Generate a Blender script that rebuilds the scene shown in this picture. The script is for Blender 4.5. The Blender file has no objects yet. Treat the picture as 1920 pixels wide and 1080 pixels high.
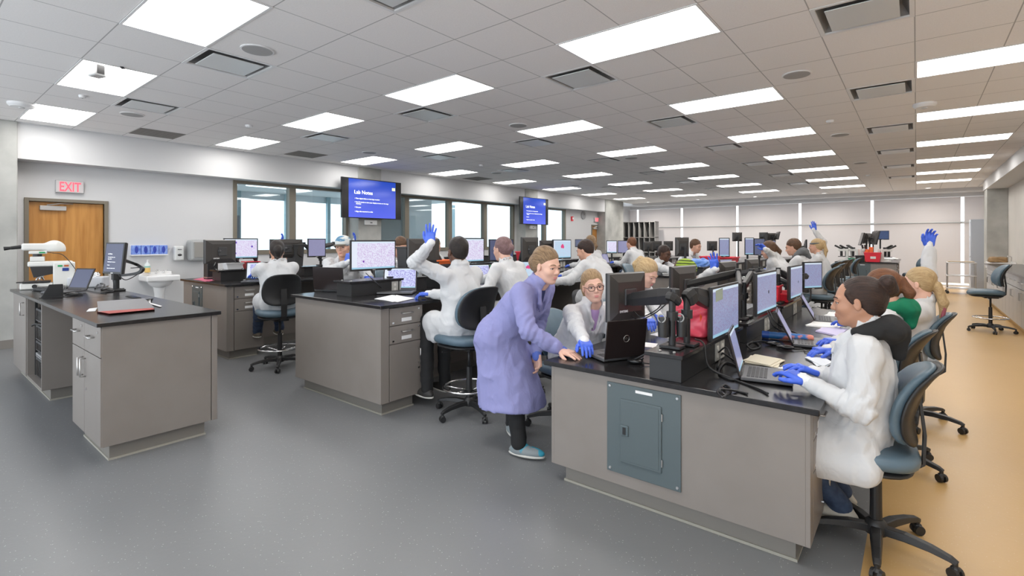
import bpy, math, random
import numpy as np
from mathutils import Matrix, Vector

C = bpy.context.scene.collection
sc = bpy.context.scene
PI = math.pi
R = math.radians

# ------------------------------------------------------------------ camera
CAM_H, YAW, FPX, PX, PY = 1.52, 0.66371, 936.26, 986.05, 450.66
cd = bpy.data.cameras.new('camera')
cam = bpy.data.objects.new('camera', cd)
C.objects.link(cam)
cam.location = (0, 0, CAM_H)
cam.rotation_euler = (R(90), 0, YAW)
cd.sensor_width = 36.0
cd.lens = FPX * 36.0 / 1920
cd.shift_x = (960 - PX) / 1920
cd.shift_y = (PY - 540) / 1920
cd.clip_start = 0.05
cd.clip_end = 200
sc.camera = cam

# ------------------------------------------------------------------ world and exposure
w = bpy.data.worlds.new('daylight')
sc.world = w
w.use_nodes = True
nt = w.node_tree
bg = nt.nodes['Background']
bg.inputs['Color'].default_value = (0.86, 0.93, 1.0, 1)
bg.inputs['Strength'].default_value = 2.0
vs = sc.view_settings
vs.view_transform = 'Standard'
vs.look = 'None'
vs.gamma = 1.0
vs.exposure = 0.75
sc.cycles.diffuse_bounces = 6
sc.cycles.max_bounces = 10
vs.use_curve_mapping = False
PANEL_STRENGTH = 6.4

# ------------------------------------------------------------------ geometry of the view, for placing things
CY, SY = math.cos(YAW), math.sin(YAW)

def ray(px):
    r = (px - PX) / FPX
    return (-SY + CY * r, CY + SY * r)

def atz(px, py, z):
    """point seen at a pixel that lies at height z"""
    t = (CAM_H - z) * FPX / (py - PY)
    d = ray(px)
    return Vector((d[0] * t, d[1] * t, z))

def att(px, py, t):
    """point seen at a pixel at depth t along the view axis"""
    d = ray(px)
    return Vector((d[0] * t, d[1] * t, CAM_H - (py - PY) / FPX * t))

def pix(p):
    f = -SY * p[0] + CY * p[1]
    return (PX + FPX * (CY * p[0] + SY * p[1]) / f, PY - FPX * (p[2] - CAM_H) / f) if f > 0.05 else (-9999, -9999)

# ------------------------------------------------------------------ materials
MATS = {}

def mat(name, col=(0.8, 0.8, 0.8), rough=0.5, metal=0.0, emit=None, es=1.0, spec=0.5, bump=None, trans=0.0, alpha=1.0, sheen=0.0, coat=0.0, sss=0.0):
    if name in MATS:
        return MATS[name]
    m = bpy.data.materials.new(name)
    m.use_nodes = True
    n = m.node_tree.nodes
    l = m.node_tree.links
    b = n['Principled BSDF']
    b.inputs['Base Color'].default_value = (*col, 1)
    b.inputs['Roughness'].default_value = rough
    b.inputs['Metallic'].default_value = metal
    b.inputs['Specular IOR Level'].default_value = spec
    if emit:
        b.inputs['Emission Color'].default_value = (*emit, 1)
        b.inputs['Emission Strength'].default_value = es
    if trans:
        b.inputs['Transmission Weight'].default_value = trans
        b.inputs['IOR'].default_value = 1.45
    if alpha < 1:
        b.inputs['Alpha'].default_value = alpha
    if coat:
        b.inputs['Coat Weight'].default_value = coat
    if sss:
        b.inputs['Subsurface Weight'].default_value = sss
        b.inputs['Subsurface Radius'].default_value = (0.02, 0.008, 0.004)
    if bump:
        sc_, st = bump
        tc = n.new('ShaderNodeTexCoord')
        no = n.new('ShaderNodeTexNoise')
        no.inputs['Scale'].default_value = sc_
        no.inputs['Detail'].default_value = 4
        bu = n.new('ShaderNodeBump')
        bu.inputs['Strength'].default_value = st
        bu.inputs['Distance'].default_value = 0.01
        l.new(tc.outputs['Object'], no.inputs['Vector'])
        l.new(no.outputs['Fac'], bu.inputs['Height'])
        l.new(bu.outputs['Normal'], b.inputs['Normal'])
    MATS[name] = m
    return m

def noisy(name, c1, c2, scale, rough=0.5, stretch=(1, 1, 1), lo=0.35, hi=0.65, bump=0.0, detail=5, metal=0.0, spec=0.5, coord='Object', sheen=0):
    """two colours mixed by (stretched) noise"""
    if name in MATS:
        return MATS[name]
    m = mat(name, c1, rough, metal, spec=spec)
    n = m.node_tree.nodes
    l = m.node_tree.links
    b = n['Principled BSDF']
    tc = n.new('ShaderNodeTexCoord')
    mp = n.new('ShaderNodeMapping')
    mp.inputs['Scale'].default_value = stretch
    no = n.new('ShaderNodeTexNoise')
    no.inputs['Scale'].default_value = scale
    no.inputs['Detail'].default_value = detail
    cr = n.new('ShaderNodeValToRGB')
    cr.color_ramp.elements[0].position = lo
    cr.color_ramp.elements[0].color = (*c1, 1)
    cr.color_ramp.elements[1].position = hi
    cr.color_ramp.elements[1].color = (*c2, 1)
    l.new(tc.outputs[coord], mp.inputs['Vector'])
    l.new(mp.outputs['Vector'], no.inputs['Vector'])
    l.new(no.outputs['Fac'], cr.inputs['Fac'])
    l.new(cr.outputs['Color'], b.inputs['Base Color'])
    if bump:
        bu = n.new('ShaderNodeBump')
        bu.inputs['Strength'].default_value = bump
        bu.inputs['Distance'].default_value = 0.01
        l.new(no.outputs['Fac'], bu.inputs['Height'])
        l.new(bu.outputs['Normal'], b.inputs['Normal'])
    return m

def math_node(n, l, op, a, b=None, c=None):
    k = n.new('ShaderNodeMath')
    k.operation = op
    for i, v in enumerate((a, b, c)):
        if v is None:
            continue
        if isinstance(v, (int, float)):
            k.inputs[i].default_value = v
        else:
            l.new(v, k.inputs[i])
    return k.outputs[0]

def mix_node(n, l, fac, a, b):
    k = n.new('ShaderNodeMix')
    k.data_type = 'RGBA'
    if isinstance(fac, (int, float)):
        k.inputs[0].default_value = fac
    else:
        l.new(fac, k.inputs[0])
    for i, v in ((6, a), (7, b)):
        if isinstance(v, tuple):
            k.inputs[i].default_value = (*v, 1)
        else:
            l.new(v, k.inputs[i])
    return k.outputs[2]

# vinyl floor: grey on the left, tan along the corridor, with small flecks
def floor_material():
    m = mat('speckled_vinyl', (0.2, 0.2, 0.2), 0.36, spec=0.5)
    n = m.node_tree.nodes
    l = m.node_tree.links
    b = n['Principled BSDF']
    tc = n.new('ShaderNodeTexCoord')
    sep = n.new('ShaderNodeSeparateXYZ')
    l.new(tc.outputs['Object'], sep.inputs[0])
    side = math_node(n, l, 'GREATER_THAN', sep.outputs[0], -0.2)
    vo = n.new('ShaderNodeTexVoronoi')
    vo.inputs['Scale'].default_value = 55
    l.new(tc.outputs['Object'], vo.inputs['Vector'])
    spk = math_node(n, l, 'LESS_THAN', vo.outputs['Distance'], 0.13)
    hs = n.new('ShaderNodeSeparateColor')
    l.new(vo.outputs['Color'], hs.inputs[0])
    some = math_node(n, l, 'GREATER_THAN', hs.outputs[0], 0.55)
    spk = math_node(n, l, 'MULTIPLY', spk, some)
    no = n.new('ShaderNodeTexNoise')
    no.inputs['Scale'].default_value = 1.3
    no.inputs['Detail'].default_value = 6
    l.new(tc.outputs['Object'], no.inputs['Vector'])
    g = mix_node(n, l, no.outputs['Fac'], (0.175, 0.180, 0.187), (0.20, 0.205, 0.212))
    g = mix_node(n, l, spk, g, (0.46, 0.47, 0.47))
    t = mix_node(n, l, no.outputs['Fac'], (0.50, 0.31, 0.115), (0.56, 0.36, 0.15))
    t = mix_node(n, l, spk, t, (0.60, 0.45, 0.24))
    l.new(mix_node(n, l, side, g, t), b.inputs['Base Color'])
    bu = n.new('ShaderNodeBump')
    bu.inputs['Strength'].default_value = 0.06
    bu.inputs['Distance'].default_value = 0.01
    n2 = n.new('ShaderNodeTexNoise')
    n2.inputs['Scale'].default_value = 35
    l.new(tc.outputs['Object'], n2.inputs['Vector'])
    l.new(n2.outputs['Fac'], bu.inputs['Height'])
    l.new(bu.outputs['Normal'], b.inputs['Normal'])
    return m

def ceiling_material():
    """mineral tiles: darker T-bar seams every 0.61 m, measured from the light grid"""
    m = mat('ceiling_tile', (0.72, 0.72, 0.72), 0.9, spec=0.2)
    n = m.node_tree.nodes
    l = m.node_tree.links
    b = n['Principled BSDF']
    tc = n.new('ShaderNodeTexCoord')
    sep = n.new('ShaderNodeSeparateXYZ')
    l.new(tc.outputs['Object'], sep.inputs[0])
    lines = []
    for k, off in ((0, GX + 12.2), (1, GY + 12.2)):
        s = math_node(n, l, 'SUBTRACT', sep.outputs[k], off - 0.61 * 60)
        s = math_node(n, l, 'MODULO', s, 0.61)
        s = math_node(n, l, 'SUBTRACT', s, 0.305)
        s = math_node(n, l, 'ABSOLUTE', s)
        lines.append(math_node(n, l, 'GREATER_THAN', s, 0.305 - 0.0045))
    ln = math_node(n, l, 'MAXIMUM', lines[0], lines[1])
    no = n.new('ShaderNodeTexNoise')
    no.inputs['Scale'].default_value = 90
    no.inputs['Detail'].default_value = 3
    l.new(tc.outputs['Object'], no.inputs['Vector'])
    base = mix_node(n, l, no.outputs['Fac'], (0.82, 0.80, 0.785), (0.94, 0.92, 0.905))
    l.new(mix_node(n, l, ln, base, (0.46, 0.45, 0.445)), b.inputs['Base Color'])
    bu = n.new('ShaderNodeBump')
    bu.inputs['Strength'].default_value = 0.15
    bu.inputs['Distance'].default_value = 0.004
    l.new(no.outputs['Fac'], bu.inputs['Height'])
    l.new(bu.outputs['Normal'], b.inputs['Normal'])
    return m

def cells_material(name, bgc=(0.80, 0.80, 0.97), cell=(0.55, 0.33, 0.70), scale=26, aspect=1.65, blobs=(), side=0.12, bar=0.06, strength=1.0, blobcol=(0.20, 0.03, 0.45), blobr=0.035, ring=True):
    """a microscope slide of blood cells on a computer screen"""
    m = mat(name, (0.02, 0.02, 0.02), 0.25)
    n = m.node_tree.nodes
    l = m.node_tree.links
    b = n['Principled BSDF']
    uv = n.new('ShaderNodeUVMap')
    sep = n.new('ShaderNodeSeparateXYZ')
    l.new(uv.outputs[0], sep.inputs[0])
    mp = n.new('ShaderNodeMapping')
    mp.inputs['Scale'].default_value = (aspect, 1, 1)
    l.new(uv.outputs[0], mp.inputs['Vector'])
    vo = n.new('ShaderNodeTexVoronoi')
    vo.inputs['Scale'].default_value = scale
    vo.inputs['Randomness'].default_value = 0.9
    l.new(mp.outputs[0], vo.inputs['Vector'])
    d = vo.outputs['Distance']
    inside = math_node(n, l, 'LESS_THAN', d, 0.44)
    col = mix_node(n, l, inside, bgc, cell)
    if ring:
        pale = tuple(0.45 * x + 0.55 * y for x, y in zip(bgc, cell))
        core = math_node(n, l, 'LESS_THAN', d, 0.28)
        col = mix_node(n, l, core, col, tuple(0.72 * x + 0.28 * y for x, y in zip(bgc, cell)))
    for bx, by in blobs:
        vd = n.new('ShaderNodeVectorMath')
        vd.operation = 'DISTANCE'
        l.new(mp.outputs[0], vd.inputs[0])
        vd.inputs[1].default_value = (bx * aspect, by, 0)
        nz = n.new('ShaderNodeTexNoise')
        nz.inputs['Scale'].default_value = 30
        l.new(mp.outputs[0], nz.inputs['Vector'])
        dd = math_node(n, l, 'SUBTRACT', vd.outputs['Value'], math_node(n, l, 'MULTIPLY', nz.outputs['Fac'], blobr))
        col = mix_node(n, l, math_node(n, l, 'LESS_THAN', dd, blobr * 0.55), col, blobcol)
    if side:
        col = mix_node(n, l, math_node(n, l, 'LESS_THAN', sep.outputs[0], side), col, (0.80, 0.86, 0.98))
    if bar:
        col = mix_node(n, l, math_node(n, l, 'LESS_THAN', sep.outputs[1], bar), col, (0.35, 0.62, 0.80))
        col = mix_node(n, l, math_node(n, l, 'GREATER_THAN', sep.outputs[1], 0.94), col, (0.72, 0.84, 0.97))
    l.new(col, b.inputs['Emission Color'])
    b.inputs['Emission Strength'].default_value = strength * 0.56
    return m

def wood_material():
    return noisy('oak_veneer', (0.42, 0.175, 0.035), (0.60, 0.29, 0.075), 3.0, 0.35, stretch=(6, 6, 0.5), lo=0.3, hi=0.7)

def concrete_material():
    return noisy('cast_concrete', (0.33, 0.33, 0.31), (0.50, 0.50, 0.475), 2.2, 0.85, bump=0.15, detail=9, lo=0.3, hi=0.72)

GX, GY = -0.01, 1.11      # origin of the ceiling grid

# ------------------------------------------------------------------ mesh helpers
def link(o, parent=None):
    C.objects.link(o)
    if parent is not None:
        o.parent = parent
    return o

def thing(name, label, cat, loc=(0, 0, 0), rz=0.0, group=None):
    o = bpy.data.objects.new(name, None)
    o.empty_display_size = 0.1
    o.location = loc
    o.rotation_euler = (0, 0, rz)
    o['label'] = label
    o['category'] = cat
    if group:
        o['group'] = group
    return link(o)

def tag(o, label, cat, group=None, kind=None):
    o['label'] = label
    o['category'] = cat
    if group:
        o['group'] = group
    if kind:
        o['kind'] = kind
    return o

def struct(o):
    o['kind'] = 'structure'
    return o

def catmull(pts, n=6):
    P = [Vector(p) for p in pts]
    if len(P) < 3:
        return P
    P = [P[0] * 2 - P[1]] + P + [P[-1] * 2 - P[-2]]
    out = []
    for i in range(1, len(P) - 2):
        for k in range(n):
            t = k / n
            a, b, c, d = P[i - 1], P[i], P[i + 1], P[i + 2]
            out.append(0.5 * ((2 * b) + (c - a) * t + (2 * a - 5 * b + 4 * c - d) * t * t + (3 * b - a - 3 * c + d) * t ** 3))
    out.append(P[-2])
    return out

class MB:
    def __init__(self):
        self.v = []
        self.f = []
        self.mi = []
        self.cur = 0
        self.M = None

    def add(self, vs, fs):
        o = len(self.v)
        if self.M is not None:
            vs = [self.M @ Vector(p) for p in vs]
        self.v += [tuple(p) for p in vs]
        self.f += [tuple(i + o for i in f) for f in fs]
        self.mi += [self.cur] * len(fs)
        return self

    def box(self, x0, x1, y0, y1, z0, z1):
        vs = [(x, y, z) for z in (z0, z1) for y in (y0, y1) for x in (x0, x1)]
        return self.add(vs, [(0, 2, 3, 1), (4, 5, 7, 6), (0, 1, 5, 4), (2, 6, 7, 3), (0, 4, 6, 2), (1, 3, 7, 5)])

    def cbox(self, c, s, M=None):
        """box of size s centred at c, turned by M"""
        vs = []
        for z in (-0.5, 0.5):
            for y in (-0.5, 0.5):
                for x in (-0.5, 0.5):
                    p = Vector((x * s[0], y * s[1], z * s[2]))
                    if M is not None:
                        p = M @ p
                    vs.append(p + Vector(c))
        return self.add(vs, [(0, 2, 3, 1), (4, 5, 7, 6), (0, 1, 5, 4), (2, 6, 7, 3), (0, 4, 6, 2), (1, 3, 7, 5)])

    def sweep(self, pts, prof, radii=None, caps=True, up=None):
        """profile (list of 2d points) along a path"""
        P = [Vector(p) for p in pts]
        n = len(prof)
        vs = []
        last = Vector(up) if up else None
        for i, p in enumerate(P):
            t = (P[min(i + 1, len(P) - 1)] - P[max(i - 1, 0)])
            if t.length < 1e-9:
                t = Vector((0, 0, 1))
            t.normalize()
            if last is None:
                last = Vector((0, 0, 1)) if abs(t.z) < 0.9 else Vector((1, 0, 0))
            s = t.cross(last)
            if s.length < 1e-6:
                s = t.orthogonal()
            s.normalize()
            u = s.cross(t).normalized()
            if not up:
                last = u
            k = radii[i] if radii else 1
            for a, b in prof:
                vs.append(p + s * a * k + u * b * k)
        fs = []
        for i in range(len(P) - 1):
            for j in range(n):
                a, b = i * n + j, i * n + (j + 1) % n
                fs.append((a, b, b + n, a + n))
        if caps:
            fs.append(tuple(reversed(range(n))))
            fs.append(tuple(range((len(P) - 1) * n, len(P) * n)))
        return self.add(vs, fs)

    def tube(self, pts, r, n=8, smooth=0, radii=None):
        if smooth:
            pts = catmull(pts, smooth)
        return self.sweep(pts, [(r * math.cos(2 * PI * k / n), r * math.sin(2 * PI * k / n)) for k in range(n)], radii)

    def cyl(self, a, b, r0, r1=None, n=16):
        r1 = r0 if r1 is None else r1
        prof = [(math.cos(2 * PI * k / n), math.sin(2 * PI * k / n)) for k in range(n)]
        return self.sweep([a, b], prof, [r0, r1])

    def bar(self, a, b, wd, ht, up=(0, 0, 1)):
        return self.sweep([a, b], [(-wd / 2, -ht / 2), (wd / 2, -ht / 2), (wd / 2, ht / 2), (-wd / 2, ht / 2)], up=up)

    def lathe(self, c, prof, n=20, axis='z'):
        vs = []
        for r, h in prof:
            for k in range(n):
                a = 2 * PI * k / n
                p = (r * math.cos(a), r * math.sin(a), h)
                if axis == 'x':
                    p = (h, p[0], p[1])
                elif axis == 'y':
                    p = (p[1], h, p[0])
                vs.append((c[0] + p[0], c[1] + p[1], c[2] + p[2]))
        fs = []
        for i in range(len(prof) - 1):
            for j in range(n):
                a, b = i * n + j, i * n + (j + 1) % n
                fs.append((a, b, b + n, a + n))
        fs.append(tuple(reversed(range(n))))
        fs.append(tuple(range((len(prof) - 1) * n, len(prof) * n)))
        return self.add(vs, fs)

    def ring(self, c, rad, r, n=32, m=8, axis='z', sx=1.0):
        vs = []
        for i in range(n):
            a = 2 * PI * i / n
            for j in range(m):
                b = 2 * PI * j / m
                q = rad + r * math.cos(b)
                p = (q * math.cos(a) * sx, q * math.sin(a), r * math.sin(b))
                if axis == 'x':
                    p = (p[2], p[0], p[1])
                elif axis == 'y':
                    p = (p[0], p[2], p[1])
                vs.append((c[0] + p[0], c[1] + p[1], c[2] + p[2]))
        fs = [(i * m + j, ((i + 1) % n) * m + j, ((i + 1) % n) * m + (j + 1) % m, i * m + (j + 1) % m) for i in range(n) for j in range(m)]
        return self.add(vs, fs)

    def ell(self, c, r, n=12, m=8, M=None):
        vs = []
        for i in range(m + 1):
            a = PI * i / m - PI / 2
            for j in range(n):
                b = 2 * PI * j / n
                p = Vector((r[0] * math.cos(a) * math.cos(b), r[1] * math.cos(a) * math.sin(b), r[2] * math.sin(a)))
                if M is not None:
                    p = M @ p
                vs.append(p + Vector(c))
        fs = [(i * n + j, i * n + (j + 1) % n, (i + 1) * n + (j + 1) % n, (i + 1) * n + j) for i in range(m) for j in range(n)]
        return self.add(vs, fs)

    def pad(self, rx, ry, th, p=3.2, n=36, deform=None, crown=0.25):
        """a soft cushion: superellipse outline in xy, rounded edge, thickness th in z"""
        lv = []
        for k in range(7):
            a = -PI / 2 + PI * k / 6
            lv.append((1 - 0.16 * (1 - math.cos(a)), math.sin(a) * th / 2))
        rings = [(0.45, -th / 2), (0.72, -th / 2)] + lv + [(0.72, th / 2 * (1 + crown * 0.5)), (0.45, th / 2 * (1 + crown))]
        vs = []
        for s, z in rings:
            for j in range(n):
                a = 2 * PI * j / n
                c, d = math.cos(a), math.sin(a)
                q = (abs(c) ** p + abs(d) ** p) ** (-1 / p)
                v = Vector((rx * s * q * c, ry * s * q * d, z))
                vs.append(deform(v) if deform else v)
        k = len(rings)
        fs = [(i * n + j, i * n + (j + 1) % n, (i + 1) * n + (j + 1) % n, (i + 1) * n + j) for i in range(k - 1) for j in range(n)]
        fs.append(tuple(reversed(range(n))))
        fs.append(tuple(range((k - 1) * n, k * n)))
        return self.add(vs, fs)

    def prism(self, outline, z0, z1):
        n = len(outline)
        vs = [(x, y, z0) for x, y in outline] + [(x, y, z1) for x, y in outline]
        fs = [tuple(reversed(range(n))), tuple(range(n, 2 * n))] + [(i, (i + 1) % n, (i + 1) % n + n, i + n) for i in range(n)]
        return self.add(vs, fs)

    def quad(self, a, b, c, d):
        return self.add([a, b, c, d], [(0, 1, 2, 3)])

    def build(self, name, m, parent=None, smooth=False, bevel=0.0, autos=None):
        me = bpy.data.meshes.new(name)
        me.from_pydata(self.v, [], self.f)
        ms = m if isinstance(m, (list, tuple)) else [m]
        for q in ms:
            me.materials.append(q)
        if len(ms) > 1:
            me.polygons.foreach_set('material_index', self.mi)
        if smooth or autos:
            me.polygons.foreach_set('use_smooth', [True] * len(me.polygons))
        me.update()
        if autos:
            me.set_sharp_from_angle(angle=R(autos))
        o = bpy.data.objects.new(name, me)
        link(o, parent)
        if bevel:
            b = o.modifiers.new('bevel', 'BEVEL')
            b.width = bevel
            b.segments = 2
            b.limit_method = 'ANGLE'
            b.harden_normals = False
        return o

def uvquad(name, pts, m, parent=None):
    """flat picture area: corners bottom-left, bottom-right, top-right, top-left as the viewer sees them"""
    me = bpy.data.meshes.new(name)
    me.from_pydata([tuple(p) for p in pts], [], [(0, 1, 2, 3)])
    me.materials.append(m)
    uv = me.uv_layers.new(name='UVMap')
    for i, c in enumerate(((0, 0), (1, 0), (1, 1), (0, 1))):
        uv.data[i].uv = c
    me.update()
    return link(bpy.data.objects.new(name, me), parent)

def dup(root, loc=None, rz=None, label=None, group=None):
    def cp(o, par):
        c = o.copy()
        C.objects.link(c)
        c.parent = par
        for ch in o.children:
            cp(ch, c)
        return c
    r = cp(root, None)
    if loc is not None:
        r.location = loc
    if rz is not None:
        r.rotation_euler = (0, 0, rz)
    if label:
        r['label'] = label
    if group:
        r['group'] = group
    return r

def text(body, size, loc, rot, m, parent=None, name='lettering', align='LEFT', extrude=0.0006, sx=1.0, bold=0.0):
    cu = bpy.data.curves.new(name, 'FONT')
    cu.body = body
    cu.size = size
    cu.extrude = extrude
    cu.offset = bold
    cu.align_x = align
    o = bpy.data.objects.new(name, cu)
    C.objects.link(o)
    dg = bpy.context.evaluated_depsgraph_get()
    me = bpy.data.meshes.new_from_object(o.evaluated_get(dg))
    bpy.data.objects.remove(o)
    me.materials.clear()
    me.materials.append(m)
    q = bpy.data.objects.new(name, me)
    link(q, parent)
    q.location = loc
    q.rotation_euler = rot
    q.scale = (sx, 1, 1)
    return q

WHITE = mat('white_paint', (0.63, 0.63, 0.635), 0.6, bump=(60, 0.03))
LAM = noisy('warm_grey_laminate', (0.228, 0.202, 0.182), (0.243, 0.217, 0.197), 4, 0.38, detail=3)
LAMD = mat('dark_edge', (0.10, 0.092, 0.085), 0.5)
TOE = mat('toe_base', (0.20, 0.185, 0.165), 0.45)
TOP = noisy('black_epoxy', (0.014, 0.013, 0.014), (0.020, 0.019, 0.020), 30, 0.22, detail=2, spec=0.35)
BLACK = mat('black_plastic', (0.018, 0.018, 0.019), 0.42, bump=(250, 0.05))
BLACKG = mat('black_gloss', (0.012, 0.012, 0.013), 0.16)
DARK = mat('charcoal_plastic', (0.05, 0.05, 0.052), 0.42)
STEEL = mat('brushed_steel', (0.62, 0.61, 0.60), 0.32, 1.0)
CHROME = mat('chrome', (0.80, 0.80, 0.80), 0.12, 1.0)
CONC = None
FRAME = mat('bronze_frame', (0.20, 0.175, 0.135), 0.45)
PAPER = mat('paper', (0.86, 0.86, 0.86), 0.8)
RED = mat('red_plastic', (0.78, 0.035, 0.06), 0.35)
REDT = mat('translucent_red_plastic', (0.95, 0.11, 0.17), 0.25, trans=0.25)
# ================================================================== the room
CONC = concrete_material()
CEIL, BACKY, WALLX, SOFX = 3.21, 21.9, -10.45, -10.1
RWALL = 1.95

m = MB()
m.quad((-10.6, -3, 0), (3.2, -3, 0), (3.2, 26, 0), (-10.6, 26, 0))
struct(m.build('floor', floor_material()))

# ceiling tiles, with openings for the lights and the supply vents
lights = [(i, j) for i in range(5) for j in range(8)]
vents, grilles = [], []
holes = set()
def cell(x, y):
    return (round((x - GX) / 0.61), round((y - GY) / 0.61))
for i in range(5):
    for j in range(0, 7):
        vents.append((GX - 2.44 * i - 0.61, GY + 2.44 * j + 0.61))
vents = [v for v in vents if v[0] > -10.0 and v[1] < 20]
for x, y in vents:
    holes.add(cell(x, y))
for i, j in lights:
    x, y = GX - 2.44 * i, GY + 2.44 * j
    holes.add(cell(x, y))
    holes.add(cell(x + 0.61, y))
m = MB()
for a in range(-17, 4):
    for b in range(-8, 34):
        if (a, b) in holes:
            continue
        x0, y0 = GX + 0.61 * a, GY + 0.61 * b
        x1, y1 = min(x0 + 0.61, RWALL + 0.06), y0 + 0.61
        x0 = max(x0, -10.38)
        m.quad((x0, y0, CEIL), (x0, y1, CEIL), (x1, y1, CEIL), (x1, y0, CEIL))
struct(m.build('ceiling', ceiling_material()))
m = MB()
m.box(-10.5, 2.1, -4, 22.5, CEIL + 0.35, CEIL + 0.4)
struct(m.build('ceiling_deck', mat('plenum_dark', (0.05, 0.05, 0.05), 0.9)))

m = MB(); m.box(GX + 0.61 * 2 + 0.30, GX + 0.61 * 2 + 0.325, -3, 21.4, CEIL - 0.012, CEIL - 0.001)
struct(m.build('trim_1', WHITE))
m = MB(); m.box(SOFX - 0.02, SOFX + 0.02, 1.14, 18.3, CEIL - 0.012, CEIL - 0.001)
struct(m.build('trim_2', WHITE))

# left wall: openings between window edges
WB, WT = 1.235, 2.70
def wall_x(name, x0, x1, y0, y1, openings, h=3.3):
    mm = MB()
    y = y0
    for (a, b, zb, zt) in openings:
        mm.box(x0, x1, y, a, 0, h)
        if zb > 0:
            mm.box(x0, x1, a, b, 0, zb)
        mm.box(x0, x1, a, b, zt, h)
        y = b
    mm.box(x0, x1, y, y1, 0, h)
    return struct(mm.build(name, WHITE))
D1a, D1b = 1.30, 2.18
wall_x('wall_left', WALLX - 0.14, WALLX, -3, 19.0,
       [(D1a, D1b, 0, 2.11), (4.13, 6.62, WB, WT), (7.30, 12.72, WB, WT), (13.70, 15.78, WB, WT), (17.74, 18.60, 0, 2.11)])
m = MB(); m.box(-10.6, SOFX, 1.14, 18.25, 2.69, 3.3)
struct(m.build('soffit_left', WHITE))
m = MB(); m.box(WALLX, WALLX + 0.012, 2.25, 17.6, 0, 0.10)
struct(m.build('baseboard_left', mat('grey_base', (0.22, 0.2, 0.18), 0.5)))

# concrete columns along the left wall
for k, (a, b, px) in enumerate(((0.36, 1.14, -10.06), (6.65, 7.27, -10.07), (12.86, 13.53, -10.07), (18.20, 19.80, -10.08))):
    m = MB(); m.box(-10.75, px, a, b, 0, CEIL)
    o = struct(m.build('column', CONC, bevel=0.012))
m = MB(); m.box(-10.06, -10.045, 0.2, 1.155, 0, 0.12); m.box(-10.4, -10.045, 1.14, 1.155, 0, 0.12)
struct(m.build('baseboard_column', mat('grey_base')))
m = MB(); m.box(-10.6, -10.06, -3.2, 0.36, 0, 3.3)
struct(m.build('wall_near_left', WHITE))
# wall behind the last column (pale blue in daylight)
m = MB(); m.box(-10.95, -10.8, 19.0, 22.3, 0, 3.3); m.box(-10.95, -10.45, 18.9, 19.05, 0, 3.3)
struct(m.build('wall_far_left', WHITE))

# bronze window frames with glass
GLASS = mat('window_glass', (0.92, 0.97, 0.97), 0.02, spec=0.5)
gn = GLASS.node_tree
tr = gn.nodes.new('ShaderNodeBsdfTransparent'); gl = gn.nodes.new('ShaderNodeBsdfGlossy'); mx = gn.nodes.new('ShaderNodeMixShader')
tr.inputs[0].default_value = (0.74, 0.83, 0.87, 1); gl.inputs['Roughness'].default_value = 0.02; mx.inputs[0].default_value = 0.07
gn.links.new(tr.outputs[0], mx.inputs[1]); gn.links.new(gl.outputs[0], mx.inputs[2]); gn.links.new(mx.outputs[0], gn.nodes['Material Output'].inputs[0])
def window(n, y0, y1, mull):
    mm = MB()
    X0, X1 = WALLX - 0.12, WALLX + 0.025
    mm.box(X0, X1, y0, y0 + 0.07, WB, WT); mm.box(X0, X1, y1 - 0.07, y1, WB, WT)
    mm.box(X0, X1, y0 + 0.07, y1 - 0.07, WB, WB + 0.09); mm.box(X0, X1, y0 + 0.07, y1 - 0.07, WT - 0.07, WT)
    for c in mull:
        mm.box(X0, X1, c - 0.07, c + 0.07, WB + 0.09, WT - 0.07)
    f = struct(mm.build('window_%d' % n, FRAME, bevel=0.004))
    es = [y0 + 0.07] + [q for c in mull for q in (c - 0.07, c + 0.07)] + [y1 - 0.07]
    for a, b in zip(es[::2], es[1::2]):
        mm = MB(); mm.box(WALLX - 0.065, WALLX - 0.059, a, b, WB + 0.09, WT - 0.07)
        mm.build('pane', GLASS, f)
window(1, 4.13, 6.62, [5.30])
window(2, 7.30, 12.72, [8.32, 9.85, 11.33])
window(3, 13.70, 15.78, [14.46])

# doors
WOOD = wood_material()
def door(n, y0, y1):
    mm = MB()
    X1 = WALLX + 0.03
    mm.box(WALLX - 0.15, X1, y0 - 0.05, y0, 0, 2.16); mm.box(WALLX - 0.15, X1, y1, y1 + 0.05, 0, 2.16); mm.box(WALLX - 0.15, X1, y0, y1, 2.11, 2.16)
    f = struct(mm.build('door_%d' % n, FRAME, bevel=0.004))
    mm = MB(); mm.box(WALLX - 0.085, WALLX - 0.04, y0 + 0.004, y1 - 0.004, 0.008, 2.105)
    mm.build('door_leaf', WOOD, f)
    mm = MB(); mm.box(WALLX - 0.04, WALLX + 0.015, y0 + 0.12, y0 + 0.42, 1.98, 2.05)
    c = mm.build('door_closer', mat('closer_grey', (0.48, 0.46, 0.44), 0.4), f, bevel=0.006)
    mm = MB(); mm.tube([(WALLX + 0.0, y0 + 0.2, 2.06), (WALLX + 0.06, y0 + 0.34, 2.085), (WALLX - 0.01, y0 + 0.5, 2.09)], 0.008)
    mm.build('closer_arm', STEEL, c)
    mm = MB(); mm.cyl((WALLX - 0.04, y1 - 0.08, 1.0), (WALLX + 0.02, y1 - 0.08, 1.0), 0.012); mm.cyl((WALLX + 0.02, y1 - 0.08, 1.0), (WALLX + 0.02, y1 - 0.2, 1.0), 0.011)
    mm.build('door_handle', STEEL, f, smooth=True)
door(1, D1a, D1b)
door(2, 17.74, 18.60)

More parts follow.
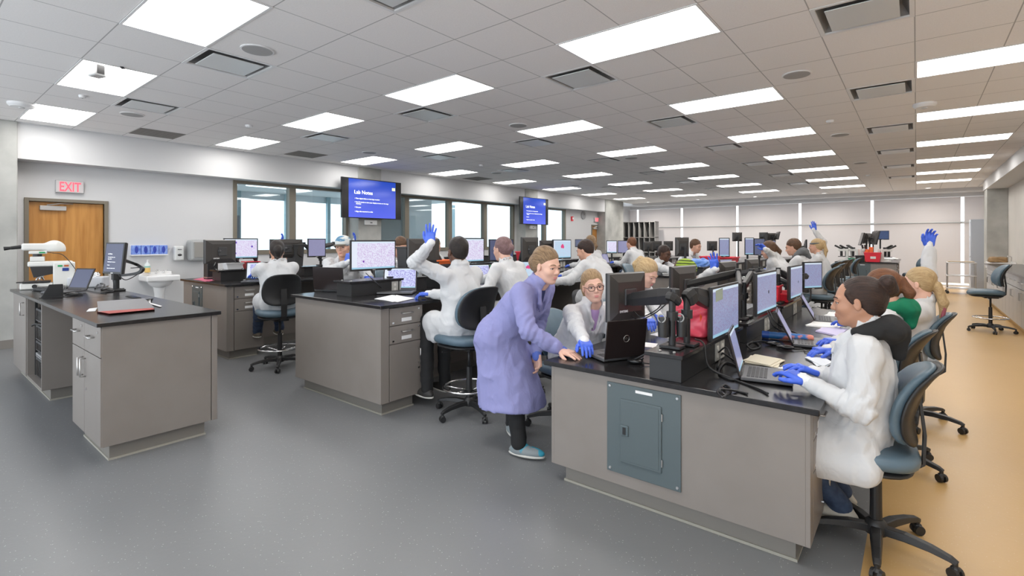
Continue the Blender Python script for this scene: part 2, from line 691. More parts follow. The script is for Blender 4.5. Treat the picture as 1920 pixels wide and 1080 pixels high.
# atrium seen through the left windows
m = MB(); m.quad((-20, 0, 0), (-10.6, 0, 0), (-10.6, 22, 0), (-20, 22, 0))
struct(m.build('floor_atrium', mat('atrium_floor', (0.55, 0.55, 0.53), 0.3)))
m = MB(); m.box(-15.5, -10.6, 2, 13.2, 2.95, 3.05)
struct(m.build('ceiling_atrium', mat('atrium_ceiling', (0.62, 0.60, 0.58), 0.7)))
m = MB(); m.box(-15.6, -15.5, 3.5, 6.0, 0, 2.1); m.box(-15.6, -15.5, 12.2, 13.4, 0, 3.0); m.box(-13.2, -13.1, 9.2, 11.5, 0, 3.0); m.box(-15.6, -15.5, 3.5, 13.2, 2.75, 3.0)
struct(m.build('wall_atrium', mat('atrium_wall', (0.74, 0.75, 0.76), 0.7)))
m = MB()
for y in (3.4, 4.9, 6.2, 7.6, 9.0, 10.4, 11.8, 13.2, 14.7):
    m.box(-15.5, -15.38, y, y + 0.10, 0, 3.0)
m.box(-15.5, -15.4, 3.4, 14.8, 1.0, 1.06)
struct(m.build('window_4', mat('pale_mullion', (0.30, 0.40, 0.42), 0.4)))
m = MB(); m.box(-11.4, -11.34, 8.02, 8.12, 0, 2.2)
struct(m.build('door_3', mat('orange_jamb', (0.62, 0.25, 0.06), 0.4)))
m = MB(); m.box(-11.42, -11.36, 8.12, 8.9, 0, 2.95)
struct(m.build('wall_atrium_side', mat('grey_panel', (0.42, 0.42, 0.42), 0.5)))
LIGHTW = mat('atrium_lamp', (1, 1, 1), 0.5, emit=(1, 0.98, 0.95), es=2)
for k, (x, y, l_) in enumerate(((-12.2, 4.4, 1.3), (-13.4, 5.6, 1.6), (-12.0, 6.0, 1.2), (-13.0, 8.8, 1.2), (-12.2, 10.6, 1.4), (-13.6, 10.2, 1.2), (-12.4, 12.3, 1.2))):
    m = MB(); m.box(x, x + 0.14, y, y + l_, 2.90, 2.945)
    tag(m.build('corridor_light', LIGHTW), ['thin strip light beyond the first window, nearest the exit door', 'longer strip light deep beyond the first window pair', 'strip light seen behind the left television edge', 'strip light in the atrium behind the raised blue glove', 'strip light in the atrium beyond the middle window', 'deep strip light beyond the middle window', 'strip light beyond the last window of the middle group'][k], 'light', 'strip lights in the room beyond the windows')
# pale wall display and drawn roller film in the atrium
m = MB(); m.box(-13.6, -13.5, 4.6, 5.5, 1.2, 2.15)
o = thing('wall_display', 'pale blue display screen in a dark frame beyond the first window', 'screen', (0, 0, 0))
m.build('display_housing', mat('slate_frame', (0.10, 0.13, 0.17), 0.4), o)
m = MB(); m.box(-13.5, -13.49, 4.68, 5.42, 1.28, 2.07)
m.build('screen', mat('pale_screen', (0.1, 0.1, 0.1), 0.4, emit=(0.45, 0.68, 0.85), es=0.5), o)

# back wall: header, sill, mullions and roller shades with daylight in the gaps
m = MB()
m.box(-10.95, 2.4, BACKY + 0.05, BACKY + 0.2, 2.97, 3.3)
m.box(-10.95, 2.4, BACKY + 0.05, BACKY + 0.2, 0, 0.03)
struct(m.build('wall_back', WHITE))
m = MB(); m.box(-10.8, 2.0, 21.2, BACKY + 0.05, 3.10, 3.3)
struct(m.build('soffit_back', WHITE))
gaps = [-10.40, -8.27, -5.90, -3.57, -1.26, 1.20]
SHADE = mat('shade_cloth', (0.64, 0.605, 0.59), 0.85)
_n = SHADE.node_tree.nodes; _l = SHADE.node_tree.links
_t = _n.new('ShaderNodeBsdfTranslucent'); _t.inputs[0].default_value = (0.64, 0.605, 0.59, 1)
_m = _n.new('ShaderNodeMixShader'); _m.inputs[0].default_value = 0.5
_l.new(_n['Principled BSDF'].outputs[0], _m.inputs[1]); _l.new(_t.outputs[0], _m.inputs[2]); _l.new(_m.outputs[0], _n['Material Output'].inputs[0])
RAILM = mat('shade_rail', (0.60, 0.59, 0.58), 0.6)
edges = [(-10.80, gaps[0] - 0.04)] + [(gaps[i] + 0.045, gaps[i + 1] - 0.045) for i in range(5)] + [(gaps[5] + 0.045, 1.93)]
names_ = ['beside the cubby shelf', 'second bay from the left', 'third bay from the left', 'fourth bay, left of the raised glove', 'fifth bay, behind the microscope bench', 'wide bay at the corridor end', 'narrow bay beside the right column']
for k, (a, b) in enumerate(edges):
    o = thing('roller_shade', 'light grey upper roller shade, ' + names_[k], 'shade', (0, BACKY, 0), group='upper shades on the back wall')
    mm = MB(); mm.box(a, b, 0, 0.006, 2.15, 2.96); mm.build('shade_cloth', SHADE, o)
    mm = MB(); mm.box(a, b, -0.015, 0.02, 2.12, 2.15); mm.build('bottom_rail', RAILM, o)
    o = thing('roller_shade', 'light grey lower roller shade, ' + names_[k], 'shade', (0, BACKY, 0), group='lower shades on the back wall')
    mm = MB(); mm.box(a, b, 0.02, 0.026, 0.13, 2.10); mm.build('shade_cloth', SHADE, o)
    mm = MB(); mm.box(a, b, 0.005, 0.04, 0.10, 0.13); mm.build('bottom_rail', RAILM, o)
m = MB()
m.box(-10.95, 2.4, BACKY + 0.06, BACKY + 0.12, 2.07, 2.15)
struct(m.build('window_5', mat('alu', (0.5, 0.52, 0.53), 0.4)))
# right side
m = MB(); m.box(RWALL, RWALL + 0.15, -3, 22.3, 0, 3.3)
struct(m.build('wall_right', noisy('beige_wall', (0.62, 0.60, 0.56), (0.66, 0.63, 0.59), 2, 0.7)))
m = MB(); m.box(1.52, RWALL, 18.6, 19.3, 0, CEIL)
struct(m.build('column_right', CONC, bevel=0.012))
m = MB(); m.box(1.50, RWALL, 4.0, 19.3, 2.93, CEIL)
struct(m.build('soffit_right', WHITE))

# ceiling panels
COLN = ['column over the corridor', 'second column from the corridor', 'middle column', 'fourth column from the corridor', 'column beside the left wall']
ROWN = ['nearest', 'second nearest', 'third', 'fourth', 'fifth', 'sixth', 'seventh', 'eighth and farthest']
LITE = mat('lamp_diffuser', (1, 1, 1), 0.5, emit=(1.0, 0.975, 0.94), es=PANEL_STRENGTH)
TRIMW = mat('lamp_trim', (0.78, 0.78, 0.78), 0.4)
def make_light():
    t = thing('ceiling_light', 'x', 'light', (0, 0, CEIL))
    mm = MB()
    a, b = 1.22, 0.61
    for (x0, x1, y0, y1) in ((0, a, 0, 0.018), (0, a, b - 0.018, b), (0, 0.018, 0.018, b - 0.018), (a - 0.018, a, 0.018, b - 0.018)):
        mm.box(x0, x1, y0, y1, -0.006, 0.07)
    mm.build('light_frame', TRIMW, t)
    mm = MB(); mm.box(0.018, a - 0.018, 0.018, b - 0.018, 0.004, 0.02)
    mm.build('diffuser', LITE, t)
    return t
proto = None
for i, j in lights:
    x, y = GX - 2.44 * i, GY + 2.44 * j
    lab = 'glowing rectangular ceiling panel, %s row, %s' % (ROWN[j], COLN[i])
    if proto is None:
        proto = make_light(); o = proto
    else:
        o = dup(proto)
    o.location = (x, y, CEIL); o['label'] = lab; o['group'] = 'recessed ceiling light panels'

# supply vents: recessed plate in a square frame
def make_vent():
    t = thing('ceiling_vent', 'x', 'vent', (0, 0, CEIL))
    s = 0.61
    mm = MB()
    for (x0, x1, y0, y1) in ((0, s, 0, 0.03), (0, s, s - 0.03, s), (0, 0.03, 0.03, s - 0.03), (s - 0.03, s, 0.03, s - 0.03)):
        mm.box(x0, x1, y0, y1, -0.004, 0.012)
    mm.build('vent_frame', TRIMW, t)
    mm = MB()
    a, b = 0.03, s - 0.03
    c, d = 0.075, s - 0.075
    for p, q in (((a, a), (b, a)), ((b, a), (b, b)), ((b, b), (a, b)), ((a, b), (a, a))):
        p2 = (c if p[0] < 0.3 else d, c if p[1] < 0.3 else d); q2 = (c if q[0] < 0.3 else d, c if q[1] < 0.3 else d)
        mm.quad((p[0], p[1], 0.01), (q[0], q[1], 0.01), (q2[0], q2[1], 0.09), (p2[0], p2[1], 0.09))
    mm.quad((c, c, 0.09), (d, c, 0.09), (d, d, 0.09), (c, d, 0.09))
    mm.build('vent_throat', mat('vent_throat', (0.25, 0.25, 0.25), 0.6), t)
    mm = MB(); mm.box(0.085, s - 0.085, 0.085, s - 0.085, -0.012, -0.004)
    mm.build('vent_plate', mat('vent_plate', (0.66, 0.68, 0.68), 0.35), t, bevel=0.004)
    return t
proto = None
VC = ['column over the corridor', 'second column from the corridor', 'middle column', 'fourth column from the corridor', 'column beside the left wall']
for x, y in vents:
    i = round((GX - 0.61 - x) / 2.44); j = round((y - GY - 0.61) / 2.44)
    p = pix((x + 0.3, y + 0.3, CEIL))
    if not (-60 < p[0] < 1980 and -60 < p[1] < 1100):
        continue
    if proto is None:
        proto = make_vent(); o = proto
    else:
        o = dup(proto)
    o.location = (x, y, CEIL)
    o['label'] = 'square supply vent in the ceiling, %s row, %s' % (ROWN[j], VC[i])
    o['group'] = 'supply vents beside the ceiling panels'
# dark return grilles beside the left wall
for k, j in enumerate((0, 1, 3)):
    x, y = GX - 2.44 * 4, GY + 1.22 + 2.44 * j
    mm = MB(); mm.box(x + 0.01, x + 0.6, y + 0.01, y + 0.6, CEIL - 0.006, CEIL - 0.001)
    t = thing('return_grille', 'flat taupe return grille in the ceiling, %s beside the left soffit' % ['nearest', 'second', 'farthest'][k], 'vent', (0, 0, 0), group='return grilles near the left soffit')
    mm.build('grille_face', mat('grille_taupe', (0.20, 0.185, 0.17), 0.7), t)
    mm = MB()
    for q in range(9):
        mm.box(x + 0.03, x + 0.58, y + 0.045 + q * 0.062, y + 0.05 + q * 0.062, CEIL - 0.009, CEIL - 0.006)
    mm.build('grille_slats', mat('grille_taupe'), t)
# round ceiling speakers
SPN = {(0, 0): 'left of the nearest middle vent'}
for a, x in enumerate((-0.96, -4.60, -8.27)):
    for b, y in enumerate((2.02, 5.70, 9.38, 13.05)):
        p = pix((x, y, CEIL))
        if not (0 < p[0] < 1920 and 0 < p[1] < 1080):
            continue
        t = thing('ceiling_speaker', 'round flush ceiling speaker, %s row from the camera, %s line' % (['first', 'second', 'third', 'fourth'][b], ['corridor', 'middle', 'left'][a]), 'speaker', (x, y, CEIL), group='round ceiling speakers')
        mm = MB(); mm.lathe((0, 0, 0), [(0.135, -0.001), (0.135, -0.008), (0.125, -0.011)], 32)
        mm.build('speaker_rim', TRIMW, t, autos=30)
        mm = MB(); mm.lathe((0, 0, 0), [(0.124, -0.009), (0.122, -0.012), (0.06, -0.014)], 32)
        mm.build('speaker_mesh', mat('speaker_mesh', (0.40, 0.395, 0.39), 0.8), t, autos=30)
# small detectors and sprinklers
for k, (x, y, r, lab, nm) in enumerate(((-8.70, 1.02, 0.13, 'white round wireless unit under the ceiling near the far left panel', 'access_point'),
                              (0.08, 7.90, 0.12, 'white round wireless unit beside the second corridor panel', 'access_point'),
                              (-7.72, 3.27, 0.05, 'small white smoke detector near the left wall panels', 'smoke_detector'),
                              (-0.96, 8.19, 0.05, 'small white smoke detector along the corridor speaker line', 'smoke_detector'),
                              (-7.66, 1.40, 0.035, 'small sprinkler cap behind the ceiling camera', 'sprinkler_cap'),
                              (-7.67, 8.18, 0.05, 'small white smoke detector far over the left benches', 'smoke_detector'),
                              (-0.98, 15.6, 0.05, 'small white smoke detector far down the corridor line', 'smoke_detector'))):
    t = thing(nm, lab, 'detector', (x, y, CEIL))
    h = 0.05 if r > 0.1 else 0.03
    mm = MB(); mm.lathe((0, 0, 0), [(r, 0), (r, -h * 0.5), (r * 0.8, -h), (r * 0.3, -h * 1.05)], 24)
    mm.build('shell', TRIMW, t, autos=35)
    mm = MB(); mm.lathe((0, 0, 0), [(r * 0.25, -h), (r * 0.22, -h * 1.25)], 12)
    mm.build('sensor_cap', mat('sensor_grey', (0.5, 0.5, 0.5), 0.4), t)
# small downlights near the back wall
for k, x in enumerate((-9.3, -7.1, -4.9, -2.6, 0.3)):
    t = thing('downlight', 'small round downlight near the shades, %s from the left' % ['first', 'second', 'third', 'fourth', 'fifth'][k], 'light', (x, 20.6, CEIL), group='small downlights by the back wall')
    mm = MB(); mm.ring((0, 0, -0.004), 0.085, 0.012, 24, 6); mm.build('rim', TRIMW, t, smooth=True)
    mm = MB(); mm.lathe((0, 0, 0), [(0.08, 0.0), (0.07, -0.004)], 20); mm.build('lens', mat('downlight_lens', (1, 1, 1), 0.5, emit=(1, 0.97, 0.92), es=6), t)
    ld = bpy.data.lights.new('downlight_lamp', 'AREA'); ld.shape = 'DISK'; ld.size = 0.14; ld.energy = 26; ld.color = (1, 0.95, 0.88); ld.spread = R(150)
    lo = bpy.data.objects.new('downlight_lamp', ld); link(lo, t); lo.location = (0, 0, -0.02)

# ceiling document camera with its bracket and cables
t = thing('ceiling_camera', 'small grey box camera hanging from a ceiling bracket by a light panel', 'camera', (att(182, 130, 4.85).x, att(182, 130, 4.85).y, att(182, 130, 4.85).z), R(15))
mm = MB(); mm.box(-0.06, 0.06, -0.05, 0.05, -0.075, 0.075); mm.build('camera_body', mat('camera_grey', (0.42, 0.42, 0.42), 0.35), t, bevel=0.012)
mm = MB(); mm.box(0.061, 0.064, -0.03, 0.03, -0.05, 0.06); mm.build('port_plate', BLACK, t)
mm = MB(); mm.box(-0.085, -0.08, -0.015, 0.015, 0.0, CEIL - t.location.z); mm.cyl((-0.085, 0, 0.0), (-0.06, 0, 0.0), 0.012); mm.build('bracket', TRIMW, t)
mm = MB(); mm.tube([(0.0, 0, 0.075), (0.0, 0.02, 0.15), (0.08, 0.06, 0.19), (0.22, 0.10, CEIL - t.location.z - 0.02)], 0.009, 8, 6); mm.tube([(0.045, 0, 0.075), (0.05, 0.02, 0.13), (0.12, 0.06, 0.17), (0.23, 0.11, CEIL - t.location.z - 0.02)], 0.006, 8, 6)
mm.build('cable', BLACK, t, smooth=True)

# exit signs
EXITM = mat('exit_red', (0.9, 0.05, 0.08), 0.4, emit=(1.0, 0.10, 0.14), es=0.75)
def exit_sign(label, y, z):
    t = thing('exit_sign', label, 'sign', (WALLX, y, z))
    mm = MB(); mm.box(0, 0.055, -0.165, 0.165, -0.095, 0.095); mm.build('sign_housing', mat('sign_aluminium', (0.55, 0.55, 0.56), 0.35, 0.3), t, bevel=0.006)
    mm = MB(); mm.box(0.055, 0.058, -0.155, 0.155, -0.085, 0.085); mm.build('face_plate', mat('sign_face', (0.62, 0.58, 0.58), 0.4), t)
    text('EXIT', 0.20, (0.0585, 0.0, -0.07), (R(90), 0, R(90)), EXITM, t, 'exit_letters', 'CENTER', 0.002, sx=0.62, bold=0.004)
    return t
exit_sign('red lettered EXIT sign above the near oak door', 1.755, 2.355)
exit_sign('small red EXIT sign above the distant oak door', 18.05, 2.37)
t = thing('wall_clock', 'round white wall clock beside the far exit sign', 'clock', (WALLX, 17.05, 2.52))
mm = MB(); mm.lathe((0, 0, 0), [(0.16, 0), (0.16, 0.04), (0.145, 0.05)], 32, 'x'); mm.build('clock_rim', mat('clock_rim', (0.35, 0.35, 0.36), 0.4), t, autos=35)
mm = MB(); mm.lathe((0, 0, 0), [(0.143, 0.04), (0.14, 0.046)], 32, 'x'); mm.build('clock_face', PAPER, t)
mm = MB(); mm.bar((0.052, 0, 0), (0.052, 0.05, 0.06), 0.008, 0.004, (1, 0, 0)); mm.bar((0.052, 0, 0), (0.052, -0.03, 0.10), 0.006, 0.004, (1, 0, 0)); mm.build('clock_hands', BLACK, t)
t = thing('fire_alarm', 'red fire alarm strobe on the far left wall', 'alarm', (WALLX, 16.22, 2.35))
mm = MB(); mm.box(0, 0.05, -0.06, 0.06, -0.09, 0.09); mm.build('alarm_body', RED, t, bevel=0.008)
mm = MB(); mm.box(0.05, 0.075, -0.03, 0.03, -0.02, 0.05); mm.build('strobe_lens', PAPER, t, bevel=0.006)

# televisions with the lab notes
SCR = mat('slide_blue', (0.01, 0.02, 0.1), 0.12)
n_ = SCR.node_tree.nodes; l_ = SCR.node_tree.links
uvn = n_.new('ShaderNodeUVMap'); sp = n_.new('ShaderNodeSeparateXYZ'); l_.new(uvn.outputs[0], sp.inputs[0])
l_.new(mix_node(n_, l_, sp.outputs[1], (0.12, 0.16, 0.95), (0.012, 0.07, 0.55)), n_['Principled BSDF'].inputs['Emission Color'])
n_['Principled BSDF'].inputs['Emission Strength'].default_value = 0.5
TXT = mat('slide_text', (0.9, 0.9, 0.9), 0.5, emit=(0.85, 0.9, 1.0), es=0.6)
def tv(label, y0, y1, z0, z1, x=-9.9):
    t = thing('television', label, 'television', (x, (y0 + y1) / 2, (z0 + z1) / 2))
    W, H = (y1 - y0) / 2, (z1 - z0) / 2
    mm = MB(); mm.box(-0.05, 0.0, -W, W, -H, H); mm.build('housing', BLACKG, t, bevel=0.006)
    mm = MB(); mm.box(-0.18, -0.05, -0.25, 0.25, -0.2, 0.2); mm.build('wall_mount', BLACK, t)
    k = 0.765
    s = uvquad('screen', [(0.002, -W * k - 0.02, -H + 0.018), (0.002, W * k + 0.02, -H + 0.018), (0.002, W * k + 0.02, H - 0.02), (0.002, -W * k - 0.02, H - 0.02)], SCR, t)
    rot = (R(90), 0, R(90))
    text('Lab Notes', 0.115, (0.004, -W * 0.62, H * 0.22), rot, TXT, s, 'slide_title', bold=0.001)
    for tx, zz in (('\u2022 View digital slides on the large monitor', -0.04), ('\u2022 Use Fit mode to view your display screen on the large', -0.22), ('   monitor', -0.305), ('\u2022 Use pen', -0.48), ('\u2022 Align slits mounted on slide', -0.69)):
        text(tx, 0.040 * W / 0.80, (0.004, -W * 0.60, H * zz), rot, TXT, s, 'slide_line', bold=0.0006)
    mm = MB(); mm.box(0.002, 0.004, W * 0.66, W * 0.77, H * 0.52, H * 0.67); mm.build('slide_badge', mat('slide_badge', (0.5, 0.5, 0.2), 0.5, emit=(0.75, 0.8, 0.35), es=0.9), s)
    return t
tv('large television showing blue Lab Notes slide, nearest on the left wall', 6.12, 7.72, 2.02, 2.92)
tv('second, farther television with the same blue slide by the window', 12.36, 13.90, 2.04, 2.92)
for k, (y, z) in enumerate(((6.95, 1.93), (13.2, 1.95))):
    t = thing('wall_box', 'white control box under the %s television' % ['near', 'far'][k], 'box', (-10.06, y, z))
    mm = MB(); mm.box(0, 0.05, -0.16, 0.16, -0.05, 0.06); mm.build('box_shell', TRIMW, t, bevel=0.006)
    mm = MB(); mm.box(0.05, 0.052, -0.03, 0.03, -0.01, 0.01); mm.build('indicator', DARK, t)
# ================================================================== furniture
SEAL = mat('base_seal_beige', (0.36, 0.34, 0.29), 0.5)
LABELW = mat('label_white', (0.80, 0.80, 0.80), 0.6)
PANELG = mat('panel_blue_grey', (0.092, 0.118, 0.126), 0.35, bump=(200, 0.03))

def pull(mm, c, ax, L, out, r=0.005):
    """bar handle: c centre on the face, ax unit along the bar, out unit away from the face"""
    c = Vector(c); ax = Vector(ax); out = Vector(out)
    a, b = c - ax * L / 2, c + ax * L / 2
    mm.tube([a, a + out * 0.03, b + out * 0.03, b], r, 8)

def drawer_unit(parent, y0, y1, xf, s, H, drawers=2, depth=0.5, handle_side=1):
    """cabinet under the worktop facing s (+1/-1) in x; face plane at xf"""
    mm = MB(); mm.box(*sorted((xf - s * depth, xf - s * 0.02)), y0, y1, 0.115, H - 0.03)
    mm.build('cabinet_body', LAM, parent)
    top = H - 0.035
    dh = 0.16 if H > 0.85 else 0.15
    z1 = top
    o = (s, 0, 0)
    for k in range(drawers):
        z0 = z1 - dh
        mm = MB(); mm.box(*sorted((xf - s * 0.02, xf)), y0 + 0.004, y1 - 0.004, z0 + 0.004, z1 - 0.003)
        d = mm.build('drawer', LAM, parent, bevel=0.002)
        mm = MB(); pull(mm, (xf, (y0 + y1) / 2, z1 - 0.055), (0, 1, 0), 0.11, o); mm.build('handle', STEEL, d, smooth=True)
        mm = MB(); mm.box(*sorted((xf, xf + s * 0.0015)), (y0 + y1) / 2 - 0.055, (y0 + y1) / 2 + 0.055, z0 + 0.03, z0 + 0.062); mm.build('label_card', LABELW, d)
        mm = MB(); mm.cyl((xf, y1 - 0.05, z1 - 0.03), (xf + s * 0.006, y1 - 0.05, z1 - 0.03), 0.009, n=12); mm.box(*sorted((xf, xf + s * 0.002)), y0 + 0.03, y0 + 0.05, z0 + 0.02, z0 + 0.034); mm.build('lock', CHROME, d)
        z1 = z0
    mm = MB(); mm.box(*sorted((xf - s * 0.02, xf)), y0 + 0.004, y1 - 0.004, 0.118, z1 - 0.003)
    d = mm.build('cabinet_door', LAM, parent, bevel=0.002)
    hy = y1 - 0.05 if handle_side > 0 else y0 + 0.05
    mm = MB(); pull(mm, (xf, hy, z1 - 0.14), (0, 0, 1), 0.13, o); mm.build('handle', STEEL, d, smooth=True)
    mm = MB(); mm.cyl((xf, hy, z1 - 0.25), (xf + s * 0.006, hy, z1 - 0.25), 0.009, n=12); mm.build('lock', CHROME, d)

def bench(x0, x1, y0, y1, H, label, toplabel, group, panel=None, sides=(1, -1), cab=0.37):
    t = thing('lab_bench', label, 'bench', (0, 0, 0), group=group)
    a, b = x0 + 0.04, x1 - 0.04          # faces
    mm = MB(); mm.box(a + 0.02, b - 0.02, y0 + 0.03, y0 + 0.05, 0.115, H - 0.028); e = mm.build('end_panel', LAM, t, bevel=0.0015)
    mm = MB(); mm.box(a + 0.02, b - 0.02, y1 - 0.05, y1 - 0.03, 0.115, H - 0.028); mm.build('end_panel', LAM, t)
    # side strips beside the end panel
    for s, f in ((1, b), (-1, a)):
        for q0, q1 in ((y0 + 0.03, y0 + 0.115), (y1 - 0.115, y1 - 0.03)):
            mm = MB(); mm.box(*sorted((f - s * 0.02, f)), q0, q1, 0.115, H - 0.028)
            mm.build('corner_strip', LAM, t, bevel=0.0015)
    # spine under the middle: knee-space backs
    cx = (x0 + x1) / 2
    mm = MB(); mm.box(cx - 0.12, cx + 0.12, y0 + 0.05, y1 - 0.05, 0.115, H - 0.028); mm.build('centre_panel', LAM, t)
    mm = MB()
    mm.box(a + 0.07, b - 0.07, y0 + 0.09, y0 + 0.115 + cab - 0.06, 0, 0.115)
    mm.box(a + 0.07, b - 0.07, y1 - 0.115 - cab + 0.06, y1 - 0.09, 0, 0.115)
    mm.box(cx - 0.1, cx + 0.1, y0 + 0.4, y1 - 0.4, 0, 0.115)
    mm.build('toe_kick', TOE, t)
    mm = MB(); mm.box(a + 0.062, b - 0.062, y0 + 0.082, y0 + 0.115 + cab - 0.052, 0, 0.014); mm.build('base_seal', SEAL, t)
    for s, f in ((1, b), (-1, a)):
        if s in sides:
            drawer_unit(t, y0 + 0.118, y0 + 0.118 + cab, f, s, H)
            drawer_unit(t, y1 - 0.118 - cab, y1 - 0.118, f, s, H)
            ym = (y0 + y1) / 2
            drawer_unit(t, ym - cab / 2, ym + cab / 2, f, s, H)
    if panel:
        p0, p1, z0, z1 = panel
        yf = y0 + 0.03
        mm = MB(); mm.box(p0, p1, yf - 0.008, yf, z0, z1); p = mm.build('breaker_panel', PANELG if panel is not None else LAM, t, bevel=0.003)
        mm = MB(); mm.box(p0 + (p1 - p0) * 0.2, p0 + (p1 - p0) * 0.76, yf - 0.016, yf - 0.008, z0 + (z1 - z0) * 0.14, z0 + (z1 - z0) * 0.84)
        d = mm.build('panel_door', PANELG, p, bevel=0.004)
        dx0, dx1 = p0 + (p1 - p0) * 0.2, p0 + (p1 - p0) * 0.76
        mm = MB(); mm.box(dx0 + 0.015, dx1 - 0.015, yf - 0.018, yf - 0.016, z0 + (z1 - z0) * 0.17, z0 + (z1 - z0) * 0.81); mm.build('door_field', PANELG, p, bevel=0.003)
        zc = z0 + (z1 - z0) * 0.5
        mm = MB(); mm.box(dx0 + 0.005, dx0 + 0.055, yf - 0.026, yf - 0.016, zc - 0.03, zc + 0.03); mm.build('latch', mat('latch_grey', (0.09, 0.12, 0.13), 0.3), p, bevel=0.004)
        mm = MB(); mm.box(dx0 + 0.022, dx0 + 0.040, yf - 0.029, yf - 0.026, zc - 0.02, zc + 0.02); mm.build('latch_slot', BLACK, p)
        mm = MB()
        for sx in (p0 + 0.02, p1 - 0.02):
            for sz in (z0 + 0.02, z1 - 0.02):
                mm.lathe((sx, yf - 0.008, sz), [(0.009, 0), (0.007, -0.004)], 10, 'y')
        mm.build('screws', CHROME, p)
        mm = MB(); mm.box((p0 + p1) / 2 - 0.04, (p0 + p1) / 2 + 0.06, yf - 0.0095, yf - 0.008, z1 - 0.035, z1 - 0.02); mm.build('label_strip', LABELW, p)
        mm = MB()
        for q in (0.25, 0.73):
            zz = z0 + (z1 - z0) * q
            mm.cyl((dx1 + 0.003, yf - 0.014, zz - 0.02), (dx1 + 0.003, yf - 0.014, zz + 0.02), 0.004, n=8)
        mm.build('hinges', STEEL, p)
    w_ = thing('worktop', toplabel, 'worktop', (0, 0, 0), group='black epoxy worktops')
    mm = MB(); mm.box(x0, x1, y0, y1, H - 0.028, H); mm.build('slab', TOP, w_, bevel=0.004)
    return t

BA = bench(-1.86, -0.34, 2.56, 6.40, 0.76, 'low grey bench in the foreground with a blue-grey breaker panel in its end', 'black worktop of the foreground bench under the opened laptops', 'grey laboratory benches', (-1.42, -0.98, 0.185, 0.70), cab=0.34)
BB = bench(-5.08, -3.555, 2.56, 6.27, 0.965, 'tall grey bench behind the leaning person in the lilac coat', 'black worktop holding the big cell-slide monitor, middle bench', 'grey laboratory benches')
BC = bench(-8.36, -6.80, 2.60, 6.27, 0.965, 'tall grey bench nearest the window wall, behind the dark-haired seated person', 'black worktop nearest the first window with pink folders on its corner', 'grey laboratory benches', (-7.98, -7.62, 0.40, 0.90))
bench(-3.45, -1.90, 7.46, 13.5, 0.965, 'second-row bench behind the ponytailed person writing', 'second-row worktop crossed by papers behind the front bench', 'grey laboratory benches')
bench(-6.65, -5.10, 7.46, 11.25, 0.965, 'second-row bench in the middle, mostly behind white coats', 'second-row worktop hidden behind the bending man', 'grey laboratory benches')
bench(-9.85, -8.30, 7.46, 11.25, 0.965, 'second-row bench by the window wall', 'second-row worktop by the window wall', 'grey laboratory benches')
bench(-1.70, -0.36, 15.4, 18.6, 0.965, 'far bench carrying the cluster of microscopes, teal panel in its end', 'far worktop under the microscope cluster', 'grey laboratory benches', (-1.28, -0.92, 0.40, 0.92))
bench(-4.6, -3.1, 13.6, 18.6, 0.965, 'far bench of stacked monitors behind the hooded boy', 'far worktop of stacked monitors', 'grey laboratory benches')
bench(-7.6, -6.1, 13.2, 18.0, 0.965, 'far bench of dark monitors before the cubby shelf', 'far worktop of dark monitors before the cubby shelf', 'grey laboratory benches')

# black riser shelves with power outlets along the bench middle
OUT = mat('outlet_grey', (0.42, 0.41, 0.38), 0.4)
def riser(x0, x1, y0, y1, z, label, h=0.15, gap=True):
    t = thing('riser_shelf', label, 'shelf', (0, 0, 0), group='black riser shelves on the benches')
    mm = MB(); mm.box(x0, x1, y0, y1, z, z + h - 0.022); b = mm.build('riser_body', BLACK, t, bevel=0.002)
    mm = MB(); mm.box(x0 - 0.018, x1 + 0.018, y0 - 0.03, y1 + 0.018, z + h - 0.022, z + h); mm.build('shelf_top', TOP, t, bevel=0.003)
    L = y1 - y0
    n = max(1, int(L / 0.6))
    for s, f in ((1, x1), (-1, x0)):
        for k in range(n):
            yc = y0 + (k + 0.5) * L / n - (0.16 if n > 1 else 0)
            for q in range(2):
                y_ = yc + q * 0.10
                mm = MB(); mm.box(*sorted((f, f + s * 0.006)), y_, y_ + 0.082, z + 0.008, z + h - 0.03)
                p = mm.build('outlet_plate', OUT, t, bevel=0.002)
                mm = MB()
                for zz in (0.038, 0.085):
                    mm.lathe((f + s * 0.006, y_ + 0.041, z + zz), [(0.016, 0), (0.014, 0.003 * s)], 12, 'x')
                mm.build('sockets', mat('socket_cream', (0.62, 0.61, 0.57), 0.4), p)
    mm = MB()
    for yy in (y0 + 0.03,):
        for xx in (x0 + 0.05, x1 - 0.05):
            mm.ell((xx, yy, z + h + 0.003), (0.009, 0.009, 0.005), 10, 4)
    mm.build('screw_caps', STEEL, t, smooth=True)
riser(-1.165, -0.985, 2.60, 3.72, 0.76, 'long black riser with outlets in the middle of the foreground bench')
riser(-1.165, -0.985, 3.90, 4.95, 0.76, 'second black riser on the foreground bench behind the red bag')
riser(-1.165, -0.985, 5.13, 6.15, 0.76, 'third black riser holding a red bin at the far end of the foreground bench')
riser(-4.62, -4.36, 2.80, 3.75, 0.965, 'black riser under the big cell-slide monitor')
riser(-4.62, -4.36, 3.95, 6.1, 0.965, 'black riser behind the raised-hand man on the middle bench')
riser(-7.70, -7.42, 2.78, 3.75, 0.965, 'black riser beside the pink folders on the window-side bench')
riser(-7.70, -7.42, 3.95, 6.1, 0.965, 'black riser at the far end of the window-side bench')
riser(-2.80, -2.55, 7.60, 13.0, 0.965, 'black riser with pale outlets on the second-row bench')
riser(-6.0, -5.75, 7.60, 11.1, 0.965, 'black riser on the middle second-row bench')
riser(-9.2, -8.95, 7.60, 11.1, 0.965, 'black riser on the window-side second-row bench')

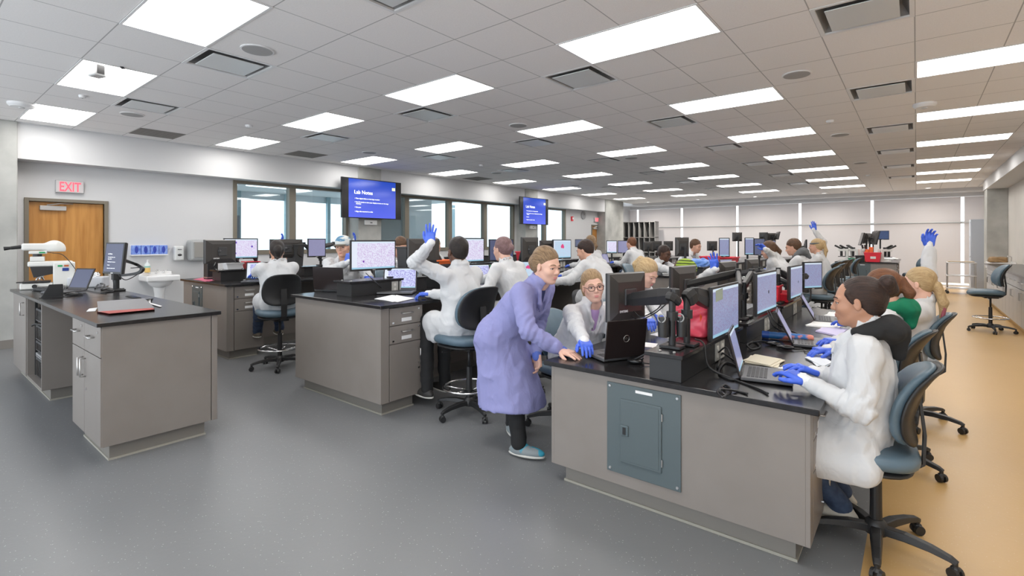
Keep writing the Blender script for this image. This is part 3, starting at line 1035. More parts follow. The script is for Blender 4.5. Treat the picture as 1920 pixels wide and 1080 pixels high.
# ------------------------------------------------------------------ instructor counter on the left
t = thing('instructor_counter', 'grey counter at far left with open equipment rack and plain end panel', 'counter', (0, 0, 0))
CH = 0.964; F0, F1 = 0.885, 1.60; XR = -4.335
mm = MB(); mm.box(XR - 0.02, XR, F0 + 0.01, F1 - 0.045, 0.115, CH - 0.028); mm.build('end_panel', LAM, t, bevel=0.0015)
mm = MB(); mm.box(XR - 0.02, XR + 0.001, F1 - 0.04, F1, 0.115, CH - 0.028); mm.build('corner_strip', LAM, t, bevel=0.0015)
XA = -5.16
mm = MB(); mm.box(XA, XR - 0.02, F0 + 0.022, F1, 0.115, CH - 0.028); mm.build('cabinet_body', LAM, t)
xm = (XA + XR - 0.012) / 2 - 0.03
dz = 0.72
for x0, x1, hx in ((XA + 0.002, xm - 0.004, None), (xm + 0.004, XR - 0.003, None)):
    mm = MB(); mm.box(x0, x1, F0, F0 + 0.02, dz + 0.004, CH - 0.034); d = mm.build('drawer', LAM, t, bevel=0.002)
    mm = MB(); pull(mm, ((x0 + x1) / 2, F0, 0.845), (1, 0, 0), 0.12, (0, -1, 0)); mm.build('handle', STEEL, d, smooth=True)
    mm = MB(); mm.cyl((x1 - 0.06, F0, 0.89), (x1 - 0.06, F0 - 0.006, 0.89), 0.009, n=12); mm.build('lock', CHROME, d)
    mm = MB(); mm.box(x0, x1, F0, F0 + 0.02, 0.118, dz - 0.002); d = mm.build('cabinet_door', LAM, t, bevel=0.002)
    hx = x1 - 0.035 if x0 < XA + 0.1 else x0 + 0.035
    mm = MB(); pull(mm, (hx, F0, 0.60), (0, 0, 1), 0.13, (0, -1, 0), 0.006); mm.build('handle', STEEL, d, smooth=True)
mm = MB(); mm.cyl((xm + 0.07, F0, 0.45), (xm + 0.07, F0 - 0.006, 0.45), 0.01, n=12); mm.build('lock', CHROME, t)
mm = MB(); mm.box(XA + 0.07, XR - 0.02 - 0.07 + 0.03, F0 + 0.06, F1 - 0.07, 0, 0.115); mm.build('toe_kick', TOE, t)
mm = MB(); mm.box(XA + 0.065, XR - 0.052, F0 + 0.053, F1 - 0.063, 0, 0.014); mm.build('base_seal', SEAL, t)
# rack bay
XB1, XB0 = -6.42, -7.22
mm = MB()
mm.box(XB1 - 0.02, XB1, F0, F1, 0.115, CH - 0.028); mm.box(XB0, XB0 + 0.02, F0, F1, 0.115, CH - 0.028)
mm.box(XB0 + 0.02, XB1 - 0.02, F1 - 0.02, F1, 0.115, CH - 0.028); mm.box(XB0 + 0.02, XB1 - 0.02, F0, F1 - 0.02, 0.115, 0.135)
mm.build('rack_bay', LAM, t, bevel=0.0015)
mm = MB(); mm.box(-8.10, XB1 - 0.05, F0 + 0.07, F1 - 0.07, 0, 0.115); mm.build('toe_kick', TOE, t)
mm = MB(); mm.box(-8.10, XB1 - 0.042, F0 + 0.062, F1 - 0.062, 0, 0.014); mm.build('base_seal', SEAL, t)
mm = MB(); mm.box(XA - 1.26, XA, F1 - 0.06, F1 - 0.04, 0.115, CH - 0.028); mm.build('knee_panel', LAM, t)
mm = MB(); mm.box(-8.10, XB0 - 0.03, F0 + 0.02, F1, 0.115, CH - 0.028); mm.build('cabinet_body', LAM, t)
mm = MB(); mm.box(-8.09, XB0 - 0.055, F0 - 0.002, F0 + 0.02, 0.118, CH - 0.034); d = mm.build('cabinet_door', LAM, t, bevel=0.002)
mm = MB(); pull(mm, (XB0 - 0.16, F0 - 0.002, 0.80), (0, 0, 1), 0.13, (0, -1, 0), 0.006); mm.build('handle', STEEL, d, smooth=True)
w_ = thing('worktop', 'black worktop at far left with microscope and red portfolio', 'worktop', (0, 0, 0), group='black epoxy worktops')
mm = MB(); mm.box(-8.14, -6.33, 0.86, 1.62, CH - 0.028, CH); mm.box(-6.327, -4.31, 0.86, 1.62, CH - 0.028, CH); mm.build('slab', TOP, w_, bevel=0.004)
# equipment in the rack
t = thing('equipment_rack', 'stack of black rack units inside the open bay of the left counter', 'electronics', (0, 0, 0))
for k, (z0, z1, c) in enumerate(((0.14, 0.33, 'v'), (0.335, 0.375, 's'), (0.40, 0.50, 'd'), (0.51, 0.66, 'v'), (0.70, 0.83, 'v'))):
    mm = MB(); mm.box(XB0 + 0.12, XB1 - 0.10, F0 + 0.05, F1 - 0.12, z0, z1); u = mm.build('rack_unit', DARK if c != 's' else mat('rack_silver', (0.45, 0.45, 0.46), 0.35, 0.5), t, bevel=0.004)
    mm = MB()
    for q in range(7):
        mm.box(XB0 + 0.18 + q * 0.055, XB0 + 0.21 + q * 0.055, F0 + 0.044, F0 + 0.05, z0 + 0.02, z1 - 0.02)
    mm.build('front_buttons', BLACKG, u)
mm = MB(); mm.box(XB0 + 0.06, XB0 + 0.09, F0 + 0.05, F0 + 0.07, 0.137, 0.9); mm.box(XB1 - 0.08, XB1 - 0.05, F0 + 0.05, F0 + 0.07, 0.137, 0.9); mm.build('rack_rails', BLACK, t)
mm = MB(); mm.tube([(XB0 + 0.2, F0 + 0.05, 0.68), (XB0 + 0.3, F0 - 0.0, 0.67), (XB0 + 0.42, F0 + 0.01, 0.70), (XB0 + 0.6, F0 + 0.06, 0.69)], 0.008, 8, 6); mm.build('cable', BLACK, t, smooth=True)

# ------------------------------------------------------------------ chairs
BLUEG = noisy('blue_grey_vinyl', (0.085, 0.135, 0.175), (0.105, 0.160, 0.205), 8, 0.42)
GREYF = noisy('grey_vinyl', (0.10, 0.11, 0.125), (0.125, 0.135, 0.15), 8, 0.42)
def make_chair(seat_h, ringed, cush, bw=0.22, bh=0.235, bz=None):
    t = thing('drafting_stool' if ringed else 'task_chair', 'x', 'chair')
    bz = bz or seat_h + 0.36
    mm = MB()
    mm.M = Matrix.Translation((0.06, 0, seat_h - 0.04))
    mm.pad(0.235, 0.245, 0.075, 3.0, deform=lambda v: Vector((v.x, v.y, v.z - 0.35 * max(0, v.x - 0.12) ** 2 * 4 + 0.25 * v.y * v.y)))
    mm.build('seat', cush, t, smooth=True)
    mm = MB(); mm.M = Matrix.Translation((0.06, 0, seat_h - 0.088)); mm.pad(0.21, 0.22, 0.03, 3.0); mm.build('seat_shell', BLACK, t, smooth=True)
    def bend(off):
        def f(v):
            # pad in xy -> stand it up: y->width, x->height, z->thickness pointing forward
            wv, hv, tv_ = v.y, v.x, v.z
            k = 1 - 0.10 * (hv / bh) if hv > 0 else 1 + 0.02 * (hv / bh)
            return Vector((-0.125 - 0.06 * (hv / bh) ** 2 - 0.05 * (hv / bh) + tv_ + off + 1.1 * wv * wv, wv * k, bz + hv))
        return f
    mm = MB(); mm.pad(bh, bw, 0.05, 3.4, deform=bend(0.012)); mm.build('backrest', cush, t, smooth=True)
    mm = MB(); mm.pad(bh * 1.012, bw * 1.015, 0.03, 3.6, deform=bend(-0.022)); mm.build('backrest_shell', BLACK, t, smooth=True)
    mm = MB()
    mm.sweep([(0.0, 0, seat_h - 0.11), (-0.12, 0, seat_h - 0.115), (-0.185, 0, seat_h - 0.06), (-0.19, 0, seat_h + 0.08), (-0.17, 0, seat_h + 0.26)], [(-0.032, -0.006), (0.032, -0.006), (0.032, 0.006), (-0.032, 0.006)])
    mm.build('back_bracket', BLACK, t)
    mm = MB(); mm.box(-0.09, 0.09, -0.08, 0.08, seat_h - 0.13, seat_h - 0.10); mm.tube([(0.05, 0.06, seat_h - 0.12), (0.06, 0.2, seat_h - 0.125), (0.06, 0.26, seat_h - 0.12)], 0.006); mm.build('tilt_mechanism', BLACK, t, bevel=0.004)
    low = 0.13 + (seat_h - 0.13) * 0.5
    mm = MB(); mm.cyl((0, 0, 0.10), (0, 0, low), 0.027, 0.025); mm.build('column_sleeve', BLACK, t, smooth=False)
    mm = MB(); mm.cyl((0, 0, low - 0.01), (0, 0, seat_h - 0.12), 0.014); mm.build('gas_lift', CHROME if not ringed else BLACK, t, smooth=True)
    mm = MB(); mm.lathe((0, 0, 0), [(0.048, 0.07), (0.052, 0.09), (0.045, 0.125), (0.03, 0.14)], 20); mm.build('hub', BLACK, t, autos=40)
    for k in range(5):
        a = 2 * PI * k / 5 + 0.31
        ca, sa = math.cos(a), math.sin(a)
        mm = MB()
        pts = [(ca * r, sa * r, z) for r, z in ((0.03, 0.098), (0.12, 0.105), (0.22, 0.098), (0.29, 0.084), (0.315, 0.072))]
        mm.sweep(pts, [(-0.024, -0.018), (0.024, -0.018), (0.018, 0.014), (-0.018, 0.014)], [1.15, 1.1, 0.9, 0.75, 0.6], up=(0, 0, 1))
        lg = mm.build('leg', BLACK, t, bevel=0.004)
        mm = MB()
        c = Vector((ca * 0.305, sa * 0.305, 0.026))
        sd = Vector((-sa, ca, 0))
        ax = (Vector((ca, sa, 0)) * 0.4 + sd).normalized()
        for q in (-1, 1):
            mm.cyl(c + ax * (0.008 * q), c + ax * (0.024 * q), 0.026, 0.024, 14)
        mm.cyl(c, c + Vector((0, 0, 0.045)), 0.011)
        mm.ell(c + Vector((0, 0, 0.018)), (0.02, 0.02, 0.016), 10, 6)
        mm.build('caster', BLACK, lg)
    if ringed:
        mm = MB(); mm.ring((0, 0, 0.235), 0.225, 0.010, 40, 8)
        for k in range(5):
            a = 2 * PI * k / 5 + 0.6
            mm.tube([(0.025 * math.cos(a), 0.025 * math.sin(a), 0.20), (0.222 * math.cos(a), 0.222 * math.sin(a), 0.235)], 0.007)
        mm.build('foot_ring', CHROME, t, smooth=True)
    return t
PA = make_chair(0.52, False, BLUEG, 0.20, 0.19, 0.745)
PB = make_chair(0.69, True, BLUEG, 0.215, 0.185, 0.94)
used = {'a': False, 'b': False}
def chair(kind, x, y, deg, label, group=None):
    p = PA if kind == 'a' else PB
    if not used[kind]:
        used[kind] = True
        p.location = (x, y, 0); p.rotation_euler = (0, 0, R(deg)); p['label'] = label
        if group:
            p['group'] = group
        return p
    return dup(p, (x, y, 0), R(deg), label, group)
chair('b', -1.35, 10.95, 172, 'blue-backed drafting stool nearest the headband ponytail')
chair('b', -1.32, 11.9, 168, 'empty drafting stool past the end of the second-row bench')
chair('b', -1.30, 12.7, 176, 'second empty drafting stool with its back to the corridor')
chair('b', -1.22, 13.5, 184, 'third empty drafting stool beside the microscope bench')
chair('b', 0.97, 11.30, 186, 'lone empty grey drafting stool standing in the tan corridor')
chair('b', 0.02, 15.9, 200, 'dark-backed stool at the right end of the microscope bench')
# ================================================================== screens, laptops and arms
PRINT = mat('white_print', (0.8, 0.8, 0.8), 0.5)
def make_monitor(name_mat, w=0.555, h=0.335):
    """screen faces local +X"""
    t = thing('monitor', 'x', 'monitor')
    W, H = w / 2, h / 2
    mm = MB(); mm.box(-0.018, 0.0, -W, W, -H, H); mm.build('bezel', BLACK, t, bevel=0.003)
    mm = MB()
    outl = lambda s, x: [(x, -W * s, -H * s), (x, W * s, -H * s), (x, W * s, H * s), (x, -W * s, H * s)]
    a, b, c = outl(0.995, -0.018), outl(0.95, -0.032), outl(0.62, -0.052)
    mm.add(a + b + c, [tuple(reversed((0, 1, 5, 4))), (1, 5, 6, 2), (2, 6, 7, 3), (3, 7, 4, 0), (4, 5, 9, 8), (5, 9, 10, 6), (6, 10, 11, 7), (7, 11, 8, 4), (8, 9, 10, 11)])
    mm.build('back_shell', mat('satin_brown_black', (0.050, 0.045, 0.042), 0.33), t)
    mm = MB(); mm.box(-0.0345, -0.030, -W * 0.55, W * 0.55, H * 0.66, H * 0.73); mm.build('vent_slot', BLACKG, t)
    k = 0.014
    uvquad('screen', [(0.001, -W + k, -H + k + 0.006), (0.001, W - k, -H + k + 0.006), (0.001, W - k, H - k), (0.001, -W + k, H - k)], name_mat, t)
    mm = MB(); mm.box(-0.064, -0.05, -0.055, 0.055, -0.055, 0.055); mm.build('mount_plate', DARK, t, bevel=0.004)
    mm = MB(); mm.box(0.001, 0.0016, -0.018, 0.018, -H + 0.004, -H + 0.012); mm.build('maker_badge', STEEL, t)
    if w > 0.33 and t is not None:
        text('DVITEMS', 0.020, (-0.0525, W * 0.55, -H * 0.62), (R(90), 0, R(-90)), PRINT, t, 'back_lettering', bold=0.0006)
    return t

def tf(t, loc, rz, tilt=0, roll=0):
    t.location = loc
    t.rotation_euler = (R(roll), R(tilt), R(rz))
    return t

CELL_A = cells_material('cells_lilac', cell=(0.60, 0.42, 0.74), blobs=((0.26, 0.27),), scale=24)
CELL_B = cells_material('cells_blobs', bgc=(0.80, 0.78, 0.97), cell=(0.66, 0.48, 0.80), blobs=((0.34, 0.82), (0.84, 0.60), (0.32, 0.24)), scale=22, blobcol=(0.14, 0.05, 0.5), blobr=0.05)
CELL_C = cells_material('cells_dim', bgc=(0.30, 0.35, 0.56), cell=(0.27, 0.22, 0.40), scale=26, side=0, strength=0.9)
CELL_D = cells_material('cells_pink_star', bgc=(0.52, 0.72, 0.88), cell=(0.60, 0.60, 0.80), scale=18, blobs=((0.52, 0.70), (0.55, 0.62), (0.47, 0.64)), blobcol=(0.75, 0.05, 0.22), blobr=0.09, side=0.05)
CELL_E = cells_material('cells_deep_violet', bgc=(0.62, 0.66, 0.97), cell=(0.24, 0.18, 0.60), scale=17, blobs=((0.28, 0.35),), blobcol=(0.08, 0.02, 0.35), blobr=0.07)
SLATE = cells_material('screen_slate', bgc=(0.075, 0.09, 0.18), cell=(0.075, 0.09, 0.18), side=0, bar=0, ring=False, strength=1.0)
PALE = cells_material('screen_pale', bgc=(0.28, 0.28, 0.46), cell=(0.26, 0.25, 0.42), scale=30, side=0, bar=0, ring=False)
OFF = mat('screen_off', (0.02, 0.02, 0.022), 0.2)

GMON = 'flat monitors on the benches'
protos = {}
def monitor(kind, loc, rz, label, tilt=0, roll=0, w=0.555, h=0.335, badge=False):
    key = (kind.name, w, h)
    if key not in protos:
        protos[key] = make_monitor(kind, w, h); t = protos[key]
    else:
        t = dup(protos[key])
    tf(t, loc, rz, tilt, roll)
    t['label'] = label; t['group'] = GMON
    return t

def mon2(kind, l, r, h, label, back=False, tilt=0):
    """monitor between its left and right edge, each (px, py centre, depth) as seen"""
    a, b = att(*l), att(*r)
    d = b - a; w_ = math.hypot(d.x, d.y)
    n = Vector((d.y, -d.x, 0)).normalized()       # toward the viewer
    if back:
        n = -n
    c = (a + b) / 2
    return monitor(kind, c, math.degrees(math.atan2(n.y, n.x)), label, tilt=tilt, w=round(w_, 3), h=h)

def arm(base, elbow, head, label, pole_h=0.30, k=1.0):
    """monitor arm: clamp and pole at base, two links, up to the back of the monitor"""
    t = thing('monitor_support', label, 'monitor stand', base, group='black monitor supports')
    b = Vector((0, 0, 0)); e = Vector(elbow) - Vector(base); h = Vector(head) - Vector(base)
    mm = MB(); mm.cbox((0, 0, 0.008), (0.12, 0.09, 0.016)); mm.build('base_plate', BLACK, t, bevel=0.003)
    mm = MB(); mm.cyl((0, 0, 0.01), (0, 0, pole_h), 0.019); mm.cyl((0, 0, pole_h * 0.55), (0, 0, pole_h * 0.72), 0.032); mm.build('pole', BLACK, t)
    s = Vector((0, 0, pole_h - 0.02))
    d1 = (e - s); d2 = (h - e)
    mm = MB(); mm.sweep([s + d1.normalized() * -0.01, s + d1 * 0.2, s + d1 * 0.8, e], [(-0.016, -0.026), (0.016, -0.026), (0.02, 0.008), (0.012, 0.028), (-0.012, 0.028), (-0.02, 0.008)], [k, 1.15 * k, 1.1 * k, 0.8 * k], up=(0, 0, 1)); mm.build('lower_link', BLACK, t, bevel=0.003)
    mm = MB(); mm.cyl(e + Vector((0, 0, -0.04)), e + Vector((0, 0, 0.035)), 0.025); mm.sweep([e, e + d2 * 0.25, e + d2 * 0.85, h], [(-0.016, -0.03), (0.016, -0.03), (0.02, 0.0), (0.012, 0.03), (-0.012, 0.03), (-0.02, 0.0)], [0.9 * k, 1.15 * k, k, 0.7 * k], up=(0, 0, 1)); mm.build('upper_link', BLACK, t, bevel=0.003)
    mm = MB(); mm.ell(h, (0.022, 0.022, 0.028), 12, 8); mm.build('tilt_joint', DARK, t, smooth=True)
    return t

# --- foreground bench: right side screens face the corridor (+x)
mon2(CELL_C, (1335, 591.5, 3.0), (1385, 572, 3.44), 0.33, 'tilted monitor nearest the front on the corridor side, grey-green note on its corner')
_a, _b = att(1341, 556, 3.045), att(1354, 550, 3.16)
_n = Vector((_b.y - _a.y, _a.x - _b.x, 0)).normalized() * 0.004
m_ = MB(); m_.quad(_a + _n + Vector((0, 0, -0.035)), _b + _n + Vector((0, 0, -0.035)), _b + _n + Vector((0, 0, 0.035)), _a + _n + Vector((0, 0, 0.035)))
_o = m_.build('sticky_note', mat('note_green', (0.36, 0.42, 0.34), 0.7)); tag(_o, 'grey-green sticky note on the corner of the front screen', 'note')
_s = _o.modifiers.new('thickness', 'SOLIDIFY'); _s.thickness = 0.001
mon2(CELL_C, (1419, 553.5, 3.78), (1456, 542, 4.25), 0.33, 'second monitor of the corridor side, cell slide on screen')
mon2(CELL_C, (1482, 532, 4.78), (1504.5, 525, 5.2), 0.33, 'third corridor-side monitor seen nearly edge on')
mon2(CELL_C, (1507, 517, 5.55), (1542, 516, 5.65), 0.31, 'upright portrait monitor turned toward the camera at the end of the front bench')
# --- foreground bench: left side backs
mon2(CELL_A, (1135, 558.5, 3.30), (1204, 552, 3.52), 0.325, 'dark monitor seen from behind beside the person in dark glasses', back=True)
mon2(CELL_A, (1254, 540, 4.1), (1300, 529.5, 4.4), 0.33, 'second monitor back, in front of the raised glove', back=True)
mon2(CELL_A, (1345, 519, 5.4), (1376, 515, 5.7), 0.32, 'third monitor back on the front bench', back=True)
mon2(CELL_A, (1396, 508, 5.75), (1418, 506, 5.9), 0.27, 'fourth small monitor back at the end of the front bench', back=True)
# --- middle bench
mon2(CELL_A, (657, 480, 5.0), (742, 477.5, 5.42), 0.315, 'big bright monitor with pale cell slide and one purple cell')
mon2(CELL_A, (762, 473, 5.5), (822, 471.5, 5.8), 0.30, 'dark monitor back left of the raised arm', back=True)
mon2(CELL_A, (852, 470, 5.9), (908, 469, 6.3), 0.305, 'cell-slide monitor beside the head of the man raising his hand')
mon2(SLATE, (917, 469.5, 6.9), (963, 469, 7.1), 0.31, 'dark slate monitor behind the person with glasses')
mon2(PALE, (976, 468, 6.8), (1007, 467.5, 7.0), 0.34, 'dark monitor back above the red bin', back=True)
mon2(PALE, (1011, 467, 7.35), (1037, 467, 7.5), 0.26, 'monitor back between the red bin and the pink-star slide', back=True)
mon2(CELL_D, (1037, 467.5, 7.3), (1071, 467, 7.6), 0.29, 'bright monitor showing a pink star shaped cell')
# --- window-side bench
mon2(CELL_A, (381, 472, 6.2), (440, 471, 6.6), 0.30, 'dark monitor back at the left of the window-side bench', back=True)
mon2(CELL_B, (419, 466.5, 6.7), (484, 466, 7.0), 0.285, 'bright landscape monitor with three violet cells')
mon2(CELL_A, (505, 466, 7.3), (566, 466, 7.7), 0.28, 'low dark monitor back behind the dark-haired person', back=True)
mon2(PALE, (577, 465, 7.4), (611, 464.5, 7.6), 0.28, 'grey-lit monitor by the window between dark hair and cap')
# --- second row and farther
def support(p, rz, label, z0=0.966):
    d = Vector((math.cos(R(rz)), math.sin(R(rz)), 0))
    b = Vector((p.x, p.y, z0)) - d * 0.13
    a = thing('monitor_support', label, 'monitor stand', b, group='black monitor supports')
    mm = MB(); mm.cbox((0, 0, 0.008), (0.14, 0.10, 0.016)); mm.build('base_plate', BLACK, a)
    mm = MB(); mm.cyl((0, 0, 0.016), (0, 0, p.z - z0), 0.02, n=10); mm.build('pole', BLACK, a)
    mm = MB(); mm.bar((0, 0, p.z - z0 - 0.03), (d.x * 0.07, d.y * 0.07, p.z - z0 - 0.01), 0.05, 0.03); mm.build('upper_link', BLACK, a)
FAR = []
for k, (px, py, xc, rz, wp, hp, mt, lab) in enumerate((
    (1278, 463, -2.95, 135, 24, 36, CELL_A, 'portrait monitor back above the green striped beanie'),
    (1358, 464, -2.68, -70, 19, 36, CELL_C, 'small lit cell-slide monitor between red parts, second row'),
    (1405, 462, -2.68, -60, 16, 33, CELL_C, 'narrow lit monitor left of the raised glove in the second row'),
    (1424, 463, -2.40, -75, 19, 32, SLATE, 'dark monitor touching the raised glove of the second row'),
    (1147, 463, -5.50, -62, 20, 24, CELL_A, 'small lit slide monitor between the two standing white coats'),
    (1168, 463, -5.40, -70, 20, 24, PALE, 'violet lit monitor before the auburn-haired person'),
    (1090, 456, -5.88, -70, 24, 15, SLATE, 'dark monitor behind the short-haired man'),
    (1215, 462, -6.85, 120, 17, 18, SLATE, 'distant dark monitor just past the auburn-haired person'),
    (1232, 461, -6.85, 118, 17, 18, SLATE, 'distant dark monitor above the dark head wrap, first of two'),
    (1253, 461, -6.85, 120, 17, 18, SLATE, 'distant dark monitor above the dark head wrap, second of two'),
    (1304, 461, -6.20, 120, 17, 19, SLATE, 'distant monitor back beside the tall portrait back'),
    (1335, 461, -4.40, 120, 18, 18, SLATE, 'distant monitor back before the lit portrait screen'),
    (1382, 444, -3.85, 118, 17, 17, SLATE, 'high monitor back, first of the raised group under the shades'),
    (1432, 444, -3.85, 60, 14, 17, PALE, 'high grey monitor, middle of the raised group'),
    (1446, 445, -3.85, 150, 14, 16, SLATE, 'high dark monitor beside the middle one of the raised group'),
    (1459, 442, -3.60, 20, 10, 15, PALE, 'tilted high monitor, last of the raised group'),
    (1441, 457, -2.35, -70, 24, 13, PALE, 'low pale monitor behind the person raising a glove'),
    (1499, 462, -2.10, 10, 20, 24, SLATE, 'dark upright monitor between the boy and the headband'),
    (1513, 461, -2.05, 10, 16, 24, SLATE, 'thin dark monitor beside the headband'),
    (1655, 441, -0.75, -62, 20, 17, cells_material('screen_navy', bgc=(0.03, 0.06, 0.16), cell=(0.06, 0.10, 0.20), side=0, bar=0, ring=False), 'small navy-lit monitor beside the microscope cluster'),
    (1641, 446, -0.90, 20, 26, 26, OFF, 'dark tilted monitor above the sharps bin, microscope cluster'),
    (1614, 448, -1.20, 190, 26, 24, OFF, 'dark leaning monitor at the edge of the microscope cluster'),
    (1627, 447, -1.10, 165, 14, 20, OFF, 'thin dark leaning monitor in the middle of the microscope cluster'),
)):
    tl = -14 if 'leaning' in lab else (12 if 'tilted' in lab else 0)
    tt = xc / ray(px)[0]
    p = att(px, py, tt)
    d = Vector((ray(px)[0], ray(px)[1], 0)).normalized()
    nrm = Vector((math.cos(R(rz)), math.sin(R(rz)), 0))
    ob = max(0.3, abs(d.dot(nrm)))
    monitor(mt, p, rz, lab, tilt=tl, w=round(min(0.56, wp * tt / FPX / ob), 3), h=round(hp * tt / FPX, 3))
    support(p, rz, 'black post carrying the ' + lab.split(',')[0])

# near supports
def A3(px, py, t_, back):
    p = att(px, py, t_); n = Vector((p.x, p.y, 0)).normalized()
    return p + n * (-0.065 if back else 0.065)
arm((-1.09, 2.74, 0.912), tuple(att(1266, 553, 2.84)), A3(1178, 560, 3.41, True), 'black twin monitor support in front, reaching to the monitor back', pole_h=0.285, k=1.45)
arm((-1.05, 2.86, 0.912), tuple(att(1302, 550, 2.93)), A3(1358, 582, 3.2, False), 'black monitor support holding the front screen of the corridor side', pole_h=0.285, k=1.45)
arm((-1.075, 4.05, 0.912), (-1.22, 4.55, 1.24), A3(1277, 535, 4.25, True), 'second twin monitor support reaching to the second monitor back', pole_h=0.27)
arm((-1.075, 4.18, 0.912), (-1.12, 4.60, 1.24), A3(1437, 548, 4.0, False), 'monitor support holding the second corridor-side screen', pole_h=0.27)
arm((-1.075, 5.30, 0.912), (-1.3, 5.7, 1.20), A3(1360, 517, 5.55, True), 'third monitor support reaching to the third monitor back', pole_h=0.27)
arm((-1.075, 5.42, 0.912), (-1.14, 5.75, 1.20), A3(1493, 529, 5.0, False), 'monitor support holding the third corridor-side screen', pole_h=0.27)
arm((-1.075, 6.05, 0.912), (-1.0, 6.25, 1.12), A3(1524, 517, 5.6, False), 'monitor support at the end of the foreground bench', pole_h=0.16)
arm((-1.13, 6.12, 0.912), (-1.35, 6.2, 1.12), A3(1407, 507, 5.82, True), 'fifth monitor support reaching to the small monitor back', pole_h=0.16)
for k, (b, mo, bk, lab) in enumerate((((-4.49, 3.35, 1.116), (699, 479, 5.2), False, 'behind the big bright monitor'), ((-4.49, 4.5, 1.116), (880, 469, 6.1), False, 'beside the raised-hand man'), ((-4.49, 4.1, 1.116), (792, 472, 5.65), True, 'behind the dark monitor by the raised arm'),
     ((-4.49, 5.2, 1.116), (940, 469, 7.0), False, 'behind the slate monitor'), ((-4.49, 5.6, 1.116), (992, 468, 6.9), True, 'above the red bin'), ((-4.49, 6.0, 1.116), (1055, 467, 7.45), False, 'behind the pink star monitor'), ((-7.56, 3.3, 1.116), (451, 466, 6.85), False, 'behind the three violet cells monitor'),
     ((-7.56, 3.05, 1.116), (411, 471, 6.4), True, 'at the front of the window-side bench'), ((-7.56, 4.8, 1.116), (594, 465, 7.5), False, 'of the grey-lit monitor by the window'), ((-7.56, 4.3, 1.116), (536, 466, 7.5), True, 'behind the dark-haired person'))):
    B = Vector(b); Mo = A3(*mo, bk); mid = (B + Mo) / 2; mid.z = Mo.z + 0.06
    arm(b, mid, Mo, 'black monitor support ' + lab, pole_h=0.14)

# arm cup rings, clamps of the nearest arm
for k, (x, y) in enumerate(((-1.125, 2.70), (-1.05, 2.78))):
    t = thing('arm_knob', 'round grey-rimmed height knob %s on the nearest arm post' % ['left', 'right'][k], 'knob', (x, y, 1.075), group='round knobs on the nearest arm post')
    mm = MB(); mm.lathe((0, 0, -0.04), [(0.030, -0.06), (0.032, 0.0), (0.032, 0.05)], 20); mm.build('knob_body', BLACK, t, autos=40)
    mm = MB(); mm.ring((0, -0.028, 0.008), 0.022, 0.004, 24, 6, 'y'); mm.build('knob_rim', mat('rim_grey', (0.35, 0.36, 0.36), 0.35), t, smooth=True)

# ------------------------------------------------------------------ laptops
KEYM = mat('key_black', (0.035, 0.035, 0.037), 0.45)
LAPB = mat('laptop_grey', (0.10, 0.10, 0.105), 0.35)
LIDM = mat('laptop_lid', (0.022, 0.016, 0.016), 0.2)
def make_laptop(scr, open_deg=105, lidm=LIDM, w=0.365, d=0.25):
    """user sits at local +X; hinge at x=0"""
    t = thing('laptop', 'x', 'laptop')
    W = w / 2
    mm = MB(); mm.box(0, d, -W, W, 0.006, 0.024); b = mm.build('laptop_base', LAPB, t, bevel=0.004)
    mm = MB()
    for r_ in range(5):
        n = 13
        for c_ in range(n):
            x0 = 0.028 + r_ * 0.0205
            y0 = -W + 0.03 + c_ * (w - 0.06) / n
            mm.box(x0, x0 + 0.017, y0, y0 + (w - 0.06) / n - 0.003, 0.024, 0.0265)
    mm.build('keyboard', KEYM, b)
    mm = MB(); mm.box(0.155, 0.225, -0.055, 0.045, 0.024, 0.0246); mm.build('touchpad', DARK, b)
    a = R(open_deg)
    ex = Vector((math.cos(a), 0, math.sin(a))); nx = Vector((-math.sin(a), 0, math.cos(a)))  # along lid, thickness (away from user)
    L = d * 0.98
    def P(u, v, k):
        return Vector((0.0, v, 0.022)) + ex * u + nx * k
    mm = MB()
    vs = [P(u, v, k) for k in (0, 0.010) for v in (-W, W) for u in (0, L)]
    mm.add(vs, [(0, 2, 3, 1), (4, 5, 7, 6), (0, 1, 5, 4), (2, 6, 7, 3), (0, 4, 6, 2), (1, 3, 7, 5)])
    lid = mm.build('laptop_lid', lidm, t, bevel=0.004)
    q = 0.014
    uvquad('screen', [P(q + 0.012, -W + q, -0.0008), P(q + 0.012, W - q, -0.0008), P(L - q, W - q, -0.0008), P(L - q, -W + q, -0.0008)], scr, t)
    mm = MB(); mm.cyl((0.0, -W + 0.03, 0.02), (0.0, W - 0.03, 0.02), 0.008, n=10); mm.build('hinge', DARK, t, smooth=True)
    return t
lp = {}
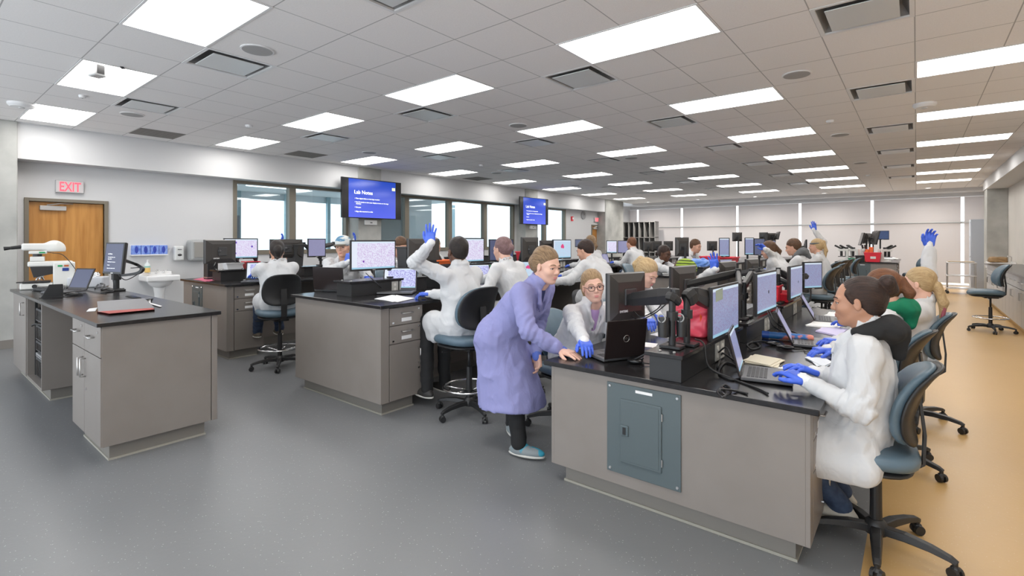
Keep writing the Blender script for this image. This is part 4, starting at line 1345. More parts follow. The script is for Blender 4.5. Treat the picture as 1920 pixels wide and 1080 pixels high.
def laptop(scr, loc, rz, label, od=105, w=0.365, logo=False):
    key = (scr.name, od, w, logo)
    if key not in lp:
        lp[key] = make_laptop(scr, od, w=w); t = lp[key]
        if logo:
            a = R(od); ex = Vector((math.cos(a), 0, math.sin(a))); nx = Vector((-math.sin(a), 0, math.cos(a)))
            c = Vector((0, 0, 0.022)) + ex * 0.125 + nx * 0.0105
            M_ = Matrix((( 0, ex.x, nx.x, c.x), (-1, 0, 0, c.y), (0, ex.z, nx.z, c.z), (0, 0, 0, 1)))
            # columns: local x -> -y world, local y -> up the lid, local z -> outward
            M_ = Matrix.Identity(4)
            M_.col[0] = (0, 1, 0, 0); M_.col[1] = (ex.x, 0, ex.z, 0); M_.col[2] = (nx.x, 0, nx.z, 0); M_.col[3] = (c.x, c.y, c.z, 1)
            M_.col[0] = (0, -1, 0, 0) if Vector((0, -1, 0)).cross(ex).dot(nx) > 0 else (0, 1, 0, 0)
            mm = MB(); mm.M = M_; mm.ring((0, 0, 0), 0.021, 0.0018, 36, 6); g = mm.build('logo_ring', STEEL, t, smooth=True)
            tx = text('DELL', 0.018, (0, 0, 0), (0, 0, 0), STEEL, t, 'logo_letters', 'CENTER', bold=0.0006)
            tx.matrix_local = M_ @ Matrix.Translation((0, -0.0062, 0.0))
    else:
        t = dup(lp[key])
    t.location = loc; t.rotation_euler = (0, 0, R(rz)); t['label'] = label; t['group'] = 'open laptops on the worktops'
    return t
laptop(CELL_A, (-1.455, 2.866, 0.76), 152, 'maroon-black laptop seen from behind, round silver maker logo on its lid', 98, w=0.30, logo=True)
laptop(CELL_C, (-0.775, 2.98, 0.76), 11, 'open laptop under the blue-gloved hands of the hooded person', 104, w=0.30)
laptop(PALE, (-0.72, 4.14, 0.76), 10, 'second open laptop on the corridor side with lilac screen', 116, w=0.34)
laptop(PALE, (-0.76, 5.45, 0.76), 8, 'third open laptop on the corridor side', 118)
laptop(CELL_E, (-4.36, 3.38, 0.965), -50, 'open laptop with violet cell slide at the raised-hand man', 100, w=0.36)
laptop(OFF, (-4.98, 2.93, 0.965), 112, 'black laptop seen from behind in front of the capped man', 95, w=0.38)
laptop(CELL_E, (-7.0, 3.10, 0.965), -35, 'laptop with violet cells before the dark-haired person', 104, w=0.34)
laptop(PALE, (-6.95, 4.35, 0.965), -8, 'pale laptop leaning open beside the black bin', 118, w=0.34)
laptop(CELL_E, (-4.25, 4.45, 0.965), -30, 'laptop edge glowing violet behind the raised-hand man', 100)
laptop(CELL_D, (-4.3, 5.55, 0.965), -48, 'laptop with pink star cell below the bright monitor', 105)
laptop(PALE, (-5.62, 9.35, 0.965), -10, 'open laptop in front of the ponytailed standing person', 110)
laptop(PALE, (-5.60, 10.1, 0.965), -10, 'open laptop in front of the red-haired man', 110)
laptop(PALE, (-2.35, 8.35, 0.965), -14, 'open laptop below the raised-glove girl', 112)

# ------------------------------------------------------------------ papers, cables, bags, bins
def sheets(label, pts, z, col=PAPER, n=3, name='paper_stack', cat='papers', th=0.0015):
    t = thing(name, label, cat, (pts[0][0], pts[0][1], z))
    rng = random.Random(len(label))
    c = Vector((sum(p[0] for p in pts) / 4, sum(p[1] for p in pts) / 4, 0))
    for k in range(n):
        a = rng.uniform(-0.12, 0.12); s = 1 - 0.03 * k
        mm = MB()
        q = []
        for p in pts:
            v = Vector((p[0], p[1], 0)) - c
            v = Vector((v.x * math.cos(a) - v.y * math.sin(a), v.x * math.sin(a) + v.y * math.cos(a), 0)) * s + c
            q.append((v.x - pts[0][0] + rng.uniform(-.01, .01), v.y - pts[0][1] + rng.uniform(-.01, .01)))
        mm.prism(q, k * th * 1.05, (k + 1) * th)
        mm.build('sheet', col if k == n - 1 or isinstance(col, bpy.types.Material) else col, t)
    return t
def quadpx(pxs, z):
    return [tuple(atz(a, b, z)[:2]) for a, b in pxs]
T1, T2 = 0.761, 0.966
sheets('white sheets hanging near the worktop corner by the left hand of the raised-hand man', quadpx([(703, 560), (742, 567), (778, 560), (738, 553)], T2), T2)
sheets('pink folder at the corner of the window-side bench', quadpx([(362, 524), (392, 528), (412, 524), (384, 520)], T2), T2, mat('pink_card', (0.75, 0.16, 0.26), 0.6), 2)
sheets('fan of white papers beside the pink folder', quadpx([(383, 521), (425, 525), (440, 519), (405, 515)], T2), T2 + 0.004, n=4)
sheets('white papers by the elbow of the dark-haired person', quadpx([(436, 524), (470, 525), (470, 520), (440, 518)], T2), T2, n=3)
sheets('loose white sheets left of the red bag', quadpx([(1219, 628), (1262, 636), (1275, 629), (1240, 622)], T1), T1, n=2)
sheets('second loose sheet behind the front laptop', quadpx([(1206, 650), (1228, 653), (1232, 645), (1210, 642)], T1), T1, n=1)
sheets('cream notebook lying beside the front keyboard', quadpx([(1394, 679), (1452, 690), (1468, 676), (1410, 666)], T1), T1, mat('cream_card', (0.70, 0.64, 0.50), 0.6), 3, 'notebook', 'notebook', 0.004)
sheets('open white notebook under the blue-gloved hand', quadpx([(1448, 700), (1512, 714), (1530, 700), (1462, 688)], T1), T1, n=3, th=0.003)
sheets('printed handout near the white sleeve', quadpx([(1512, 672), (1540, 690), (1560, 682), (1532, 664)], T1), T1, mat('handout', (0.72, 0.76, 0.82), 0.7), 3, th=0.003)
sheets('open white binder pages before the second person', quadpx([(1512, 612), (1570, 618), (1585, 604), (1530, 602)], T1), T1, n=4, th=0.003)
sheets('lilac notebook pages before the second person', quadpx([(1530, 622), (1576, 632), (1590, 618), (1545, 613)], T1), T1, mat('lilac_paper', (0.62, 0.58, 0.80), 0.7), 3, th=0.003)
sheets('white papers at the far right end of the front bench', quadpx([(1546, 592), (1600, 598), (1610, 588), (1560, 585)], T1), T1, n=3)
sheets('white papers under the glove of the person writing in the second row', quadpx([(1238, 513), (1290, 517), (1300, 512), (1255, 509)], T2), T2, n=3)
sheets('white papers between the second-row screens', quadpx([(1376, 515), (1398, 520), (1404, 513), (1382, 509)], T2), T2, n=2)
sheets('stacked white papers at the end of the microscope bench', quadpx([(1655, 486.5), (1680, 487), (1680, 484.5), (1658, 484)], T2), T2, n=4, th=0.008)
# blue and pink marker tube / pencil case
t = thing('pencil_case', 'long blue pencil case with an orange print lying on the front bench', 'pencil case', atz(1478, 631, 0.79), R(8))
mm = MB(); mm.M = Matrix.Rotation(0, 4, 'Z'); mm.lathe((0, 0, 0), [(0.0, -0.17), (0.022, -0.165), (0.026, -0.15), (0.027, 0.15), (0.022, 0.165), (0.0, 0.17)], 16, 'x')
mm.build('case_body', noisy('case_print', (0.03, 0.16, 0.45), (0.70, 0.22, 0.16), 9, 0.35, lo=0.55, hi=0.6, stretch=(1, 1, 1)), t, autos=40)
mm = MB(); mm.cyl((-0.18, 0, 0), (-0.13, 0, 0), 0.029, n=16); mm.build('end_cap', mat('cap_blue', (0.02, 0.09, 0.42), 0.4), t)
# cables on the front bench
def cable(name, label, pts, r=0.005, grp=None):
    p0 = Vector(pts[0])
    mm = MB(); mm.tube([Vector(p) - p0 for p in pts], r, 8, 8)
    o = mm.build(name, BLACK, None, smooth=True)
    o.location = p0
    return tag(o, label, 'cable', grp)
P = lambda a, b, z=T1 + 0.006: tuple(atz(a, b, z))
cable('power_cable', 'thick black cable running from the riser across the front laptop', [(-1.05, 3.0, 0.925), (-0.975, 2.93, 0.915), (-0.93, 2.88, 0.80), P(1372, 710), P(1420, 728), P(1440, 738)], 0.006)
cable('looped_cable', 'looped black cable under the front corridor-side monitor', [P(1345, 690), P(1352, 668), (-0.90, 3.05, 0.85), (-0.85, 3.1, 0.80), P(1400, 700), P(1375, 712), P(1348, 700), P(1360, 680), P(1390, 690)], 0.006)
cable('looped_cable', 'coiled black cable heap by the front keyboard', [P(1352, 725), P(1362, 735), P(1355, 745, 0.79), P(1345, 735), P(1358, 722), P(1370, 730), P(1360, 742), P(1350, 730, 0.80), P(1380, 733), P(1402, 738)], 0.006)
cable('looped_cable', 'thin cable arching beside the front riser', [(-0.975, 3.2, 0.82), (-0.92, 3.18, 0.86), (-0.86, 3.1, 0.80), P(1395, 690), P(1410, 705)], 0.005)
cable('monitor_cable', 'black cable hanging under the nearest arm', [(-1.58, 3.14, 1.07), (-1.53, 3.12, 1.01), (-1.46, 3.1, 0.99), (-1.38, 3.15, 1.03), (-1.3, 3.17, 1.10)], 0.004)
cable('monitor_cable', 'second black cable hanging under the nearest arm', [(-1.56, 3.14, 1.08), (-1.50, 3.12, 1.03), (-1.44, 3.1, 1.01), (-1.36, 3.15, 1.06), (-1.32, 3.17, 1.12)], 0.004)
cable('monitor_cable', 'black cable dropping from the arm post to the worktop', [(-1.1, 2.95, 1.03), (-1.12, 2.88, 0.95), (-1.22, 2.85, 0.88), (-1.36, 2.82, 0.79), P(1206, 668)], 0.005)
cable('monitor_cable', 'pair of black cables falling from the second screen, first', [(-0.93, 4.3, 0.95), (-0.85, 4.15, 0.86), P(1490, 628), P(1525, 650)], 0.005)
cable('monitor_cable', 'pair of black cables falling from the second screen, second', [(-0.94, 4.4, 0.95), (-0.84, 4.2, 0.88), P(1500, 628), P(1532, 652)], 0.005)
cable('looped_cable', 'tangled black cable beside the second riser', [P(1400, 648), P(1412, 640), P(1425, 650), P(1410, 655), P(1402, 645, 0.79), P(1430, 640), P(1460, 648)], 0.006)
cable('looped_cable', 'grey-white cable curving from the big bright monitor', [tuple(att(686, 512, 4.9)), tuple(att(700, 525, 4.7)), tuple(atz(722, 545, 0.98)), tuple(atz(742, 553, 0.975))], 0.005)
cable('looped_cable', 'grey cable curving down behind the pink folder', [tuple(att(404, 492, 6.0)), tuple(att(402, 503, 5.9)), tuple(atz(415, 515, 0.99)), tuple(atz(428, 519, 0.975))], 0.005)
for k, (px, py, lab) in enumerate(((1450, 648, 'black laptop power brick on the front bench'), (1472, 655, 'second black power brick beside the first'), (1190, 682, 'small black mouse and cord in front of the riser'))):
    t = thing('power_brick' if k < 2 else 'computer_mouse', lab, 'adapter' if k < 2 else 'mouse', atz(px, py, T1))
    mm = MB(); mm.ell((0, 0, 0.016), (0.06 if k < 2 else 0.05, 0.028, 0.016), 14, 8); mm.build('body_shell', BLACKG, t, smooth=True)
    mm = MB(); mm.tube([(0.05, 0, 0.012), (0.11, 0.03, 0.006), (0.13, -0.03, 0.006), (0.18, 0.0, 0.006)], 0.004, 6, 6); mm.build('cord', BLACK, t, smooth=True)
# red biohazard bag on the front riser, red bins
def bag(name, label, c, s, m, cat='bag', seed=1, extra=None):
    t = thing(name, label, cat, c)
    S_ = Shape()
    S_.box((0, 0, s[2] * 0.42), (s[0] * 0.42, s[1] * 0.42, s[2] * 0.36), 0.04, 0.0)
    S_.el((0, 0, s[2] * 0.15), (s[0] * 0.5, s[1] * 0.5, s[2] * 0.22), None, 0.05)
    S_.rc((-s[0] * .2, 0, s[2] * .75), (s[0] * .25, 0, s[2] * .9), .05, .03, 0.04)
    v, f = S_.mesh(0.012, disp=lambda x, y, z: 0.012 * fbm(x * 14 + seed, y * 14, z * 10) + 0.006 * np.sin(40 * x + 25 * y + 6 * np.sin(20 * z)), cutz=0.0)
    mesh_obj('bag_body', v, f, m, t)
    return t
def bin_(label, c, w, d, h, m, rz=0, name='sharps_bin', sticker=False):
    t = thing(name, label, 'bin', c, R(rz))
    mm = MB()
    k = 0.82
    b = [(-w / 2 * k, -d / 2 * k), (w / 2 * k, -d / 2 * k), (w / 2 * k, d / 2 * k), (-w / 2 * k, d / 2 * k)]
    u = [(x / k, y / k) for x, y in b]
    vs = [(x, y, 0) for x, y in b] + [(x, y, h) for x, y in u] + [(x * 0.94, y * 0.94, h) for x, y in u] + [(x * 0.95, y * 0.95, 0.01) for x, y in b]
    fs = [(3, 2, 1, 0)] + [(i, (i + 1) % 4, 4 + (i + 1) % 4, 4 + i) for i in range(4)] + [(4 + i, 4 + (i + 1) % 4, 8 + (i + 1) % 4, 8 + i) for i in range(4)] + [(8 + i, 8 + (i + 1) % 4, 12 + (i + 1) % 4, 12 + i) for i in range(4)] + [(12, 13, 14, 15)]
    mm.add(vs, fs); mm.build('bin_body', m, t, bevel=0.006)
    mm = MB()
    for (x0, x1, y0, y1) in ((-w / 2 - .008, w / 2 + .008, -d / 2 - .008, -d / 2 + .004), (-w / 2 - .008, w / 2 + .008, d / 2 - .004, d / 2 + .008), (-w / 2 - .008, -w / 2 + .004, -d / 2, d / 2), (w / 2 - .004, w / 2 + .008, -d / 2, d / 2)):
        mm.box(x0, x1, y0, y1, h - 0.015, h + 0.003)
    mm.build('rim', m, t, bevel=0.003)
    if sticker:
        mm = MB(); mm.box(-w * .12, w * .2, -d / 2 * .93 - .006, -d / 2 * .93 - .001, h * .35, h * .6); mm.build('warning_label', LABELW, t)
    return t
# ================================================================== smooth solid shapes (distance fields -> one mesh)
def _hash(ix, iy, iz):
    h = (ix * 374761393 + iy * 668265263 + iz * 2147483647 + 12345) & 0xffffffff
    h = ((h ^ (h >> 13)) * 1274126177) & 0xffffffff
    return ((h ^ (h >> 16)) & 0xffff) / 32767.5 - 1.0

def vnoise(x, y, z):
    ix, iy, iz = np.floor(x).astype(np.int64), np.floor(y).astype(np.int64), np.floor(z).astype(np.int64)
    fx, fy, fz = x - ix, y - iy, z - iz
    fx, fy, fz = (t * t * (3 - 2 * t) for t in (fx, fy, fz))
    r = 0
    for a in (0, 1):
        for b in (0, 1):
            for c in (0, 1):
                wgt = (fx if a else 1 - fx) * (fy if b else 1 - fy) * (fz if c else 1 - fz)
                r = r + wgt * _hash(ix + a, iy + b, iz + c)
    return r

def fbm(x, y, z):
    return vnoise(x, y, z) + 0.5 * vnoise(x * 2.1 + 7, y * 2.1, z * 2.1)

class Shape:
    """union / subtraction of round cones, ellipsoids and rounded boxes with soft joins"""
    def __init__(self):
        self.p = []

    def rc(self, a, b, r1, r2, k=0.02, op='+'):
        self.p.append(('rc', Vector(a), Vector(b), r1, r2, k, op)); return self

    def el(self, c, r, M=None, k=0.02, op='+'):
        self.p.append(('el', Vector(c), r, M, None, k, op)); return self

    def box(self, c, r, rd, k=0.02, M=None, op='+'):
        self.p.append(('bx', Vector(c), r, M, rd, k, op)); return self

    def chain(self, pts, radii, k=0.02):
        for i in range(len(pts) - 1):
            self.rc(pts[i], pts[i + 1], radii[i], radii[i + 1], k)
        return self

    def bounds(self, q):
        if q[0] == 'rc':
            r = max(q[3], q[4])
            lo = np.minimum(q[1], q[2]) - r
            hi = np.maximum(q[1], q[2]) + r
        else:
            r = max(q[2]) if q[3] is not None else np.array(q[2])
            if q[0] == 'bx':
                r = np.linalg.norm(q[2]) if q[3] is not None else np.array(q[2])
                r = r + q[4]
            lo = np.array(q[1]) - r
            hi = np.array(q[1]) + r
        return np.array(lo), np.array(hi)

    def mesh(self, res, disp=None, cutz=None):
        los, his = zip(*[self.bounds(q) for q in self.p if q[6] == '+'])
        lo = np.min(los, 0) - 3 * res - 0.012
        hi = np.max(his, 0) + 3 * res + 0.012
        n = np.ceil((hi - lo) / res).astype(int) + 1
        ax = [lo[i] + res * np.arange(n[i]) for i in range(3)]
        V = np.full(n, 1.0, dtype=np.float64)
        for q in self.p:
            k = q[5]
            a, b = self.bounds(q)
            mg = k + 3 * res + 0.01
            i0 = np.maximum(0, np.floor((a - mg - lo) / res).astype(int))
            i1 = np.minimum(n, np.ceil((b + mg - lo) / res).astype(int) + 1)
            if np.any(i1 <= i0):
                continue
            X, Y, Z = np.meshgrid(*[ax[i][i0[i]:i1[i]] for i in range(3)], indexing='ij', sparse=True)
            if q[0] == 'rc':
                A, B = q[1], q[2]
                d = B - A
                L2 = max(d.length_squared, 1e-9)
                px, py, pz = X - A.x, Y - A.y, Z - A.z
                h = np.clip((px * d.x + py * d.y + pz * d.z) / L2, 0, 1)
                D = np.sqrt((px - h * d.x) ** 2 + (py - h * d.y) ** 2 + (pz - h * d.z) ** 2) - (q[3] + (q[4] - q[3]) * h)
            else:
                px, py, pz = X - q[1].x, Y - q[1].y, Z - q[1].z
                if q[3] is not None:
                    M = q[3]
                    px, py, pz = (px * M[0][i] + py * M[1][i] + pz * M[2][i] for i in range(3))
                r = q[2]
                if q[0] == 'el':
                    k0 = np.sqrt((px / r[0]) ** 2 + (py / r[1]) ** 2 + (pz / r[2]) ** 2)
                    k1 = np.sqrt((px / r[0] ** 2) ** 2 + (py / r[1] ** 2) ** 2 + (pz / r[2] ** 2) ** 2) + 1e-9
                    D = k0 * (k0 - 1) / k1
                else:
                    qx, qy, qz = np.abs(px) - r[0], np.abs(py) - r[1], np.abs(pz) - r[2]
                    D = np.sqrt(np.maximum(qx, 0) ** 2 + np.maximum(qy, 0) ** 2 + np.maximum(qz, 0) ** 2) + np.minimum(np.maximum(qx, np.maximum(qy, qz)), 0) - q[4]
            sl = tuple(slice(i0[i], i1[i]) for i in range(3))
            O = V[sl]
            if q[6] == '-':
                D = -D
                if k > 0:
                    h = np.clip(0.5 - 0.5 * (D - O) / k * -1, 0, 1)
                    V[sl] = O * (1 - h) + D * h + k * h * (1 - h)
                    V[sl] = np.maximum(V[sl], np.maximum(O, D))
                else:
                    V[sl] = np.maximum(O, D)
            else:
                if k > 0:
                    h = np.clip(0.5 + 0.5 * (O - D) / k, 0, 1)
                    V[sl] = O * (1 - h) + D * h - k * h * (1 - h)
                else:
                    V[sl] = np.minimum(O, D)
        if disp is not None:
            near = np.abs(V) < 0.05
            ii = np.nonzero(near)
            V[ii] += disp(ax[0][ii[0]], ax[1][ii[1]], ax[2][ii[2]])
        if cutz is not None:
            V = np.maximum(V, (cutz - ax[2])[None, None, :] * 0.98)
        return nets(V, lo, res)

def nets(V, lo, res):
    S = V < 0
    c = S[:-1, :-1, :-1].astype(np.int8)
    for a in (0, 1):
        for b in (0, 1):
            for d in (0, 1):
                if a + b + d:
                    c = c + S[a:V.shape[0] - 1 + a, b:V.shape[1] - 1 + b, d:V.shape[2] - 1 + d]
    act = (c > 0) & (c < 8)
    I, J, K = np.nonzero(act)
    idx = -np.ones(act.shape, dtype=np.int64)
    idx[I, J, K] = np.arange(len(I))
    cor = [(a, b, d) for a in (0, 1) for b in (0, 1) for d in (0, 1)]
    val = {q: V[I + q[0], J + q[1], K + q[2]] for q in cor}
    acc = np.zeros((len(I), 3)); cnt = np.zeros(len(I))
    for q in cor:
        for axn in range(3):
            if q[axn] == 0:
                r = list(q); r[axn] = 1; r = tuple(r)
                va, vb = val[q], val[r]
                m = (va < 0) != (vb < 0)
                t = np.where(m, va / np.where(m, va - vb, 1), 0)
                for u in range(3):
                    acc[:, u] += np.where(m, q[u] + (t if u == axn else 0), 0)
                cnt += m
    P = acc / cnt[:, None] + np.stack([I, J, K], 1)
    P = P * res + lo
    F = []
    for axn in range(3):
        sh = [slice(None)] * 3; sh2 = [slice(None)] * 3
        sh[axn] = slice(0, -1); sh2[axn] = slice(1, None)
        a, b = S[tuple(sh)], S[tuple(sh2)]
        u, v = [(1, 2), (2, 0), (0, 1)][axn]
        E_ = np.nonzero(a != b)
        pos = np.stack(E_, 1)
        ok = (pos[:, u] > 0) & (pos[:, v] > 0) & (pos[:, u] < act.shape[u]) & (pos[:, v] < act.shape[v]) & (pos[:, axn] < act.shape[axn])
        pos = pos[ok]
        fl = a[tuple(pos.T)]
        q = []
        for du, dv in ((1, 1), (0, 1), (0, 0), (1, 0)):
            w_ = pos.copy(); w_[:, u] -= du; w_[:, v] -= dv
            q.append(idx[w_[:, 0], w_[:, 1], w_[:, 2]])
        q = np.stack(q, 1)
        q[~fl] = q[~fl][:, ::-1]
        F.append(q)
    F = np.concatenate(F)
    F = F[(F >= 0).all(1)]
    return P, F

def relax(P, F, n=1, w=0.6):
    for _ in range(n):
        acc = np.zeros_like(P); cnt = np.zeros(len(P))
        for i in range(4):
            for j in (1, 3):
                np.add.at(acc, F[:, i], P[F[:, (i + j) % 4]]); np.add.at(cnt, F[:, i], 1)
        P = P * (1 - w) + w * acc / np.maximum(cnt, 1)[:, None]
    return P

def mesh_obj(name, v, f, m, parent=None, mi=None, wm=None):
    me = bpy.data.meshes.new(name)
    if wm is not None:
        A = np.array(wm)
        v = v @ A[:3, :3].T + A[:3, 3]
    me.vertices.add(len(v)); me.vertices.foreach_set('co', np.asarray(v, dtype=np.float32).ravel())
    nf = len(f)
    me.loops.add(nf * 4); me.loops.foreach_set('vertex_index', np.asarray(f, dtype=np.int32).ravel())
    me.polygons.add(nf); me.polygons.foreach_set('loop_start', np.arange(0, nf * 4, 4, dtype=np.int32))
    me.polygons.foreach_set('loop_total', np.full(nf, 4, dtype=np.int32))
    for q in (m if isinstance(m, (list, tuple)) else [m]):
        me.materials.append(q)
    if mi is not None:
        me.polygons.foreach_set('material_index', np.asarray(mi, dtype=np.int32))
    me.polygons.foreach_set('use_smooth', np.ones(nf, dtype=bool))
    me.update(calc_edges=True)
    return link(bpy.data.objects.new(name, me), parent)

class Joined:
    """several closed surfaces that belong to one body"""
    def __init__(self):
        self.V = []; self.F = []; self.MI = []; self.n = 0
    def add(self, v, f, mi=0):
        v = np.asarray(v, dtype=float); f = np.asarray(f)
        if f.shape[1] == 3:
            f = np.concatenate([f, f[:, 2:3]], 1)
        self.V.append(v); self.F.append(f + self.n); self.MI.append(np.full(len(f), mi)); self.n += len(v)
    def addmb(self, mb, mi=0):
        f4 = [q for q in mb.f if len(q) == 4]
        # fans for n-gon caps
        for q in mb.f:
            if len(q) > 4:
                for i in range(1, len(q) - 2, 2):
                    f4.append((q[0], q[i], q[i + 1], q[i + 2]))
        self.add(np.array(mb.v), np.array(f4), mi)
    def obj(self, name, mats, parent=None):
        return mesh_obj(name, np.concatenate(self.V), np.concatenate(self.F), mats, parent, np.concatenate(self.MI))

# ------------------------------------------------------------------ people
def skin(name, c):
    return noisy(name, c, tuple(min(1, x * 1.12) for x in c), 14, 0.48, detail=3, lo=0.3, hi=0.7)
SK = {'light': skin('skin_light', (0.60, 0.335, 0.235)), 'pale': skin('skin_pale', (0.68, 0.41, 0.31)), 'tan': skin('skin_tan', (0.42, 0.215, 0.135)), 'dark': skin('skin_dark', (0.105, 0.045, 0.024))}
LIP = {'light': mat('lip_light', (0.50, 0.16, 0.14), 0.4), 'pale': mat('lip_pale', (0.62, 0.20, 0.20), 0.35), 'tan': mat('lip_tan', (0.36, 0.12, 0.10), 0.4), 'dark': mat('lip_dark', (0.13, 0.045, 0.035), 0.4)}
EYEW = mat('eye_white', (0.50, 0.48, 0.46), 0.25)
IRIS = mat('iris_dark', (0.03, 0.025, 0.025), 0.15)
LASH = mat('lash_dark', (0.025, 0.016, 0.014), 0.6)
def hairmat(name, a, b):
    """strands that run back over the head, from the 'strand' attribute"""
    m = mat(name, a, 0.42, spec=0.35)
    n = m.node_tree.nodes; l = m.node_tree.links
    at_ = n.new('ShaderNodeAttribute'); at_.attribute_name = 'strand'
    mp = n.new('ShaderNodeMapping'); mp.inputs['Scale'].default_value = (9.0, 5.0, 5.0)
    no = n.new('ShaderNodeTexNoise'); no.inputs['Scale'].default_value = 2.6; no.inputs['Detail'].default_value = 6
    n2 = n.new('ShaderNodeTexNoise'); n2.inputs['Scale'].default_value = 14; n2.inputs['Detail'].default_value = 3
    l.new(at_.outputs['Vector'], mp.inputs['Vector'])
    l.new(mp.outputs[0], no.inputs['Vector']); l.new(mp.outputs[0], n2.inputs['Vector'])
    mx = math_node(n, l, 'ADD', math_node(n, l, 'MULTIPLY', no.outputs['Fac'], 0.6), math_node(n, l, 'MULTIPLY', n2.outputs['Fac'], 0.4))
    cr = n.new('ShaderNodeValToRGB')
    cr.color_ramp.elements[0].position = 0.34; cr.color_ramp.elements[0].color = (*a, 1)
    cr.color_ramp.elements[1].position = 0.68; cr.color_ramp.elements[1].color = (*b, 1)
    l.new(mx, cr.inputs['Fac']); l.new(cr.outputs['Color'], n['Principled BSDF'].inputs['Base Color'])
    bu = n.new('ShaderNodeBump'); bu.inputs['Strength'].default_value = 0.6; bu.inputs['Distance'].default_value = 0.004
    l.new(n2.outputs['Fac'], bu.inputs['Height']); l.new(bu.outputs['Normal'], n['Principled BSDF'].inputs['Normal'])
    return m
HAIR = {'black': hairmat('hair_black', (0.010, 0.008, 0.007), (0.035, 0.024, 0.02)),
        'darkbrown': hairmat('hair_darkbrown', (0.012, 0.007, 0.006), (0.055, 0.026, 0.017)),
        'brown': hairmat('hair_brown', (0.05, 0.024, 0.012), (0.15, 0.075, 0.035)),
        'lightbrown': hairmat('hair_lightbrown', (0.11, 0.062, 0.033), (0.36, 0.235, 0.125)),
        'blonde': hairmat('hair_blonde', (0.33, 0.21, 0.095), (0.62, 0.46, 0.25)),
        'honey': hairmat('hair_honey', (0.20, 0.12, 0.06), (0.47, 0.32, 0.17)),
        'auburn': hairmat('hair_auburn', (0.09, 0.032, 0.014), (0.22, 0.088, 0.035)),
        'violet': hairmat('hair_violet', (0.13, 0.07, 0.06), (0.27, 0.16, 0.17))}
def cloth(name, col, k=1.0):
    """woven cotton with soft creases in the relief only"""
    m = mat(name, col, 0.85, spec=0.2)
    n = m.node_tree.nodes; l = m.node_tree.links
    tc = n.new('ShaderNodeTexCoord')
    mp = n.new('ShaderNodeMapping'); mp.inputs['Scale'].default_value = (1.0, 1.0, 0.55)
    no = n.new('ShaderNodeTexNoise'); no.inputs['Scale'].default_value = 9; no.inputs['Detail'].default_value = 3; no.inputs['Distortion'].default_value = 0.7
    l.new(tc.outputs['Object'], mp.inputs['Vector']); l.new(mp.outputs[0], no.inputs['Vector'])
    bu = n.new('ShaderNodeBump'); bu.inputs['Strength'].default_value = 0.5 * k; bu.inputs['Distance'].default_value = 0.03
    l.new(no.outputs['Fac'], bu.inputs['Height'])
    n2 = n.new('ShaderNodeTexNoise'); n2.inputs['Scale'].default_value = 500
    l.new(tc.outputs['Object'], n2.inputs['Vector'])
    b2 = n.new('ShaderNodeBump'); b2.inputs['Strength'].default_value = 0.08; b2.inputs['Distance'].default_value = 0.004
    l.new(n2.outputs['Fac'], b2.inputs['Height']); l.new(bu.outputs['Normal'], b2.inputs['Normal'])
    l.new(b2.outputs['Normal'], n['Principled BSDF'].inputs['Normal'])
    return m
COATW = cloth('lab_coat_cotton', (0.61, 0.615, 0.625))
LILAC = cloth('lilac_cotton', (0.27, 0.275, 0.51))
CUFFL = mat('lilac_knit', (0.10, 0.16, 0.52), 0.8)
CUFFW = mat('white_knit', (0.72, 0.72, 0.72), 0.9)
GLOVE = noisy('blue_nitrile', (0.045, 0.115, 0.62), (0.065, 0.15, 0.72), 20, 0.36, detail=2)
JEANS = noisy('dark_denim', (0.020, 0.035, 0.075), (0.04, 0.065, 0.12), 30, 0.8)
BPANT = mat('black_cloth', (0.012, 0.012, 0.013), 0.85)
GPANT = mat('grey_cloth', (0.10, 0.10, 0.105), 0.85)
SOLE = mat('shoe_sole', (0.55, 0.54, 0.50), 0.6)

def frame(fwd, up=(0, 0, 1), roll=0.0):
    f = Vector(fwd).normalized()
    u = Vector(up)
    l = u.cross(f).normalized()
    u = f.cross(l)
    M = Matrix((f, l, u)).transposed()
    return M @ Matrix.Rotation(roll, 3, 'X')

def ik(a, c, l1, l2, pole):
    a, c = Vector(a), Vector(c)
    d = c - a
    L = min(d.length, (l1 + l2) * 0.999)
    c = a + d.normalized() * L
    x = (l1 * l1 - l2 * l2 + L * L) / (2 * L)
    h = math.sqrt(max(l1 * l1 - x * x, 0))
    u = d.normalized()
    p = Vector(pole)
    p = (p - u * p.dot(u))
    p.normalize()
    return a + u * x + p * h, c

